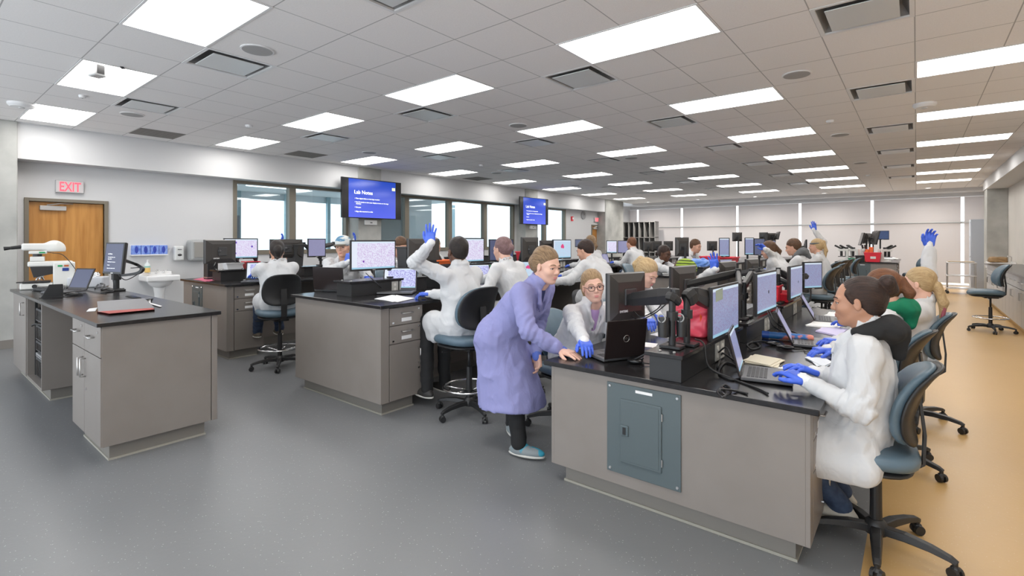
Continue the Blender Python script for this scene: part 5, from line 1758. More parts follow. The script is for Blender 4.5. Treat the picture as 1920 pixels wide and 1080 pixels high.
def hand(wrist, dirn, back, side, mi, J, s=1.0, curl=(0.35, 0.4, 0.45, 0.5), grow=0.0, res=0.004, spread=0.06, thumb=0.6, fore=None):
    """palm, four jointed fingers of different length and a thumb; side=+1 puts the thumb on dir x back"""
    D = Vector(dirn).normalized(); N = Vector(back); N = (N - D * N.dot(D)).normalized(); S_ = D.cross(N) * side
    W = Vector(wrist)
    sh = Shape()
    M = Matrix((D, S_, N)).transposed()
    sh.rc(W - (fore or D) * 0.06 * s, W + D * 0.01 * s, 0.0275 * s + grow, 0.024 * s + grow, 0.01)
    sh.box(W + D * 0.052 * s, ((0.036) * s, 0.029 * s, 0.004 * s), 0.0105 * s + grow, 0.014, M)
    sh.el(W + D * 0.03 * s + S_ * 0.022 * s - N * 0.006 * s, (0.03 * s, 0.017 * s, 0.015 * s), M, 0.012)
    L = (0.072, 0.080, 0.074, 0.058)
    for i in range(4):
        off = (0.031, 0.0105, -0.0105, -0.030)[i]
        b = W + D * (0.086 - (0.0, -0.004, 0.0, 0.010)[i]) * s + S_ * off * s
        sp = (1.5, 0.5, -0.5, -1.6)[i] * spread
        d0 = (D + S_ * sp).normalized()
        ang = 0.0
        p = b - d0 * 0.012 * s
        r = (0.0092 if i < 3 else 0.008) * s + grow
        for q, fr in enumerate((0.46, 0.30, 0.24)):
            ang += curl[i] * (0.7, 1.1, 0.8)[q]
            dd = d0 * math.cos(ang) - N * math.sin(ang)
            e = p + dd * (L[i] * fr * s + (0.012 * s if q == 0 else 0))
            sh.rc(p, e, r, r * 0.92, 0.006 if q == 0 else 0.002)
            p = e; r *= 0.92
    t0 = W + D * 0.018 * s + S_ * 0.026 * s - N * 0.004 * s
    t1 = t0 + (D * 0.75 + S_ * thumb - N * 0.25).normalized() * 0.040 * s
    t2 = t1 + (D * 0.92 + S_ * thumb * 0.55 - N * 0.30).normalized() * 0.030 * s
    t3 = t2 + (D * 1.0 + S_ * thumb * 0.25 - N * 0.28).normalized() * 0.022 * s
    sh.chain([t0, t1, t2, t3], [0.0145 * s + grow, 0.0115 * s + grow, 0.0105 * s + grow, 0.009 * s + grow], 0.006)
    v, f = sh.mesh(res)
    J.add(v, f, mi)

def person(label, head, fwd, hip, seat, hands, coat='w', hair='brown', style='short', sk='light', look=None, pitch=0.0, roll=0.0,
           res=0.016, hres=0.0055, legs='sit', feet=None, pants=None, glasses=None, hood=None, shirt=None, build=1.0, gloves=(1, 1),
           poles=(None, None), curls=(0.35, 0.35), spread=0.06, opencoat=False, hatch=None, hidelegs=False, handn=(None, None), shoe=None, seed=1, coatlen=None, hairpts=None, handd=(None, None), sleeve=1.0, chest_out=0.0, shscale=1.0, brow=True, vdrop=0.0, drape=0.0):
    """one clothed figure. head: centre of the head; fwd: heading of the body in degrees; hip: pelvis centre; hands: left and right wrist targets"""
    H = Vector(head); a = R(fwd); F_ = Vector((math.cos(a), math.sin(a), 0)); L_ = Vector((-F_.y, F_.x, 0))
    P = Vector(hip)
    root = thing('person', label, 'person', (P.x, P.y, 0))
    org = Vector((P.x, P.y, 0))
    la = R(look if look is not None else fwd)
    hf = Vector((math.cos(la) * math.cos(pitch), math.sin(la) * math.cos(pitch), math.sin(pitch)))
    hm = frame(hf, roll=roll)
    fh, lh, uh = hm.col[0].copy(), hm.col[1].copy(), hm.col[2].copy()
    hs = 1.0
    def Q(f, l, u):
        return H + fh * f + lh * l + uh * u
    # spine
    nb = H - uh * 0.118 - fh * 0.035
    spine = nb - P
    up = spine.normalized()
    FO = (F_ - up * F_.dot(up)).normalized()
    n0 = P + spine * (1 - 0.028 / spine.length)
    chest = P + spine * 0.66 + F_ * 0.005
    waist = P + spine * 0.30
    sw = 0.165 * build * shscale
    shl = n0 + L_ * sw - up * 0.055; shr = n0 - L_ * sw - up * 0.055
    wr = []; el = []
    for k, (sh_, hd) in enumerate(((shl, hands[0]), (shr, hands[1]))):
        side = 1 if k == 0 else -1
        pole = Vector(poles[k]) if poles[k] is not None else (L_ * side * 0.5 - Vector((0, 0, 1)) * 1.0 - F_ * 0.3)
        e, c = ik(sh_, Vector(hd), 0.285, 0.255, pole)
        el.append(e); wr.append(c)
    # ---- body (skin): head, neck, torso core, arms
    J = Joined()
    s = Shape()
    s.el(Q(-0.018, 0, 0.030), (0.098, 0.075, 0.088), hm, 0.02)
    s.el(Q(0.026, 0, -0.022), (0.066, 0.058, 0.082), hm, 0.03)
    s.el(Q(0.045, 0, -0.068), (0.042, 0.037, 0.038), hm, 0.03)
    for sd in (-1, 1):
        s.rc(Q(-0.01, sd * 0.049, -0.045), Q(0.057, sd * 0.014, -0.096), 0.016, 0.014, 0.025)
        s.el(Q(0.058, sd * 0.036, -0.028), (0.026, 0.022, 0.024), hm, 0.022)
        s.rc(Q(0.083, sd * 0.012, 0.022), Q(0.068, sd * 0.042, 0.024), 0.010, 0.009, 0.012)
        s.el(Q(0.098, sd * 0.033, 0.004), (0.016, 0.014, 0.010), hm, 0.010, '-')
        s.el(Q(-0.004, sd * 0.077, -0.008), (0.017, 0.007, 0.030), hm, 0.005)
        s.el(Q(0.0, sd * 0.086, -0.004), (0.009, 0.006, 0.017), hm, 0.004, '-')
        s.el(Q(0.091, sd * 0.0115, -0.030), (0.010, 0.0075, 0.0075), hm, 0.006)
    s.rc(Q(0.082, 0, 0.012), Q(0.103, 0, -0.022), 0.007, 0.0105, 0.010)
    s.el(Q(0.102, 0, -0.026), (0.011, 0.011, 0.009), hm, 0.008)
    s.el(Q(0.072, 0, -0.094), (0.018, 0.020, 0.016), hm, 0.015)
    s.el(Q(0.078, 0, -0.060), (0.018, 0.026, 0.016), hm, 0.012)
    s.rc(Q(-0.028, 0, -0.05), nb - up * 0.01, 0.052 * build, 0.053 * build, 0.03)
    s.rc(nb, n0 - up * 0.08, 0.054 * build, 0.056, 0.04)
    v, f = s.mesh(hres)
    v = relax(v, f, 1)
    J.add(v, f, 0)
    # eyes, lids, brows, lips
    for sd in (-1, 1):
        mb = MB(); mb.ell(Q(0.0720, sd * 0.031, 0.004), (0.0125, 0.0145, 0.0100), 14, 10, hm); J.addmb(mb, 1)
        gz = Q(0.0832, sd * 0.031, 0.0035)
        mb = MB(); mb.ell(gz, (0.0025, 0.0058, 0.0062), 12, 8, hm); J.addmb(mb, 2)
        pts = [Q(0.076, sd * 0.0165, 0.001), Q(0.0845, sd * 0.023, 0.0080), Q(0.0860, sd * 0.031, 0.0100), Q(0.0820, sd * 0.040, 0.0080), Q(0.073, sd * 0.047, 0.003)]
        mb = MB(); mb.tube([p + uh * 0.0035 - fh * 0.0005 for p in pts], 0.0042, 8, 4); J.addmb(mb, 0)
        mb = MB(); mb.tube(pts, 0.0021, 6, 4); J.addmb(mb, 3)
        pts = [Q(0.076, sd * 0.0175, -0.002), Q(0.0825, sd * 0.027, -0.0065), Q(0.0815, sd * 0.036, -0.0065), Q(0.073, sd * 0.046, -0.001)]
        mb = MB(); mb.tube(pts, 0.0022, 6, 4); J.addmb(mb, 0)
        if brow:
            pts = [Q(0.0915, sd * 0.013, 0.026), Q(0.0905, sd * 0.027, 0.032), Q(0.083, sd * 0.040, 0.031), Q(0.073, sd * 0.050, 0.025)]
            mb = MB(); mb.tube(catmull(pts, 4), 0.0035, 6, 0, [0.7, 0.9, 1, 1, 1, 1, 1, .9, .8, .7, .6, .5, .4]); J.addmb(mb, 4)
    mb = MB(); mb.ell(Q(0.0925, 0, -0.0565), (0.008, 0.0205, 0.0040), 14, 8, hm); J.addmb(mb, 5)
    mb = MB(); mb.ell(Q(0.0915, 0, -0.0655), (0.009, 0.0175, 0.0052), 14, 8, hm); J.addmb(mb, 5)
    # torso and arms under the clothes
    s = Shape()
    s.rc(P + L_ * 0.07, P - L_ * 0.07, 0.09, 0.09, 0.05)
    s.rc(waist, chest, 0.09, 0.09, 0.05)
    s.rc(shl, shr, 0.038, 0.038, 0.03)
    s.rc(chest, n0 - up * 0.03, 0.08, 0.045, 0.03)
    for k, sh_ in ((0, shl), (1, shr)):
        s.rc(sh_, el[k], 0.04, 0.034, 0.02); s.rc(el[k], wr[k], 0.034, 0.026, 0.01)
    v, f = s.mesh(0.02)
    J.add(v, f, 0)
    Jg = []
    for k in (0, 1):
        fd = (wr[k] - el[k]).normalized() if handd[k] is None else Vector(handd[k])
        bk = Vector(handn[k]) if handn[k] is not None else Vector((0, 0, 1))
        g = gloves[k]
        side = -1 if k == 0 else 1
        Jk = Joined() if g else J
        cu = curls[k]
        hand(wr[k], fd, bk, side, 0, Jk, 1.0, (cu * 0.8, cu, cu * 1.1, cu * 1.25), 0.0012 if g else 0.0, max(0.0035, hres * 0.72), spread, fore=(wr[k] - el[k]).normalized())
        if g:
            Jg.append(Jk)
    # short hidden skin cores for gloved hands are the forearms above
    hm_ = HAIR[hair]
    body = J.obj('body', [SK[sk], EYEW, IRIS, LASH, hm_, LIP[sk]], root)
    body.location = -org
    for Jk in Jg:
        o = Jk.obj('glove', GLOVE, root); o.location = -org
    # ---- hair
    if style != 'none':
        s = Shape()
        s.el(Q(-0.034, 0, 0.038), (0.104, 0.0795, 0.0885), hm, 0.02)
        s.el(Q(-0.055, 0, -0.01), (0.066, 0.070, 0.072), hm, 0.03)
        if style == 'short':
            s.el(Q(-0.03, 0, 0.055), (0.098, 0.078, 0.085), hm, 0.02)
        s.el(Q(0.105, 0, -0.012), (0.078, 0.066, 0.078), hm, 0.012, '-')
        for sd in (-1, 1):
            s.el(Q(0.024, sd * 0.092, -0.035), (0.044, 0.030, 0.045), hm, 0.008, '-')
        s.el(Q(0.02, 0, -0.13), (0.13, 0.10, 0.075), hm, 0.01, '-')
        for p0 in (hairpts or []):
            s.rc(Q(*p0[0]), Q(*p0[1]), p0[2], p0[3], p0[4] if len(p0) > 4 else 0.012)
        def hd(x, y, z):
            lx = (x - H.x) * lh.x + (y - H.y) * lh.y + (z - H.z) * lh.z
            fx = (x - H.x) * fh.x + (y - H.y) * fh.y + (z - H.z) * fh.z
            ux = (x - H.x) * uh.x + (y - H.y) * uh.y + (z - H.z) * uh.z
            th = np.arctan2(lx, ux + 0.02)
            return 0.0007 * np.sin(th * 60 + 2.0 * vnoise(fx * 25, lx * 25, ux * 25)) + 0.0022 * vnoise(x * 34 + seed, y * 34, z * 34)
        v, f = s.mesh(max(hres * 0.8, 0.0042), disp=hd)
        o = mesh_obj('hair', v, f, hm_, root); o.location = -org
        rel_ = v - np.array(H)
        lx = rel_ @ np.array(lh); fx = rel_ @ np.array(fh); ux = rel_ @ np.array(uh)
        th = np.arctan2(lx, np.maximum(ux, -0.2) + 0.06)
        back_ = fx < -0.11
        sv = np.stack([np.where(back_, lx * 9 + ux * 2, th * 1.0), fx * 1.4 + np.where(back_, ux * 1.5, 0), np.hypot(lx, ux) * 3], 1)
        at_ = o.data.attributes.new('strand', 'FLOAT_VECTOR', 'POINT')
        at_.data.foreach_set('vector', sv.astype(np.float32).ravel())
    # ---- glasses
    if glasses:
        J2 = Joined()
        for sd in (-1, 1):
            c = Q(0.102, sd * 0.034, 0.000)
            pts = []
            for q in range(25):
                an = 2 * PI * q / 24
                rr = 0.0245 if glasses == 'round' else 0.021
                cx_ = abs(math.cos(an)) ** 0.8 * (1 if math.cos(an) > 0 else -1); sy_ = abs(math.sin(an)) ** 0.8 * (1 if math.sin(an) > 0 else -1)
                pts.append(c + lh * cx_ * rr + uh * sy_ * rr * 0.80 - fh * abs(cx_) * 0.003 * (1 + sd * cx_))
            mb = MB(); mb.tube(pts, 0.0021 if glasses == 'round' else 0.001, 6); J2.addmb(mb, 0)
            mb = MB(); mb.tube([c + lh * sd * 0.025 - fh * 0.005, Q(0.06, sd * 0.072, 0.006), Q(-0.01, sd * 0.079, 0.004), Q(-0.03, sd * 0.078, -0.012)], 0.002 if glasses == 'round' else 0.001, 6, 4); J2.addmb(mb, 0)
        mb = MB(); mb.tube([Q(0.103, 0.010, 0.004), Q(0.107, 0, 0.007), Q(0.103, -0.010, 0.004)], 0.002, 6, 3); J2.addmb(mb, 0)
        o = J2.obj('glasses', mat('glasses_dark', (0.03, 0.012, 0.010), 0.25), root); o.location = -org
    # ---- legs
    if legs == 'sit':
        knee = [P + F_ * 0.40 + L_ * 0.10, P + F_ * 0.40 - L_ * 0.10]
        for q in knee:
            q.z = P.z - 0.02
        ank = feet or [P + F_ * 0.34 + L_ * 0.10, P + F_ * 0.34 - L_ * 0.10]
        ank = [Vector(q) for q in ank]
        if not feet:
            for q in ank:
                q.z = max(0.09, seat - 0.43)
    else:
        ank = [Vector(q) for q in feet]
        knee = []
        for k in (0, 1):
            hp = P + L_ * (0.09 if k == 0 else -0.09)
            e, c = ik(hp, ank[k], (ank[k] - hp).length * 0.508, (ank[k] - hp).length * 0.508, F_)
            knee.append(e)
    pm = pants or JEANS
    if not hidelegs:
        s = Shape()
        for k in (0, 1):
            hp = P + L_ * (0.09 if k == 0 else -0.09)
            s.rc(hp, knee[k], 0.088, 0.066, 0.03); s.rc(knee[k], ank[k], 0.066, 0.055, 0.02)
        s.rc(P + L_ * 0.08, P - L_ * 0.08, 0.11, 0.11, 0.04)
        v, f = s.mesh(res, disp=lambda x, y, z: 0.006 * vnoise(x * 14, y * 14, z * 20) + 0.003 * vnoise(x * 30, y * 30, z * 45))
        o = mesh_obj('trousers', v, f, pm, root); o.location = -org
        for k in (0, 1):
            A = ank[k]
            fd = F_ if legs == 'sit' else Vector(feet_dir[k]) if (feet_dir := getattr(person, 'fd', None)) else F_
            s = Shape(); g = max(A.z - 0.075, 0.0)
            M = frame(fd)
            s.el(A + fd * 0.055 - Vector((0, 0, 0.045)), (0.135, 0.045, 0.038), M, 0.02)
            s.el(A + fd * 0.0 - Vector((0, 0, 0.02)), (0.055, 0.040, 0.055), M, 0.03)
            v, f = s.mesh(0.007, cutz=A.z - 0.072)
            o = mesh_obj('shoe', v, f, shoe or mat('shoe_dark', (0.03, 0.028, 0.026), 0.6), root); o.location = -org
            s = Shape(); s.el(A + fd * 0.055 - Vector((0, 0, 0.066)), (0.140, 0.048, 0.018), M, 0.0)
            v, f = s.mesh(0.007, cutz=A.z - 0.088)
            q = mesh_obj('sole', v, f, SOLE, o)
    # ---- lab coat
    cm = COATW if coat == 'w' else LILAC
    s = Shape()
    b = build
    s.rc(P + L_ * 0.06 * b + up * 0.02, P - L_ * 0.06 * b + up * 0.02, 0.135 * b, 0.135 * b, 0.06)
    s.rc(waist + L_ * 0.035, waist - L_ * 0.035, 0.146 * b, 0.146 * b, 0.08)
    s.rc(chest + L_ * 0.055 * b - up * 0.04 + F_ * chest_out, chest - L_ * 0.055 * b - up * 0.04 + F_ * chest_out, 0.134 * b, 0.134 * b, 0.07)
    s.rc(shl - up * 0.018, shr - up * 0.018, 0.062 * b, 0.062 * b, 0.07)
    s.rc(n0 + up * 0.030, n0 - up * 0.03, 0.076, 0.090, 0.05)
    for k, sh_ in ((0, shl), (1, shr)):
        dd = (wr[k] - el[k])
        wre = wr[k] - dd.normalized() * 0.012
        s.rc(sh_ - up * 0.01, el[k], 0.072 * sleeve, 0.060 * sleeve, 0.035)
        s.rc(el[k], wre - dd.normalized() * 0.03, 0.060 * sleeve, 0.050 * sleeve, 0.018)
        s.rc(wre - dd.normalized() * 0.03, wre, 0.046, 0.034, 0.012)
    if legs == 'sit':
        for k in (0, 1):
            sd = 1 if k == 0 else -1
            hp = P + L_ * (0.085 * sd)
            kk = hp.lerp(knee[k], 0.80)
            s.rc(hp - up * 0.02, kk, 0.112 * b, 0.090, 0.05)
            a_ = hp + L_ * ((0.030 + 0.045 * drape) * sd) - Vector((0, 0, 0.05)); b_ = kk + L_ * ((0.022 + 0.06 * drape) * sd) - Vector((0, 0, 0.06))
            s.rc(a_, b_, 0.088, 0.070, 0.04)
            s.rc(a_ - Vector((0, 0, 0.10)) - F_ * 0.02 + L_ * 0.035 * drape * sd, b_ - Vector((0, 0, 0.08)) + L_ * 0.03 * drape * sd, 0.070 + 0.02 * drape, 0.050 + 0.025 * drape, 0.04)
        s.rc(P - F_ * 0.02, P - F_ * 0.05 - Vector((0, 0, 0.12)), 0.115, 0.10, 0.06)
        s.box(Vector((P.x, P.y, seat - 0.13 - 0.3)), (0.9, 0.9, 0.3), 0.0, 0.0, None, '-')
    else:
        c0 = (knee[0] + knee[1]) / 2
        bot = P.lerp(c0, 0.9); bot.z = coatlen
        for kk in (0, 1):
            hp = P + L_ * (0.075 if kk == 0 else -0.075)
            s.rc(hp, bot + L_ * (0.10 if kk == 0 else -0.10) - F_ * 0.05, 0.135, 0.160, 0.08)
        s.rc(P + F_ * 0.02, bot + F_ * 0.09, 0.12, 0.14, 0.08)
        s.rc(P, bot + F_ * 0.04, 0.14, 0.19, 0.08)
        for q in (knee[0], knee[1]):
            s.rc(P, Vector((q.x, q.y, coatlen)) , 0.13, 0.135, 0.08)
        s.box(Vector((bot.x, bot.y, bot.z - 0.30)), (0.5, 0.5, 0.28), 0.0, 0.0, None, '-')
    # neck opening with a V front
    s.rc(Q(-0.028, 0, -0.03), n0 + up * 0.02, 0.061, 0.055, 0.006, '-')
    s.rc(n0 + FO * 0.06 + up * 0.03, n0 + FO * (0.160 + chest_out) - up * (0.17 + vdrop), 0.050, 0.006, 0.004, '-')
    # collar
    cpts = [n0 - FO * 0.070 + up * 0.035, n0 - FO * 0.045 + L_ * 0.055 + up * 0.034, n0 + L_ * 0.070 + FO * 0.0 + up * 0.024, n0 + L_ * 0.072 + FO * 0.066 - up * 0.012, n0 + L_ * 0.060 + FO * (0.112 + chest_out) - up * 0.075, n0 + L_ * 0.026 + FO * (0.138 + chest_out) - up * (0.14 + vdrop)]
    for mir in (1, -1):
        cp = [n0 + (q - n0) - L_ * ((q - n0).dot(L_)) * (1 - mir) for q in cpts]
        s.chain(cp, [0.017, 0.017, 0.017, 0.018, 0.019, 0.010], 0.006)
    fr = 1.0 if coat == 'w' else 0.9
    E0, E1 = el
    def fold(x, y, z):
        c1 = np.abs(vnoise(x * 8 + seed, y * 8 + 3 * z, z * 4.5)); c2 = np.abs(vnoise(x * 15 + seed * 3, y * 15, z * 9 + 4 * x))
        d = 0.030 * np.minimum(c1, 0.33) + 0.022 * np.minimum(c2, 0.26) - 0.008
        for q, w_ in ((E0, wr[0]), (E1, wr[1])):
            ax_ = (w_ - q).normalized()
            t = (x - q.x) * ax_.x + (y - q.y) * ax_.y + (z - q.z) * ax_.z
            rr = np.sqrt((x - q.x) ** 2 + (y - q.y) ** 2 + (z - q.z) ** 2)
            d = d + 0.0065 * np.exp(-(rr / 0.16) ** 2) * np.sin(t * 150 + 5 * vnoise(x * 18, y * 18, z * 18 + seed))
        hx = np.exp(-(((x - P.x) ** 2 + (y - P.y) ** 2 + (z - P.z) ** 2) / 0.2 ** 2))
        d = d + 0.0035 * hx * np.sin(z * 70 + 7 * vnoise(x * 9, y * 9, z * 9))
        return -d * fr * (-1.0)
    v, f = s.mesh(res, disp=fold, cutz=None)
    v = relax(v, f, 1, 0.35)
    o = mesh_obj('lab_coat', v, f, cm, root); o.location = -org
    # knitted cuffs
    for k in (0, 1):
        dd = (wr[k] - el[k]).normalized()
        s = Shape(); s.rc(wr[k] - dd * 0.045, wr[k] + dd * 0.022, 0.035, 0.033, 0)
        v, f = s.mesh(0.006, disp=lambda x, y, z: 0.0014 * np.sin(((x - wr[k].x) * dd.x + (y - wr[k].y) * dd.y + (z - wr[k].z) * dd.z) * 700))
        q = mesh_obj('cuff', v, f, CUFFL if coat != 'w' else CUFFW, o)
    if shirt:
        s = Shape(); s.rc(n0 + FO * 0.015 - up * 0.05, n0 + FO * (0.040 + chest_out) - up * 0.15, 0.065, 0.080, 0.0)
        s.rc(nb + up * 0.04 + F_ * 0.0, n0 + up * 0.02, 0.050, 0.045, 0.0, '-')
        v, f = s.mesh(0.009)
        q = mesh_obj('shirt', v, f, shirt, root); q.location = -org
    if hood:
        s = Shape()
        c = n0 + up * 0.02
        ring = []
        for q in range(9):
            an = -PI * 0.15 + PI * 1.3 * q / 8
            ring.append(c - FO * math.sin(an) * 0.085 + L_ * math.cos(an) * 0.098 + up * (0.03 * math.sin(an) - 0.01))
        s.chain(ring, [0.030, 0.036, 0.042, 0.048, 0.052, 0.048, 0.042, 0.036, 0.030], 0.02)
        s.rc(c - FO * 0.10 + L_ * 0.06, c - FO * 0.10 - L_ * 0.06, 0.045, 0.045, 0.03)
        s.rc(c - FO * 0.11, c - FO * 0.13 - up * 0.11, 0.055, 0.03, 0.04)
        v, f = s.mesh(0.009, disp=lambda x, y, z: 0.006 * vnoise(x * 22, y * 22, z * 22) + 0.003 * vnoise(x * 45, y * 45, z * 45))
        q = mesh_obj('hood', v, f, hood, root); q.location = -org
    if hatch:
        hatch(root, Q, hm, org, hres)
    person.last = (wr, el, n0, nb)
    return root
person.fd = None
TONE = {}
BUN = [((-0.09, 0, 0.07), (-0.11, 0, 0.07), 0.02, 0.022, 0.01), ((-0.135, 0.015, 0.088), (-0.142, -0.015, 0.05), 0.036, 0.036, 0.008)]
LOWBUN = [((-0.07, 0, 0.0), (-0.125, 0, 0.0), 0.04, 0.042, 0.02), ((-0.13, 0.0, 0.02), (-0.12, 0.0, -0.04), 0.034, 0.030, 0.02)]
def PONY(l=0.2, top=0.05, back=0.12, side=0.0, r=0.03):
    return [((-0.09, 0, top), (-back - 0.02, side * 0.3, top + 0.01), 0.022, 0.026, 0.012), ((-back - 0.02, side * 0.3, top + 0.01), (-back - 0.045, side, top - l * 0.5), r, r, 0.015), ((-back - 0.045, side, top - l * 0.5), (-back - 0.02, side, top - l), r, r * 0.35, 0.015)]
# ------------------------------------------------------------------ the people
def V(*a):
    return Vector(a)
Ht = lambda px, py, t: att(px, py, t)
def seat(p, kind, deg, label):
    back = Vector((-math.cos(R(deg)), -math.sin(R(deg)), 0)) * 0.075
    chair(kind, p.location.x + back.x, p.location.y + back.y, deg, label)

# foreground right, black hood
h = Ht(1606, 566, 2.47)
_p = person('person in black hood and white coat, dark bun, typing on the nearest laptop', h, 182, (h.x - 0.0, h.y + 0.07, 0.60), 0.50,
       [atz(1513, 716, 0.815), atz(1532, 700, 0.825)], hair='darkbrown', style='bun', sk='tan', look=183, pitch=-0.12, res=0.0095, hres=0.0036,
       hairpts=BUN + [((0.030, 0.066, 0.045), (0.012, 0.076, 0.0), 0.012, 0.006, 0.02)],
       hood=BPANT, pants=JEANS, curls=(0.42, 0.35), feet=[V(-0.31, 3.04, 0.15), V(-0.33, 3.22, 0.15)], poles=(V(0.7, -0.4, -0.8), V(0.7, 0.5, -0.8)), build=1.0, drape=1.0, seed=3,
       shoe=mat('shoe_light', (0.45, 0.42, 0.36), 0.7))
seat(_p, 'a', 184, 'blue-backed task chair nearest the camera, under the black-hooded person')
# second, green hood
h = Ht(1650, 541, 3.55)
_p = person('leaning person in white lab coat with a green hood and brown ponytail', h, 178, (h.x - 0.02, h.y - 0.12, 0.60), 0.50,
       [atz(1556, 655, 0.81), atz(1572, 638, 0.82)], hair='auburn', sk='light', pitch=-0.25, res=0.0125, hres=0.005,
       hairpts=PONY(0.16, 0.02, 0.11, 0.0, 0.034), hood=mat('green_fleece', (0.0, 0.16, 0.075), 0.85), feet=[V(-0.45, 3.9, 0.10), V(-0.45, 4.1, 0.10)], seed=5)
seat(_p, 'a', 172, 'second task chair on the corridor side, under the green-hooded person')
# blonde ponytail, raised arm
def tips(root, Q, hm, org, hres):
    s = Shape(); s.rc(Q(-0.155, 0.03, -0.17), Q(-0.135, 0.03, -0.33), 0.022, 0.010, 0.0)
    v, f = s.mesh(0.005, disp=lambda x, y, z: 0.003 * vnoise(x * 60, y * 60, z * 20))
    o = mesh_obj('pink_hair_tips', v, f, mat('dyed_pink', (0.36, 0.09, 0.12), 0.5), root); o.location = -org
    s = Shape(); s.rc(Q(-0.108, 0.004, -0.03), Q(-0.125, 0.006, -0.028), 0.026, 0.026, 0.0)
    v, f = s.mesh(0.005); o = mesh_obj('hair_tie', v, f, PAPER, root); o.location = -org
h = Ht(1719, 532, 4.15)
_p = person('person with a blonde pink-tipped ponytail, blue glove raised high over the corridor side', h, 184, (h.x - 0.08, h.y + 0.02, 0.60), 0.50,
       [atz(1600, 606, 0.82), Ht(1741, 462, 4.35)], hair='blonde', sk='pale', pitch=-0.1, res=0.013, hres=0.005, look=176,
       hatch=tips, hairpts=PONY(0.26, -0.03, 0.11, 0.02, 0.034), poles=(None, V(0.3, 0.3, 0.1)), handd=(None, V(0.14, 0.0, 1)), handn=(None, V(-0.3, 1, 0)), curls=(0.4, 0.45), seed=6, feet=[V(-0.4, 5.1, 0.1), V(-0.4, 5.3, 0.1)])
seat(_p, 'a', 180, 'third task chair on the corridor side, under the pink-tipped ponytail')
# dark round glasses
h = Ht(1112, 538, 3.82)
_p = person('smiling seated person in dark round glasses and white lab coat over a lilac shirt', h, -24, (h.x - 0.26, h.y + 0.10, 0.60), 0.50,
       [atz(1160, 640, 0.80), atz(1105, 664, 0.815)], hair='honey', sk='pale', look=-47, pitch=0.0, roll=0.10, res=0.0095, hres=0.0036, glasses='round',
       hairpts=[((-0.05, 0.06, 0.0), (-0.05, 0.055, -0.07), 0.03, 0.018), ((-0.05, -0.06, 0.0), (-0.05, -0.055, -0.07), 0.03, 0.018)] + LOWBUN,
       shirt=mat('lilac_shirt', (0.42, 0.28, 0.52), 0.8), poles=(None, V(-0.35, -0.6, -0.7)), curls=(0.3, 0.4), seed=8, vdrop=0.04)
seat(_p, 'a', -12, 'task chair behind the person in dark round glasses, pale blue edge showing')
# looking down
h = Ht(1214, 513, 4.65)
_p = person('seated person with a high blonde ponytail looking down at papers, white lab coat', h, -4, (h.x - 0.26, h.y + 0.02, 0.60), 0.50,
       [atz(1245, 610, 0.81), atz(1232, 622, 0.81)], hair='blonde', sk='pale', look=-14, pitch=-0.55, res=0.012, hres=0.0042,
       hairpts=PONY(0.12, 0.06, 0.11, 0.0, 0.036), curls=(0.5, 0.4), seed=9, vdrop=0.06)
seat(_p, 'a', 0, 'task chair of the ponytailed person looking down at papers')
# green striped beanie, raised glove
def beanie(root, Q, hm, org, hres):
    s = Shape(); s.el(Q(-0.015, 0, 0.052), (0.112, 0.096, 0.095), hm, 0.01)
    s.el(Q(0.02, 0, -0.06), (0.16, 0.14, 0.078), hm, 0.006, '-')
    v, f = s.mesh(0.006)
    m_ = mat('striped_green_knit', (0.2, 0.3, 0.03), 0.9)
    n = m_.node_tree.nodes; l = m_.node_tree.links
    if 'wv' not in n:
        tc = n.new('ShaderNodeTexCoord'); w_ = n.new('ShaderNodeTexWave'); w_.name = 'wv'; w_.bands_direction = 'Z'; w_.inputs['Scale'].default_value = 11; w_.inputs['Distortion'].default_value = 1.5
        cr = n.new('ShaderNodeValToRGB'); cr.color_ramp.elements[0].color = (0.03, 0.05, 0.012, 1); cr.color_ramp.elements[1].color = (0.30, 0.42, 0.05, 1); cr.color_ramp.elements[0].position = 0.25; cr.color_ramp.elements[1].position = 0.4
        l.new(tc.outputs['Object'], w_.inputs['Vector']); l.new(w_.outputs['Fac'], cr.inputs['Fac']); l.new(cr.outputs['Color'], n['Principled BSDF'].inputs['Base Color'])
    o = mesh_obj('beanie', v, f, m_, root); o.location = -org
h = Ht(1287, 512, 5.1)
_p = person('person in a green striped beanie behind a monitor back, blue glove raised', h, 0, (h.x - 0.25, h.y + 0.05, 0.60), 0.50,
       [Ht(1350, 500, 4.75), atz(1290, 590, 0.82)], hair='brown', sk='light', pitch=-0.2, res=0.012, hres=0.0055, hatch=beanie,
       poles=(V(1.4, 0.2, -0.8), None), handd=(V(-0.1, 0, 1), None), handn=(V(0.35, 1.0, 0), None), curls=(0.08, 0.4), spread=0.22, seed=10)
seat(_p, 'a', 0, 'task chair of the person in the green striped beanie')
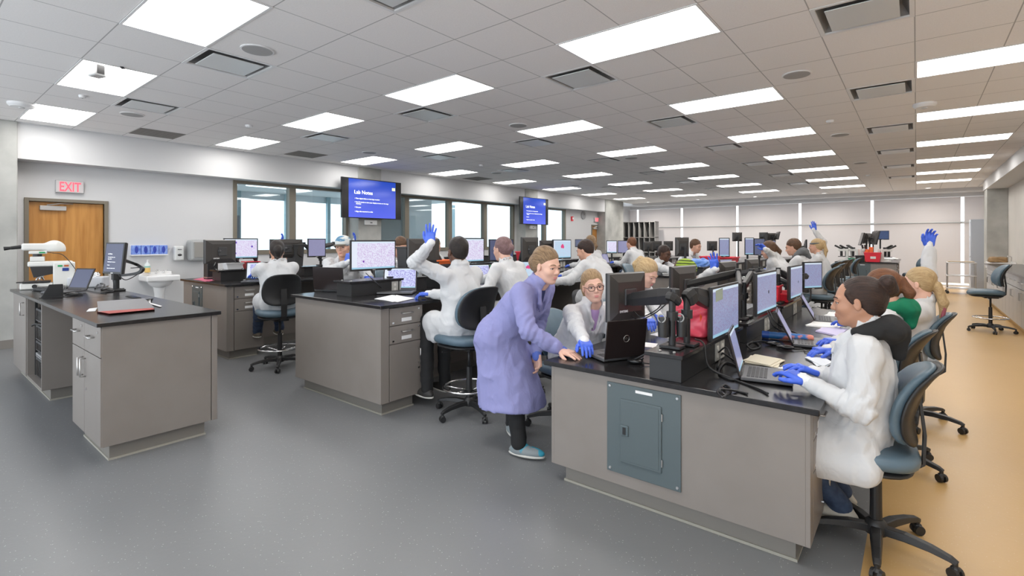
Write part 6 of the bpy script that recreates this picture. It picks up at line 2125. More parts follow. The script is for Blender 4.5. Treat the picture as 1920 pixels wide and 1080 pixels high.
# teacher
h = Ht(1026, 499, 3.5)
person.fd = [V(0.85, -0.5, 0).normalized(), V(0.75, 0.2, 0).normalized()]
TS = noisy('trainer_grey_blue', (0.22, 0.25, 0.26), (0.03, 0.30, 0.42), 16, 0.6, lo=0.52, hi=0.6)
person('standing person in a lilac lab coat leaning on the worktop with bare hand', h, 6, tuple(att(937, 632, 3.72)), 0, [V(-2.19, 2.93, 0.69), V(-1.845, 2.735, 0.795)],
       coat='l', hair='lightbrown', sk='pale', look=-8, pitch=-0.22, res=0.0095, hres=0.0036, hairpts=LOWBUN + [((-0.12, 0, 0.0), (-0.15, 0, -0.01), 0.034, 0.026, 0.02)], gloves=(0, 0),
       legs='stand', feet=[V(-2.50, 3.02, 0.09), V(-2.20, 2.74, 0.09)], pants=BPANT, coatlen=0.345, shirt=mat('dark_blue_top', (0.02, 0.03, 0.12), 0.8),
       poles=(V(-0.6, 0.5, -0.4), V(-0.3, -0.8, -0.2)), handn=(V(0.3, 1, 0.1), V(0, 0, 1)), handd=(V(0.2, -0.1, -1), V(1, -0.12, -0.10)), curls=(0.5, 0.12), spread=0.12, seed=11, build=1.02, sleeve=1.0, shoe=TS)
person.fd = None
# raised-hand man
h = Ht(857, 472, 4.5)
_p = person('man with short black hair in white coat, gloved hand raised high', h, 176, (h.x + 0.08, h.y + 0.0, 0.80), 0.69,
       [Ht(806, 458, 4.1), atz(806, 551, 1.015)], hair='black', sk='dark', pitch=-0.08, look=166, res=0.0105, hres=0.0042, pants=BPANT,
       handd=(V(0.05, 0.05, 1), None), handn=(V(0.75, -1, 0), None), poles=(V(-1.2, -0.1, -0.75), V(0.2, 0.5, -1)), curls=(0.10, 0.45), spread=0.12, feet=[V(-3.5, 3.02, 0.17), V(-3.52, 3.25, 0.17)], seed=12, build=1.04)
seat(_p, 'b', 178, 'blue-seated drafting stool of the man raising his gloved hand')
# glasses, violet tint
h = Ht(941, 468, 5.4)
_p = person('seated person in white lab coat with thin glasses and violet-tinted brown hair', h, 176, (h.x + 0.26, h.y + 0.02, 0.80), 0.69,
       [atz(868, 545, 1.02), atz(880, 532, 1.02)], hair='violet', sk='pale', pitch=-0.15, look=178, res=0.0125, hres=0.005, glasses='thin', hairpts=LOWBUN[:1], seed=13, build=1.05)
seat(_p, 'b', 176, 'drafting stool of the violet-haired person with thin glasses')
# bending man
h = Ht(1096, 470, 6.3)
_p = person('short-haired man in white lab coat bending toward the pink-star screen, grey trousers', h, 176, (h.x + 0.42, h.y - 0.12, 0.86), 0.69,
       [atz(1030, 528, 1.03), atz(1042, 520, 1.03)], hair='darkbrown', sk='light', pitch=-0.35, look=190, res=0.013, hres=0.006, pants=GPANT, seed=14, build=1.08)
seat(_p, 'b', 170, 'drafting stool under the bending short-haired man')
# ponytail standing
h = Ht(1106, 455, 9.3)
person('person with a brown ponytail in white lab coat, standing near the oak door', h, 178, (h.x + 0.22, h.y - 0.05, 0.86), 0.69,
       [V(h.x - 0.35, h.y - 0.1, 1.05), V(h.x - 0.35, h.y + 0.15, 1.05)], hair='lightbrown', sk='light', pitch=-0.1, res=0.016, hres=0.007, hairpts=PONY(0.16, 0.0, 0.11, 0, 0.028), seed=15, look=165)
h = Ht(1183, 457, 10.6)
person('auburn-haired person seen from behind in white lab coat before the cubby shelf', h, 170, (h.x + 0.28, h.y - 0.10, 0.86), 0.69,
       [V(h.x - 0.32, h.y - 0.1, 1.05), V(h.x - 0.32, h.y + 0.2, 1.05)], hair='auburn', sk='light', pitch=-0.2, res=0.016, hres=0.007, seed=16, build=1.1)
# cap man
def cap(root, Q, hm, org, hres):
    s = Shape(); s.el(Q(-0.012, 0, 0.055), (0.110, 0.090, 0.085), hm, 0.01)
    s.el(Q(0.02, 0, -0.045), (0.16, 0.14, 0.072), hm, 0.004, '-')
    s.rc(Q(0.085, -0.035, 0.045), Q(0.085, 0.035, 0.045), 0.012, 0.012, 0.01)
    v, f = s.mesh(0.0055)
    o = mesh_obj('cap', v, f, noisy('cap_print', (0.62, 0.64, 0.62), (0.10, 0.24, 0.38), 9, 0.8, stretch=(1, 1, 3), lo=0.48, hi=0.56), root); o.location = -org
    s = Shape(); s.el(Q(0.105, 0, 0.032), (0.072, 0.072, 0.011), hm, 0.0)
    v, f = s.mesh(0.005)
    q = mesh_obj('cap_brim', v, f, mat('brim_brown', (0.12, 0.10, 0.075), 0.8), o)
h = Ht(643, 463, 5.95)
_p = person('man in a patterned cap and white lab coat behind a black laptop lid', h, -38, (h.x - 0.26, h.y + 0.20, 0.80), 0.69,
       [atz(690, 520, 1.1), Ht(652, 492, 5.7)], hair='brown', sk='light', pitch=-0.10, look=-52, res=0.012, hres=0.0045, hatch=cap, poles=(None, V(-1.0, -0.5, -0.5)), handd=(None, V(0.2, 0.1, 1)), handn=(None, V(0.6, -1, 0)), curls=(0.4, 0.9), seed=17, build=1.05)
seat(_p, 'b', 0, 'drafting stool of the man in the patterned cap')
# dark-haired person at left
h = Ht(519, 471, 6.15)
_p = person('dark-haired person with low bun in white coat on a black-backed stool', h, 172, (h.x + 0.12, h.y - 0.04, 0.80), 0.69,
       [atz(470, 521, 1.02), atz(486, 512, 1.03)], hair='black', sk='tan', pitch=-0.15, look=160, res=0.0125, hres=0.005, hairpts=LOWBUN + [((-0.06, 0.0, -0.03), (-0.08, 0.0, -0.10), 0.05, 0.035, 0.02)], pants=JEANS, feet=[V(-6.78, 2.98, 0.33), V(-6.75, 3.25, 0.33)], poles=(V(0.3, -0.9, -0.5), None), seed=18, build=1.05, shoe=mat('shoe_brown', (0.12, 0.10, 0.075), 0.7))
seat(_p, 'b', 168, 'black-backed drafting stool of the dark-haired person with low bun')
# second-row people
h = Ht(1247, 476, 8.0)
_p = person('seated person with dark head wrap and thin glasses writing in the second row', h, -8, (h.x - 0.46, h.y + 0.08, 0.80), 0.69,
       [atz(1285, 512, 1.02), atz(1276, 514, 1.02)], hair='darkbrown', sk='dark', pitch=-0.25, look=-18, res=0.014, hres=0.0055, glasses='thin', hairpts=[((-0.1, 0, 0.02), (-0.16, 0, -0.05), 0.045, 0.03, 0.02)], seed=19)
seat(_p, 'b', 0, 'blue-backed stool of the person with the dark head wrap')
h = Ht(1305, 462, 9.6)
_p = person('brown-haired person in white lab coat mostly hidden by a monitor arm, second row', h, -10, (h.x - 0.42, h.y + 0.05, 0.80), 0.69,
       [V(h.x + 0.3, h.y + 0.1, 1.04), V(h.x + 0.3, h.y - 0.1, 1.04)], hair='brown', sk='light', pitch=-0.3, res=0.016, hres=0.007, seed=20)
seat(_p, 'b', 0, 'stool of the brown-haired person hidden by a monitor support')
h = Ht(1440, 469, 7.7)
_p = person('person with long brown hair raising a blue glove in the second row', h, 170, (h.x + 0.32, h.y - 0.02, 0.80), 0.69,
       [atz(1440, 508, 1.03), Ht(1425, 459, 7.3)], hair='brown', sk='light', pitch=-0.35, look=200, res=0.014, hres=0.006, handd=(None, V(-0.9, -0.1, 0.9)), handn=(None, V(0.6, 0.8, 0.4)), hairpts=PONY(0.14, 0.0, 0.10, 0, 0.03), poles=(None, V(0.1, -0.2, -1)), curls=(0.3, 0.5), seed=21)
seat(_p, 'b', 178, 'stool under the long-haired person raising a glove in the second row')
h = Ht(1486, 464, 7.9)
_p = person('short brown-haired boy in white lab coat with grey hood, looking down', h, 176, (h.x + 0.32, h.y + 0.05, 0.80), 0.69,
       [V(h.x - 0.3, h.y - 0.1, 1.04), V(h.x - 0.3, h.y + 0.1, 1.04)], hair='brown', sk='light', pitch=-0.3, look=186, res=0.014, hres=0.0055, hood=mat('grey_hood', (0.12, 0.125, 0.13), 0.85), seed=22)
seat(_p, 'b', 178, 'stool under the boy with the grey hood')
def band(root, Q, hm, org, hres):
    mm = MB()
    pts = [Q(0.092 * math.cos(a) - 0.012, 0.086 * math.sin(a), 0.055 - 0.02 * math.cos(a)) for a in [2 * PI * k / 20 for k in range(21)]]
    mm.sweep(pts, [(-0.02, -0.006), (0.02, -0.006), (0.02, 0.006), (-0.02, 0.006)])
    s = Shape(); s.el(Q(-0.018, 0, 0.052), (0.108, 0.090, 0.030), hm, 0.0)
    v, f = s.mesh(0.006)
    o = mesh_obj('headband', v, f, mat('grey_knit', (0.13, 0.14, 0.145), 0.9), root); o.location = -org
h = Ht(1529, 462, 8.9)
_p = person('person with grey headband and long blonde ponytail, one blue glove held straight up', h, 178, (h.x + 0.14, h.y + 0.02, 0.80), 0.69,
       [V(h.x - 0.32, h.y - 0.1, 1.04), Ht(1527, 432, 9.05)], hair='blonde', sk='light', pitch=-0.08, res=0.014, hres=0.0055, hatch=band, handd=(None, V(-0.05, 0, 1)), handn=(None, V(0.5, 1, 0)), poles=(None, V(0.6, 0.5, -0.4)), hairpts=PONY(0.30, 0.06, 0.11, 0, 0.03), curls=(0.4, 0.12), spread=0.12, seed=23)
seat(_p, 'b', 180, 'stool under the person with the grey headband')
# hidden people with only hands or hair showing
h = Ht(545, 475, 9.05)
_p = person('person hidden behind left monitors, only a raised blue glove and sleeve in view', h, 20, (h.x - 0.2, h.y + 0.05, 0.76), 0.69,
       [Ht(521, 444, 8.85), atz(545, 500, 1.03)], hair='darkbrown', sk='light', res=0.016, hres=0.007, handd=(V(0.45, 0.1, 0.7), None), handn=(V(0.3, 1, 0.0), None), poles=(V(0, -0.3, -1), None), curls=(0.35, 0.4), seed=24)
seat(_p, 'b', 0, 'stool of the hidden person whose glove rises before the window')
h = Ht(672, 474, 10.1)
_p = person('person hidden behind the capped man, raised blue glove above the cap', h, 0, (h.x - 0.25, h.y + 0.05, 0.76), 0.69,
       [Ht(661, 441, 9.9), atz(690, 500, 1.03)], hair='brown', sk='light', res=0.016, hres=0.007, handd=(V(0, 0, 1), None), handn=(V(0.3, 1, 0.0), None), poles=(V(0, -0.3, -1), None), curls=(0.3, 0.4), seed=25)
seat(_p, 'b', 0, 'stool of the hidden person behind the patterned cap')
h = Ht(752, 463, 6.9)
_p = person('curly brown-haired person whose hair top shows over the dark monitor back', h, -10, (h.x - 0.2, h.y + 0.05, 0.80), 0.69,
       [atz(770, 520, 1.03), atz(765, 520, 1.03)], hair='brown', sk='light', pitch=-0.5, res=0.016, hres=0.006, seed=26)
seat(_p, 'b', 0, 'stool of the curly-haired person behind the dark monitor back')
h = Ht(815, 463, 7.4)
_p = person('blonde-haired person glimpsed between raised arm and head of the man', h, 0, (h.x - 0.2, h.y + 0.05, 0.80), 0.69,
       [V(h.x + 0.3, h.y + 0.1, 1.04), V(h.x + 0.3, h.y - 0.1, 1.04)], hair='honey', sk='light', pitch=-0.4, res=0.016, hres=0.006, seed=27)
seat(_p, 'b', 0, 'stool of the blonde person glimpsed behind the raised arm')
# ================================================================== small equipment
bag('biohazard_bag', 'crumpled red biohazard bag behind the nearest arm post', (-1.13, 3.30, 0.912), (0.17, 0.36, 0.24), REDT)
bin_('red bin on the middle bench right of the violet-haired person', (-4.46, 5.80, 1.117), 0.30, 0.30, 0.24, RED, 0)
bin_('red tray with gauze on the third foreground riser', (-1.075, 5.55, 0.912), 0.22, 0.34, 0.09, RED, 0)
bin_('red sharps box behind the third foreground monitor', (-1.12, 5.35, 0.912), 0.16, 0.18, 0.17, RED, 0)
bin_('small red marker basket by the second corridor-side screen', (-1.03, 4.72, 0.912), 0.14, 0.14, 0.12, RED, 10)
bin_('red bin between the second-row screens', (-2.68, 8.35, 1.117), 0.24, 0.30, 0.14, RED, 0)
bin_('long red tray under the second-row lit monitors', (-2.68, 9.4, 1.117), 0.24, 0.5, 0.10, RED, 0)
bin_('red sharps bin with white sticker among the microscopes', (-0.88, 15.55, 0.967), 0.36, 0.3, 0.24, RED, 0, sticker=True)
bin_('black waste bin beside the dark-haired person', (-7.5, 3.85, 1.117), 0.17, 0.20, 0.34, DARK, 20, 'waste_bin')
bin_('black waste bin right of the big bright monitor', (-4.50, 3.60, 1.117), 0.17, 0.18, 0.33, DARK, 0, 'waste_bin')
bin_('red paper box beneath the three violet cells monitor', (-7.54, 3.22, 1.117), 0.16, 0.18, 0.10, RED, 0, 'supply_box')
bin_('white supply box beneath the three violet cells monitor', (-7.54, 2.98, 1.117), 0.16, 0.22, 0.09, LABELW, 0, 'supply_box')
bin_('green and clear supply tray in front of the raised-hand man', (-4.46, 4.72, 1.117), 0.20, 0.26, 0.08, mat('green_plastic', (0.02, 0.28, 0.14), 0.35), 0, 'supply_box')
bin_('orange tray behind the raised arm of the man', (-4.46, 4.02, 1.24), 0.24, 0.26, 0.05, mat('orange_plastic', (0.85, 0.16, 0.03), 0.4), 0, 'supply_tray')
bin_('black box under the orange tray on the middle bench', (-4.46, 4.02, 1.117), 0.2, 0.22, 0.122, DARK, 0, 'supply_box')
bag('plastic_bag', 'pale blue plastic bag on the second-row bench behind the raised glove', (att(1310, 497, 8.0).x, att(1310, 497, 8.0).y, 0.966), (0.30, 0.30, 0.26), mat('blue_film', (0.14, 0.30, 0.75), 0.35), seed=4)
t = thing('speaker_tower', 'small black box standing at the left edge of the window-side riser', 'electronics', (-7.95, 2.85, 0.966))
mm = MB(); mm.box(-0.07, 0.07, -0.07, 0.07, 0, 0.27); mm.build('box_shell', BLACK, t, bevel=0.008)
mm = MB(); mm.box(-0.072, 0.072, -0.072, 0.072, 0.02, 0.035); mm.build('silver_band', STEEL, t)

# ---- things on the instructor counter
Z = CH + 0.001
IV = mat('ivory_enamel', (0.72, 0.72, 0.69), 0.35)
mp_ = atz(88, 545, Z)
mp_ = atz(84, 541, Z)
t = thing('microscope', 'large white microscope with black eyepieces on the instructor counter', 'microscope', (mp_.x, mp_.y + 0.02, Z), R(80))
# x along the counter (+x right in the photo); eyepieces toward -x
mm = MB(); mm.box(-0.22, 0.05, -0.09, 0.09, 0, 0.07); mm.build('microscope_base', IV, t, bevel=0.012)
mm = MB(); mm.cyl((-0.1, -0.09, 0.035), (-0.1, -0.105, 0.035), 0.022); mm.build('brightness_knob', BLACK, t)
mm = MB(); mm.box(0.05, 0.24, -0.08, 0.08, 0, 0.30); mm.build('microscope_column', IV, t, bevel=0.012)
mm = MB(); mm.box(-0.16, 0.22, -0.055, 0.055, 0.255, 0.315); mm.build('limb', IV, t, bevel=0.015)
mm = MB(); mm.box(0.09, 0.13, -0.086, -0.080, 0.25, 0.27); mm.build('colour_label', mat('decal_green', (0.02, 0.35, 0.12), 0.5), t)
mm = MB(); mm.box(0.145, 0.185, -0.086, -0.080, 0.25, 0.27); mm.build('colour_label', mat('decal_orange', (0.5, 0.12, 0.03), 0.5), t)
mm = MB(); mm.box(0.13, 0.185, -0.086, -0.080, 0.20, 0.235); mm.build('display_window', mat('decal_blue', (0.02, 0.05, 0.25), 0.3), t)
mm = MB(); mm.add([(-0.14, -0.05, 0.255), (0.06, -0.05, 0.255), (0.06, -0.05, 0.17), (-0.11, -0.05, 0.13), (-0.14, 0.05, 0.255), (0.06, 0.05, 0.255), (0.06, 0.05, 0.17), (-0.11, 0.05, 0.13)], [(3, 2, 1, 0), (4, 5, 6, 7), (0, 1, 5, 4), (1, 2, 6, 5), (2, 3, 7, 6), (3, 0, 4, 7)]); mm.build('black_cover', BLACK, t, bevel=0.004)
mm = MB(); mm.cyl((-0.06, 0, 0.17), (-0.06, 0, 0.14), 0.035); mm.build('nosepiece', CHROME, t)
for k in range(3):
    a = -0.5 + k * 0.5
    mm = MB(); mm.cyl((-0.06 + 0.02 * a, 0.02 * (k - 1), 0.145), (-0.06 + 0.06 * a, 0.03 * (k - 1), 0.10), 0.011, 0.008); mm.build('objective', CHROME, t)
mm = MB(); mm.box(-0.20, 0.03, -0.10, 0.10, 0.075, 0.092); mm.box(-0.25, -0.2, -0.04, 0.04, 0.075, 0.088); mm.build('stage', BLACK, t, bevel=0.003)
mm = MB(); mm.box(-0.14, -0.02, -0.05, 0.05, 0.315, 0.37); mm.build('intermediate_tube', IV, t, bevel=0.006)
mm = MB(); mm.cyl((-0.08, 0, 0.37), (-0.08, 0, 0.40), 0.04); mm.build('dark_collar', BLACK, t)
mm = MB(); mm.box(-0.15, -0.0, -0.055, 0.055, 0.40, 0.435); mm.build('filter_turret', IV, t, bevel=0.008)
mm = MB(); mm.box(-0.065, -0.015, -0.058, -0.056, 0.408, 0.425); mm.build('colour_label', mat('decal_green'), t)
s_ = Shape(); s_.box((-0.06, 0, 0.48), (0.13, 0.035, 0.02), 0.02, 0.0); s_.el((0.06, 0, 0.455), (0.10, 0.06, 0.10), None, 0.02); s_.box((0.07, 0, 0.39), (0.12, 0.1, 0.035), 0.0, 0.0, None, '-')
v_, f_ = s_.mesh(0.006); mesh_obj('observation_head', v_, f_, IV, t)
mm = MB()
for q in (-0.03, 0.03):
    mm.cyl((-0.18, q * 0.7, 0.485), (-0.29, q, 0.470), 0.022, 0.018); mm.cyl((-0.29, q, 0.470), (-0.345, q, 0.463), 0.016, 0.022)
mm.build('eyepieces', BLACK, t, autos=35)
mm = MB(); mm.tube([(0.0, -0.04, 0.42), (0.05, -0.08, 0.41), (0.14, -0.09, 0.38), (0.24, -0.1, 0.22), (0.30, -0.12, 0.06), (0.33, -0.14, 0.012)], 0.004, 6, 8); mm.build('cable', BLACK, t, smooth=True)
# stack of dark folders, tablet, laptop, monitor
sheets('stack of black folders between the microscope and the tilted display', quadpx([(62, 545), (112, 549), (128, 537), (80, 532)], Z), Z, DARK, 4, 'folder_stack', 'folders', 0.008)
t = thing('phone_stand', 'black wedge-shaped device at the counter edge, left of the laptop', 'electronics', atz(98, 556, Z), R(-10))
mm = MB(); mm.add([(-0.12, -0.08, 0), (0.12, -0.08, 0), (0.12, 0.08, 0), (-0.12, 0.08, 0), (-0.10, 0.02, 0.012), (0.13, -0.02, 0.13), (0.13, 0.08, 0.13), (-0.10, 0.08, 0.03)], [(3, 2, 1, 0), (4, 5, 6, 7), (0, 1, 5, 4), (1, 2, 6, 5), (2, 3, 7, 6), (3, 0, 4, 7)]); mm.build('wedge_shell', BLACK, t, bevel=0.005)
mm = MB(); mm.box(-0.13, 0.13, -0.09, 0.09, 0, 0.006); mm.build('base_plate', BLACK, t)
laptop(SLATE, tuple(atz(144, 547, Z)), -64, 'tilted laptop with a slate blue lesson screen on the left counter', 112, w=0.26)
_m = monitor(SLATE, att(213, 484, 4.75), -75, 'square slate-screened monitor on a curved arm over the left counter', tilt=-6, w=0.30, h=0.30)
for tx_, sz_, y_, z_ in (('Lab Notes', 0.016, -0.09, 0.035), ('\u2022 View digital slides on the', 0.011, -0.09, 0.005), ('  large monitor', 0.011, -0.09, -0.012), ('\u2022 Use Fit mode to view your', 0.011, -0.09, -0.04), ('\u2022 Use pen', 0.011, -0.09, -0.07), ('\u2022 Align slits mounted on slide', 0.011, -0.09, -0.10)):
    text(tx_, sz_, (0.0022, y_, z_), (R(90), 0, R(90)), TXT, _m, 'slide_line', extrude=0.0002)
bb = atz(218, 545, Z)
t = thing('monitor_support', 'curved black support with loose cables holding the square counter monitor', 'monitor stand', bb, group='black monitor supports')
hd_ = att(216, 487, 4.83) - bb
mm = MB(); mm.cbox((0, 0, 0.01), (0.22, 0.12, 0.02)); mm.build('base_plate', BLACK, t, bevel=0.004)
mm = MB(); mm.cyl((0, 0, 0.02), (0, 0, 0.19), 0.028); mm.cbox((0, 0, 0.16), (0.09, 0.07, 0.08)); mm.build('pole', BLACK, t, bevel=0.003)
mm = MB(); mm.sweep(catmull([(0.0, 0, 0.17), (0.10, 0.08, 0.175), (0.20, 0.156, 0.20), (0.225, 0.175, 0.25), (0.15, 0.12, 0.30), hd_ + Vector((0.02, 0.05, 0.0))], 6), [(-0.02, -0.014), (0.02, -0.014), (0.02, 0.014), (-0.02, 0.014)]); mm.build('curved_link', BLACK, t)
mm = MB(); mm.tube([(0.02, -0.02, 0.05), (0.0, -0.03, 0.14), (0.03, -0.03, 0.24), (0.05, 0.0, 0.19), (0.10, 0.06, 0.12), (0.20, 0.15, 0.19), (0.21, 0.17, 0.25), (0.12, 0.1, 0.25)], 0.005, 6, 8); mm.build('cable', BLACK, t, smooth=True)
cable('looped_cable', 'tangle of black cables beside the left counter arm', [tuple(atz(a, b, Z + 0.008 + dz)) for a, b, dz in ((178, 541, 0), (186, 532, 0.03), (196, 534, 0.04), (190, 543, 0), (205, 541, 0), (212, 546, 0), (190, 548, 0), (232, 541, 0.01))], 0.008)
cable('looped_cable', 'thin black cable lying from the laptop to the arm base', [tuple(atz(a, b, Z + 0.006)) for a, b in ((150, 540), (165, 545), (180, 548), (200, 550))], 0.004)
t = thing('coiled_mouse', 'black mouse with its cord wound round it near the counter joint', 'mouse', atz(138, 554, Z))
mm = MB(); mm.ell((0, 0, 0.018), (0.05, 0.035, 0.018), 14, 8); mm.build('body_shell', BLACK, t, smooth=True)
mm = MB(); mm.ring((0.02, 0, 0.012), 0.065, 0.007, 28, 6); mm.ring((0.03, 0.0, 0.02), 0.055, 0.006, 28, 6); mm.build('cord', BLACK, t, smooth=True)
# clear tub of instruments
t = thing('storage_tub', 'frosted tub of metal instruments behind the left laptop', 'tub', (atz(182, 537, Z).x, min(atz(182, 537, Z).y, 1.48), Z), R(60))
mm = MB(); mm.box(-0.17, 0.17, -0.1, 0.1, 0, 0.12); mm.build('tub_body', mat('frosted_plastic', (0.72, 0.74, 0.78), 0.4, trans=0.3), t, bevel=0.012)
mm = MB()
rg = random.Random(3)
for k in range(14):
    mm.ell((rg.uniform(-.12, .12), rg.uniform(-.06, .06), 0.125 + rg.uniform(0, .03)), (0.035, 0.022, 0.02), 8, 5)
mm.build('steel_instruments', CHROME, t, smooth=True)
# portfolio
t = thing('portfolio_case', 'grey tent-folded portfolio over a red folder on the left counter', 'folder', atz(234, 582, Z), R(0))
c0 = atz(234, 582, Z)
def rel(px, py, z):
    q = atz(px, py, z); return (q.x - c0.x, q.y - c0.y, z - Z)
A_, B_, Cc, D_ = rel(184, 584, Z + 0.012), rel(290, 577, Z + 0.012), rel(272, 560, Z + 0.075), rel(182, 565, Z + 0.075)
dn = Vector((0, 0, -0.006))
mm = MB(); mm.add([A_, B_, Cc, D_] + [Vector(q) + dn for q in (A_, B_, Cc, D_)], [(0, 1, 2, 3), (7, 6, 5, 4), (0, 4, 5, 1), (1, 5, 6, 2), (2, 6, 7, 3), (3, 7, 4, 0)]); mm.build('front_flap', mat('portfolio_grey', (0.17, 0.17, 0.18), 0.5), t)
E_, F2 = rel(290, 566, Z + 0.002), rel(196, 572, Z + 0.002)
mm = MB(); mm.add([D_, Cc, rel(288, 558, Z + 0.004), rel(190, 570, Z + 0.004)] , [(0, 1, 2, 3)]); mm.build('back_flap', mat('portfolio_grey'), t)
mm = MB(); mm.add([rel(182, 584, Z), rel(205, 588, Z), rel(290, 580, Z), rel(280, 572, Z)] + [rel(182, 584, Z + .012), rel(205, 588, Z + .012), rel(290, 580, Z + .012), rel(280, 572, Z + .012)], [(3, 2, 1, 0), (4, 5, 6, 7), (0, 1, 5, 4), (1, 2, 6, 5), (2, 3, 7, 6), (3, 0, 4, 7)]); mm.build('red_folder', mat('dark_red_card', (0.35, 0.05, 0.04), 0.6), t)
sheets('small white card beside the tent-folded portfolio', quadpx([(168, 584), (182, 583), (182, 577), (166, 579)], Z), Z, n=1, name='note_card', cat='card')
sheets('white sheets poking out behind the tent-folded portfolio', quadpx([(270, 562), (292, 576), (288, 577), (266, 563)], Z), Z + 0.005, n=2)
# cable grille set into the worktop
t = thing('cable_grommet', 'slotted grille set in the left worktop near its far edge', 'grille', atz(250, 557, Z + 0.001))
mm = MB(); mm.cbox((0, 0, 0.001), (0.30, 0.06, 0.002)); mm.build('grille_plate', DARK, t)
mm = MB()
for k in range(9):
    mm.cbox((-0.13 + k * 0.032, 0, 0.004), (0.014, 0.05, 0.004))
mm.build('grille_slots', BLACKG, t)

# ---- wall fittings behind the counter
t = thing('hand_sink', 'white wall sink with chrome taps under the glove dispenser', 'sink', (WALLX + 0.005, 2.87, 0.0))
SW = mat('porcelain', (0.80, 0.80, 0.80), 0.15)
s_ = Shape(); s_.box((0.24, 0, 0.88), (0.21, 0.22, 0.03), 0.02, 0.0); s_.el((0.26, 0, 0.82), (0.17, 0.17, 0.11), None, 0.06); s_.el((0.28, 0, 0.95), (0.14, 0.16, 0.09), None, 0.015, '-'); s_.box((0.04, 0, 0.92), (0.02, 0.22, 0.05), 0.01, 0.02)
v_, f_ = s_.mesh(0.012); mesh_obj('basin', v_, f_, SW, t)
mm = MB(); mm.lathe((0.22, 0, 0), [(0.10, 0.0), (0.09, 0.05), (0.065, 0.25), (0.07, 0.6), (0.09, 0.74)], 24); mm.build('pedestal', SW, t, autos=40)
mm = MB(); mm.cyl((0.08, 0, 0.95), (0.08, 0, 1.0), 0.014); mm.tube([(0.08, 0, 0.99), (0.12, 0, 1.01), (0.2, 0, 0.985)], 0.011, 8, 4)
for q in (-0.1, 0.1):
    mm.cyl((0.08, q, 0.95), (0.08, q, 0.985), 0.014); mm.cyl((0.08, q, 0.985), (0.10, q * 1.6, 1.0), 0.007)
mm.build('faucet', CHROME, t, smooth=True)
t = thing('soap_bottle', 'clear pump bottle of amber soap standing on the white sink', 'bottle', (WALLX + 0.12, 2.73, 0.972))
mm = MB(); mm.lathe((0, 0, 0), [(0.035, 0), (0.042, 0.01), (0.042, 0.08)], 16); mm.build('soap_fill', mat('amber_soap', (0.75, 0.50, 0.15), 0.3), t)
mm = MB(); mm.lathe((0, 0, 0), [(0.042, 0.08), (0.040, 0.14), (0.016, 0.165), (0.016, 0.18)], 16); mm.build('bottle_shoulder', mat('clear_bottle', (0.75, 0.80, 0.80), 0.2), t, autos=50)
mm = MB(); mm.cyl((0, 0, 0.18), (0, 0, 0.215), 0.010); mm.cyl((0, 0, 0.213), (0.035, 0.01, 0.21), 0.007); mm.build('pump_head', LABELW, t)
mm = MB(); mm.lathe((0, 0, 0), [(0.0425, 0.085), (0.0425, 0.11)], 16); mm.build('green_label', mat('label_green', (0.25, 0.50, 0.42), 0.5), t)
t = thing('glove_dispenser', 'white wall rack with four blue glove boxes above the sink', 'dispenser', (WALLX, 2.78, 1.35))
GB = noisy('glove_box_print', (0.06, 0.16, 0.62), (0.30, 0.42, 0.82), 12, 0.5, stretch=(1, 2, 1))
y_ = -0.31
mm = MB(); mm.box(0, 0.10, -0.26, 0.26, -0.09, -0.07); mm.box(0, 0.012, -0.26, 0.26, -0.07, 0.09); mm.build('rack_shelf', LABELW, t, bevel=0.003)
for k in range(4):
    a = -0.252 + k * 0.128
    mm = MB(); mm.box(0.012, 0.09, a, a + 0.120, -0.07, 0.085); b_ = mm.build('glove_box', GB, t, bevel=0.004)
    mm = MB(); mm.ell((0.091, a + 0.060, 0.01), (0.006, 0.026, 0.06), 14, 8); mm.build('glove_opening', mat('opening_blue', (0.03, 0.06, 0.40), 0.6), b_)
t = thing('soap_dispenser', 'white wall soap dispenser right of the glove boxes', 'dispenser', (WALLX, 3.21, 1.29))
s_ = Shape(); s_.box((0.05, 0, 0), (0.03, 0.045, 0.10), 0.03, 0); v_, f_ = s_.mesh(0.006); mesh_obj('dispenser_shell', v_, f_, mat('dispenser_white', (0.66, 0.67, 0.66), 0.3), t)
mm = MB(); mm.ell((0.112, 0.0, -0.03), (0.006, 0.035, 0.022), 12, 6); mm.box(0.108, 0.113, -0.03, 0.03, 0.06, 0.072); mm.build('dark_logo', DARK, t)
t = thing('towel_dispenser', 'grey translucent paper towel dispenser on the left wall', 'dispenser', (WALLX, 3.50, 1.34))
mm = MB(); mm.box(0, 0.22, -0.16, 0.16, -0.19, 0.19); mm.build('dispenser_shell', mat('dispenser_grey', (0.36, 0.37, 0.37), 0.35), t, bevel=0.04)
mm = MB(); mm.box(0.218, 0.228, -0.10, 0.14, -0.13, 0.15); mm.build('window_cover', mat('smoked_cover', (0.30, 0.29, 0.27), 0.25), t, bevel=0.02)
t = thing('wall_outlet', 'small grey wall outlet under the first window', 'outlet', (WALLX, 5.02, 1.12))
mm = MB(); mm.box(0, 0.02, -0.04, 0.04, -0.06, 0.06); mm.build('outlet_plate', OUT, t, bevel=0.003)
mm = MB(); mm.box(0.02, 0.024, -0.02, 0.02, -0.03, 0.03); mm.build('sockets', DARK, t)

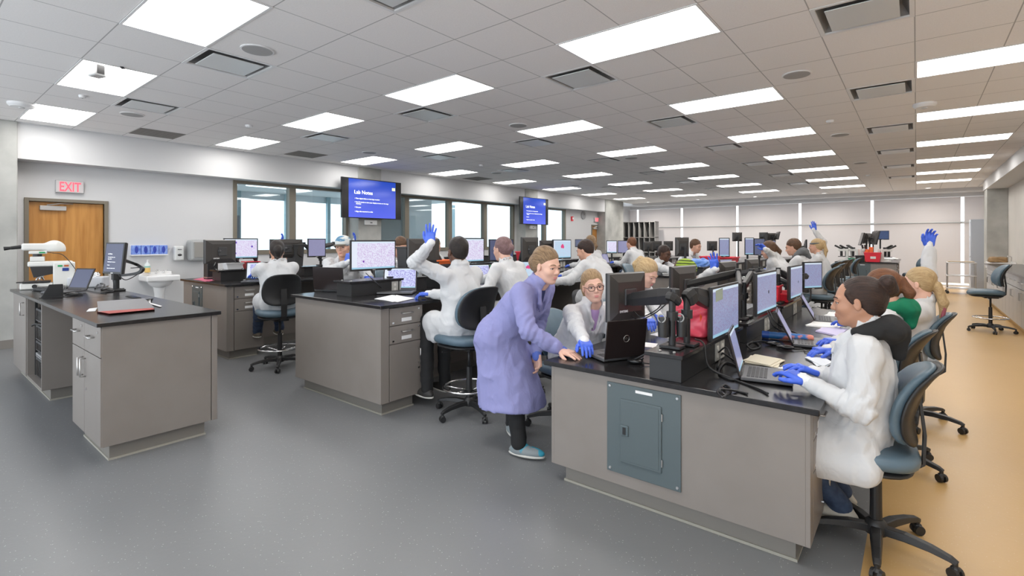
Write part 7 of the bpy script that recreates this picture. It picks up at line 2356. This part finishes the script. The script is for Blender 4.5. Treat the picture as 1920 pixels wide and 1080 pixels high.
# ---- cubby shelf by the far column
t = thing('cubby_shelf', 'grey pigeonhole shelf standing by the far left column', 'shelf', (-10.75, 21.1, 0))
CB = mat('cubby_grey', (0.32, 0.31, 0.30), 0.6)
mm = MB()
X0, X1, Zt = 0.0, 1.55, 2.36
for k in range(7):
    x = X0 + (X1 - X0) * k / 6
    mm.box(x - 0.012, x + 0.012, 0, 0.4, 0.3, Zt)
mm.build('uprights', CB, t)
mm = MB()
for z in (0.3, 0.98, 1.65, Zt):
    mm.box(X0 - 0.012, X1 + 0.012, 0, 0.4, z - 0.012, z + 0.012)
mm.build('shelf_boards', CB, t)
mm = MB(); mm.box(X0, X1, 0.39, 0.4, 0.3, Zt); mm.build('back_panel', mat('cubby_back', (0.10, 0.10, 0.10), 0.7), t)
mm = MB(); mm.box(X0, X1, 0.0, 0.4, 0, 0.29); mm.build('plinth', CB, t)
for k in range(5):
    tt = thing('garment', 'dark hanging item in cubby column %s of the pigeonhole shelf' % ['one', 'two', 'three', 'four', 'five'][k], 'garment', (-10.62 + k * 0.26, 21.3, 1.67))
    mm = MB(); mm.lathe((0, 0, 0), [(0.05, 0), (0.07, 0.15), (0.05, 0.4), (0.02, 0.6)], 10); mm.build('cloth', BPANT, tt, smooth=True)
    mm = MB(); mm.cyl((0, 0, 0.58), (0, 0, 0.64), 0.005, n=6); mm.build('hanger_loop', STEEL, tt)

# ---- microscope cluster at the far bench
def micro(label, loc, rz):
    t = thing('microscope', label, 'microscope', loc, R(rz), 'microscopes on the far bench')
    mm = MB(); mm.box(-0.12, 0.10, -0.08, 0.08, 0, 0.05); mm.box(0.03, 0.09, -0.045, 0.045, 0.05, 0.30); mm.box(-0.14, 0.09, -0.04, 0.04, 0.27, 0.33); mm.build('stand', IV, t, bevel=0.008)
    mm = MB(); mm.box(-0.14, 0.02, -0.08, 0.08, 0.12, 0.135); mm.cyl((-0.07, 0, 0.14), (-0.07, 0, 0.27), 0.03); mm.build('stage', BLACK, t)
    mm = MB()
    for q in (-0.03, 0.03):
        mm.cyl((-0.08, q, 0.34), (-0.22, q, 0.42), 0.02, 0.022)
    mm.cyl((-0.06, 0, 0.32), (-0.06, 0, 0.37), 0.04); mm.build('eyepieces', BLACK, t)
    return t
MP = [(-1.50, 15.62, 0, 'leftmost microscope of the far cluster, eyepieces pointing left'), (-1.42, 15.9, 20, 'second microscope from the left in the far cluster'), (-1.25, 15.6, -30, 'microscope beside the green base in the far cluster'), (-0.62, 15.62, 180, 'rightmost microscope of the far cluster, eyepieces pointing right'), (-0.70, 15.95, 160, 'microscope behind the red sharps bin in the far cluster'), (-1.08, 15.85, 90, 'microscope in the centre of the far cluster')]
m0 = None
for x, y, rz, lab in MP:
    if m0 is None:
        m0 = micro(lab, (x, y, 0.966), rz)
    else:
        dup(m0, (x, y, 0.966), R(rz), lab)
bin_('black box in the middle of the microscope cluster', (-1.15, 15.52, 0.967), 0.2, 0.14, 0.16, BLACK, 0, 'supply_box')
bin_('green box at the foot of the microscope cluster', (-1.33, 15.48, 0.967), 0.14, 0.1, 0.09, mat('green_plastic'), 0, 'supply_box')
for k, (x, z, c, lab) in enumerate(((-1.02, 1.13, 'orange_plastic', 'orange carton standing in the microscope cluster'), (-1.11, 1.16, 'label_white', 'tall white carton standing in the microscope cluster'), (-0.93, 1.2, 'orange_plastic', 'red-orange tipped holder above the sharps bin'))):
    tt = thing('carton', lab, 'box', (x, 15.75 + 0.03 * k, 0.967))
    mm = MB(); mm.box(-0.045, 0.045, -0.04, 0.04, 0, 0.32 + 0.03 * k); mm.build('box_body', MATS[c], tt, bevel=0.004)
    mm = MB(); mm.box(-0.03, 0.03, -0.042, -0.04, 0.1, 0.2); mm.build('box_label', PAPER, tt)

# ---- corridor side: cabinets, sink, cart, screens
t = thing('wall_cabinet_run', 'long grey base cabinet run along the right wall of the corridor', 'cabinet', (0, 0, 0))
GR = mat('cool_grey_laminate', (0.36, 0.37, 0.385), 0.3)
y = 9.0
mm = MB(); mm.box(1.36, RWALL, 9.0, 16.4, 0.10, 0.93); mm.build('cabinet_body', GR, t)
mm = MB(); mm.box(1.40, RWALL, 9.0, 16.4, 0, 0.10); mm.build('toe_kick', mat('tan_base', (0.45, 0.28, 0.10), 0.5), t)
k = 0
while y < 16.3:
    mm = MB(); mm.box(1.34, 1.36, y + 0.005, y + 0.455, 0.72, 0.92); d = mm.build('drawer', GR, t, bevel=0.002)
    mm = MB(); pull(mm, (1.34, y + 0.23, 0.83), (0, 1, 0), 0.12, (-1, 0, 0)); mm.build('handle', STEEL, d)
    mm = MB(); mm.box(1.34, 1.36, y + 0.005, y + 0.455, 0.105, 0.71); d = mm.build('cabinet_door', GR, t, bevel=0.002)
    mm = MB(); pull(mm, (1.34, y + (0.40 if k % 2 == 0 else 0.06), 0.6), (0, 0, 1), 0.12, (-1, 0, 0)); mm.build('handle', STEEL, d)
    y += 0.46; k += 1
w_ = thing('worktop', 'black worktop along the right corridor wall', 'worktop', (0, 0, 0), group='black epoxy worktops')
mm = MB(); mm.box(1.30, RWALL, 9.0, 16.42, 0.932, 0.96); mm.build('slab', TOP, w_, bevel=0.003)
t = thing('hand_sink', 'white corridor sink on the right with a brown bag resting on it', 'sink', (1.7, 17.4, 0))
mm = MB(); mm.box(-0.28, 0.24, -0.35, 0.35, 0.80, 0.97); mm.build('basin', SW, t, bevel=0.02)
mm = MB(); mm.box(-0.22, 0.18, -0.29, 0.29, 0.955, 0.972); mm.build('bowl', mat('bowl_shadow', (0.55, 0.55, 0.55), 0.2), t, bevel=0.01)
mm = MB(); mm.cyl((0, 0, 0), (0, 0, 0.8), 0.05); mm.build('pedestal', mat('pipe_white', (0.7, 0.7, 0.68), 0.4), t)
mm = MB(); mm.tube([(0.18, 0, 0.97), (0.18, 0, 1.1), (0.1, 0, 1.12)], 0.012, 8, 4); mm.build('faucet', CHROME, t, smooth=True)
bag('paper_bag', 'brown folded bag lying on the corridor sink', (1.62, 17.25, 0.975), (0.3, 0.4, 0.10), mat('brown_paper', (0.30, 0.19, 0.09), 0.8), seed=9)
# steel cart
c_ = atz(1800, 552, 0)
t = thing('steel_cart', 'stainless steel cart on casters at the end of the corridor', 'cart', (1.00, 18.9, 0))
mm = MB()
for x in (-0.30, 0.30):
    for y_ in (-0.22, 0.22):
        mm.cyl((x, y_, 0.08), (x, y_, 0.88), 0.014, n=10)
mm.build('posts', STEEL, t)
for z in (0.14, 0.5, 0.87):
    mm = MB(); mm.box(-0.33, 0.33, -0.25, 0.25, z, z + 0.03); mm.build('tray', STEEL, t, bevel=0.005)
for x in (-0.30, 0.30):
    for y_ in (-0.22, 0.22):
        mm = MB(); mm.cyl((x, y_ - 0.015, 0.04), (x, y_ + 0.015, 0.04), 0.04, n=14); mm.build('caster', BLACK, t)
sheets('brown board lying on top of the steel cart', [(0.72, 18.68), (1.28, 18.68), (1.28, 19.1), (0.72, 19.1)], 0.902, mat('tan_board', (0.50, 0.40, 0.28), 0.6), 1, 'serving_board', 'board', 0.02)
# tall cabinet near the column
t = thing('tall_cabinet', 'tall pale metal cabinet beside the right column', 'cabinet', (1.3, 20.0, 0))
mm = MB(); mm.box(-0.02, 0.6, 0, 0.6, 0, 2.15); mm.build('cabinet_body', mat('cabinet_blue_grey', (0.42, 0.45, 0.50), 0.35), t, bevel=0.006)
mm = MB(); mm.box(0.0, 0.58, -0.02, 0, 0.02, 2.13); d = mm.build('cabinet_door', mat('cabinet_blue_grey'), t, bevel=0.004)
mm = MB()
for z in (0.4, 1.0, 1.6, 2.05):
    mm.box(-0.035, -0.02, 0.1, 0.14, z, z + 0.05)
mm.build('hinges', STEEL, t)
# right wall screens
t = thing('television', 'glossy mauve wall television at the right edge, reflecting ceiling panels', 'television', (1.62, 12.75, 2.27))
mm = MB(); mm.box(0.0, 0.06, -0.62, 0.62, -0.42, 0.36); mm.build('housing', BLACKG, t, bevel=0.006)
mm = MB(); mm.box(-0.003, 0, -0.60, 0.60, -0.40, 0.34); mm.build('screen', mat('mauve_glass', (0.30, 0.24, 0.31), 0.10, spec=0.8), t)
mm = MB(); mm.box(0.06, 0.33, -0.15, 0.15, -0.2, 0.2); mm.build('wall_mount', BLACK, t)
t = thing('television', 'dark wall television cut by the right edge of the picture', 'television', (1.62, 11.1, 2.30))
mm = MB(); mm.box(0.0, 0.06, -0.55, 0.55, -0.42, 0.42); mm.build('housing', BLACKG, t, bevel=0.006)
mm = MB(); mm.box(-0.003, 0, -0.53, 0.53, -0.40, 0.40); mm.build('screen', BLACKG, t)
mm = MB(); mm.box(0.06, 0.33, -0.15, 0.15, -0.2, 0.2); mm.build('wall_mount', BLACK, t)
t = thing('wall_notice', 'small orange notice under the mauve television', 'notice', (RWALL, 15.0, 1.95))
mm = MB(); mm.box(-0.01, 0, -0.3, 0.3, -0.2, 0.2); mm.build('notice_board', mat('notice_orange', (0.75, 0.45, 0.10), 0.6), t)
mm = MB(); mm.box(-0.012, -0.01, -0.2, 0.2, -0.12, 0.12); mm.build('notice_print', mat('notice_print', (0.65, 0.36, 0.07), 0.6), t)
# sticky label of the bag

# orange biohazard label on the red bag
t = thing('warning_sticker', 'orange and white biohazard label on the crumpled red bag', 'label', (-1.035, 3.14, 1.03), R(-50))
mm = MB(); mm.box(0, 0.003, -0.035, 0.035, -0.02, 0.05); mm.build('orange_field', mat('sticker_orange', (0.85, 0.12, 0.02), 0.5), t)
mm = MB(); mm.box(0, 0.003, -0.035, 0.035, -0.055, -0.021); mm.build('white_field', LABELW, t)
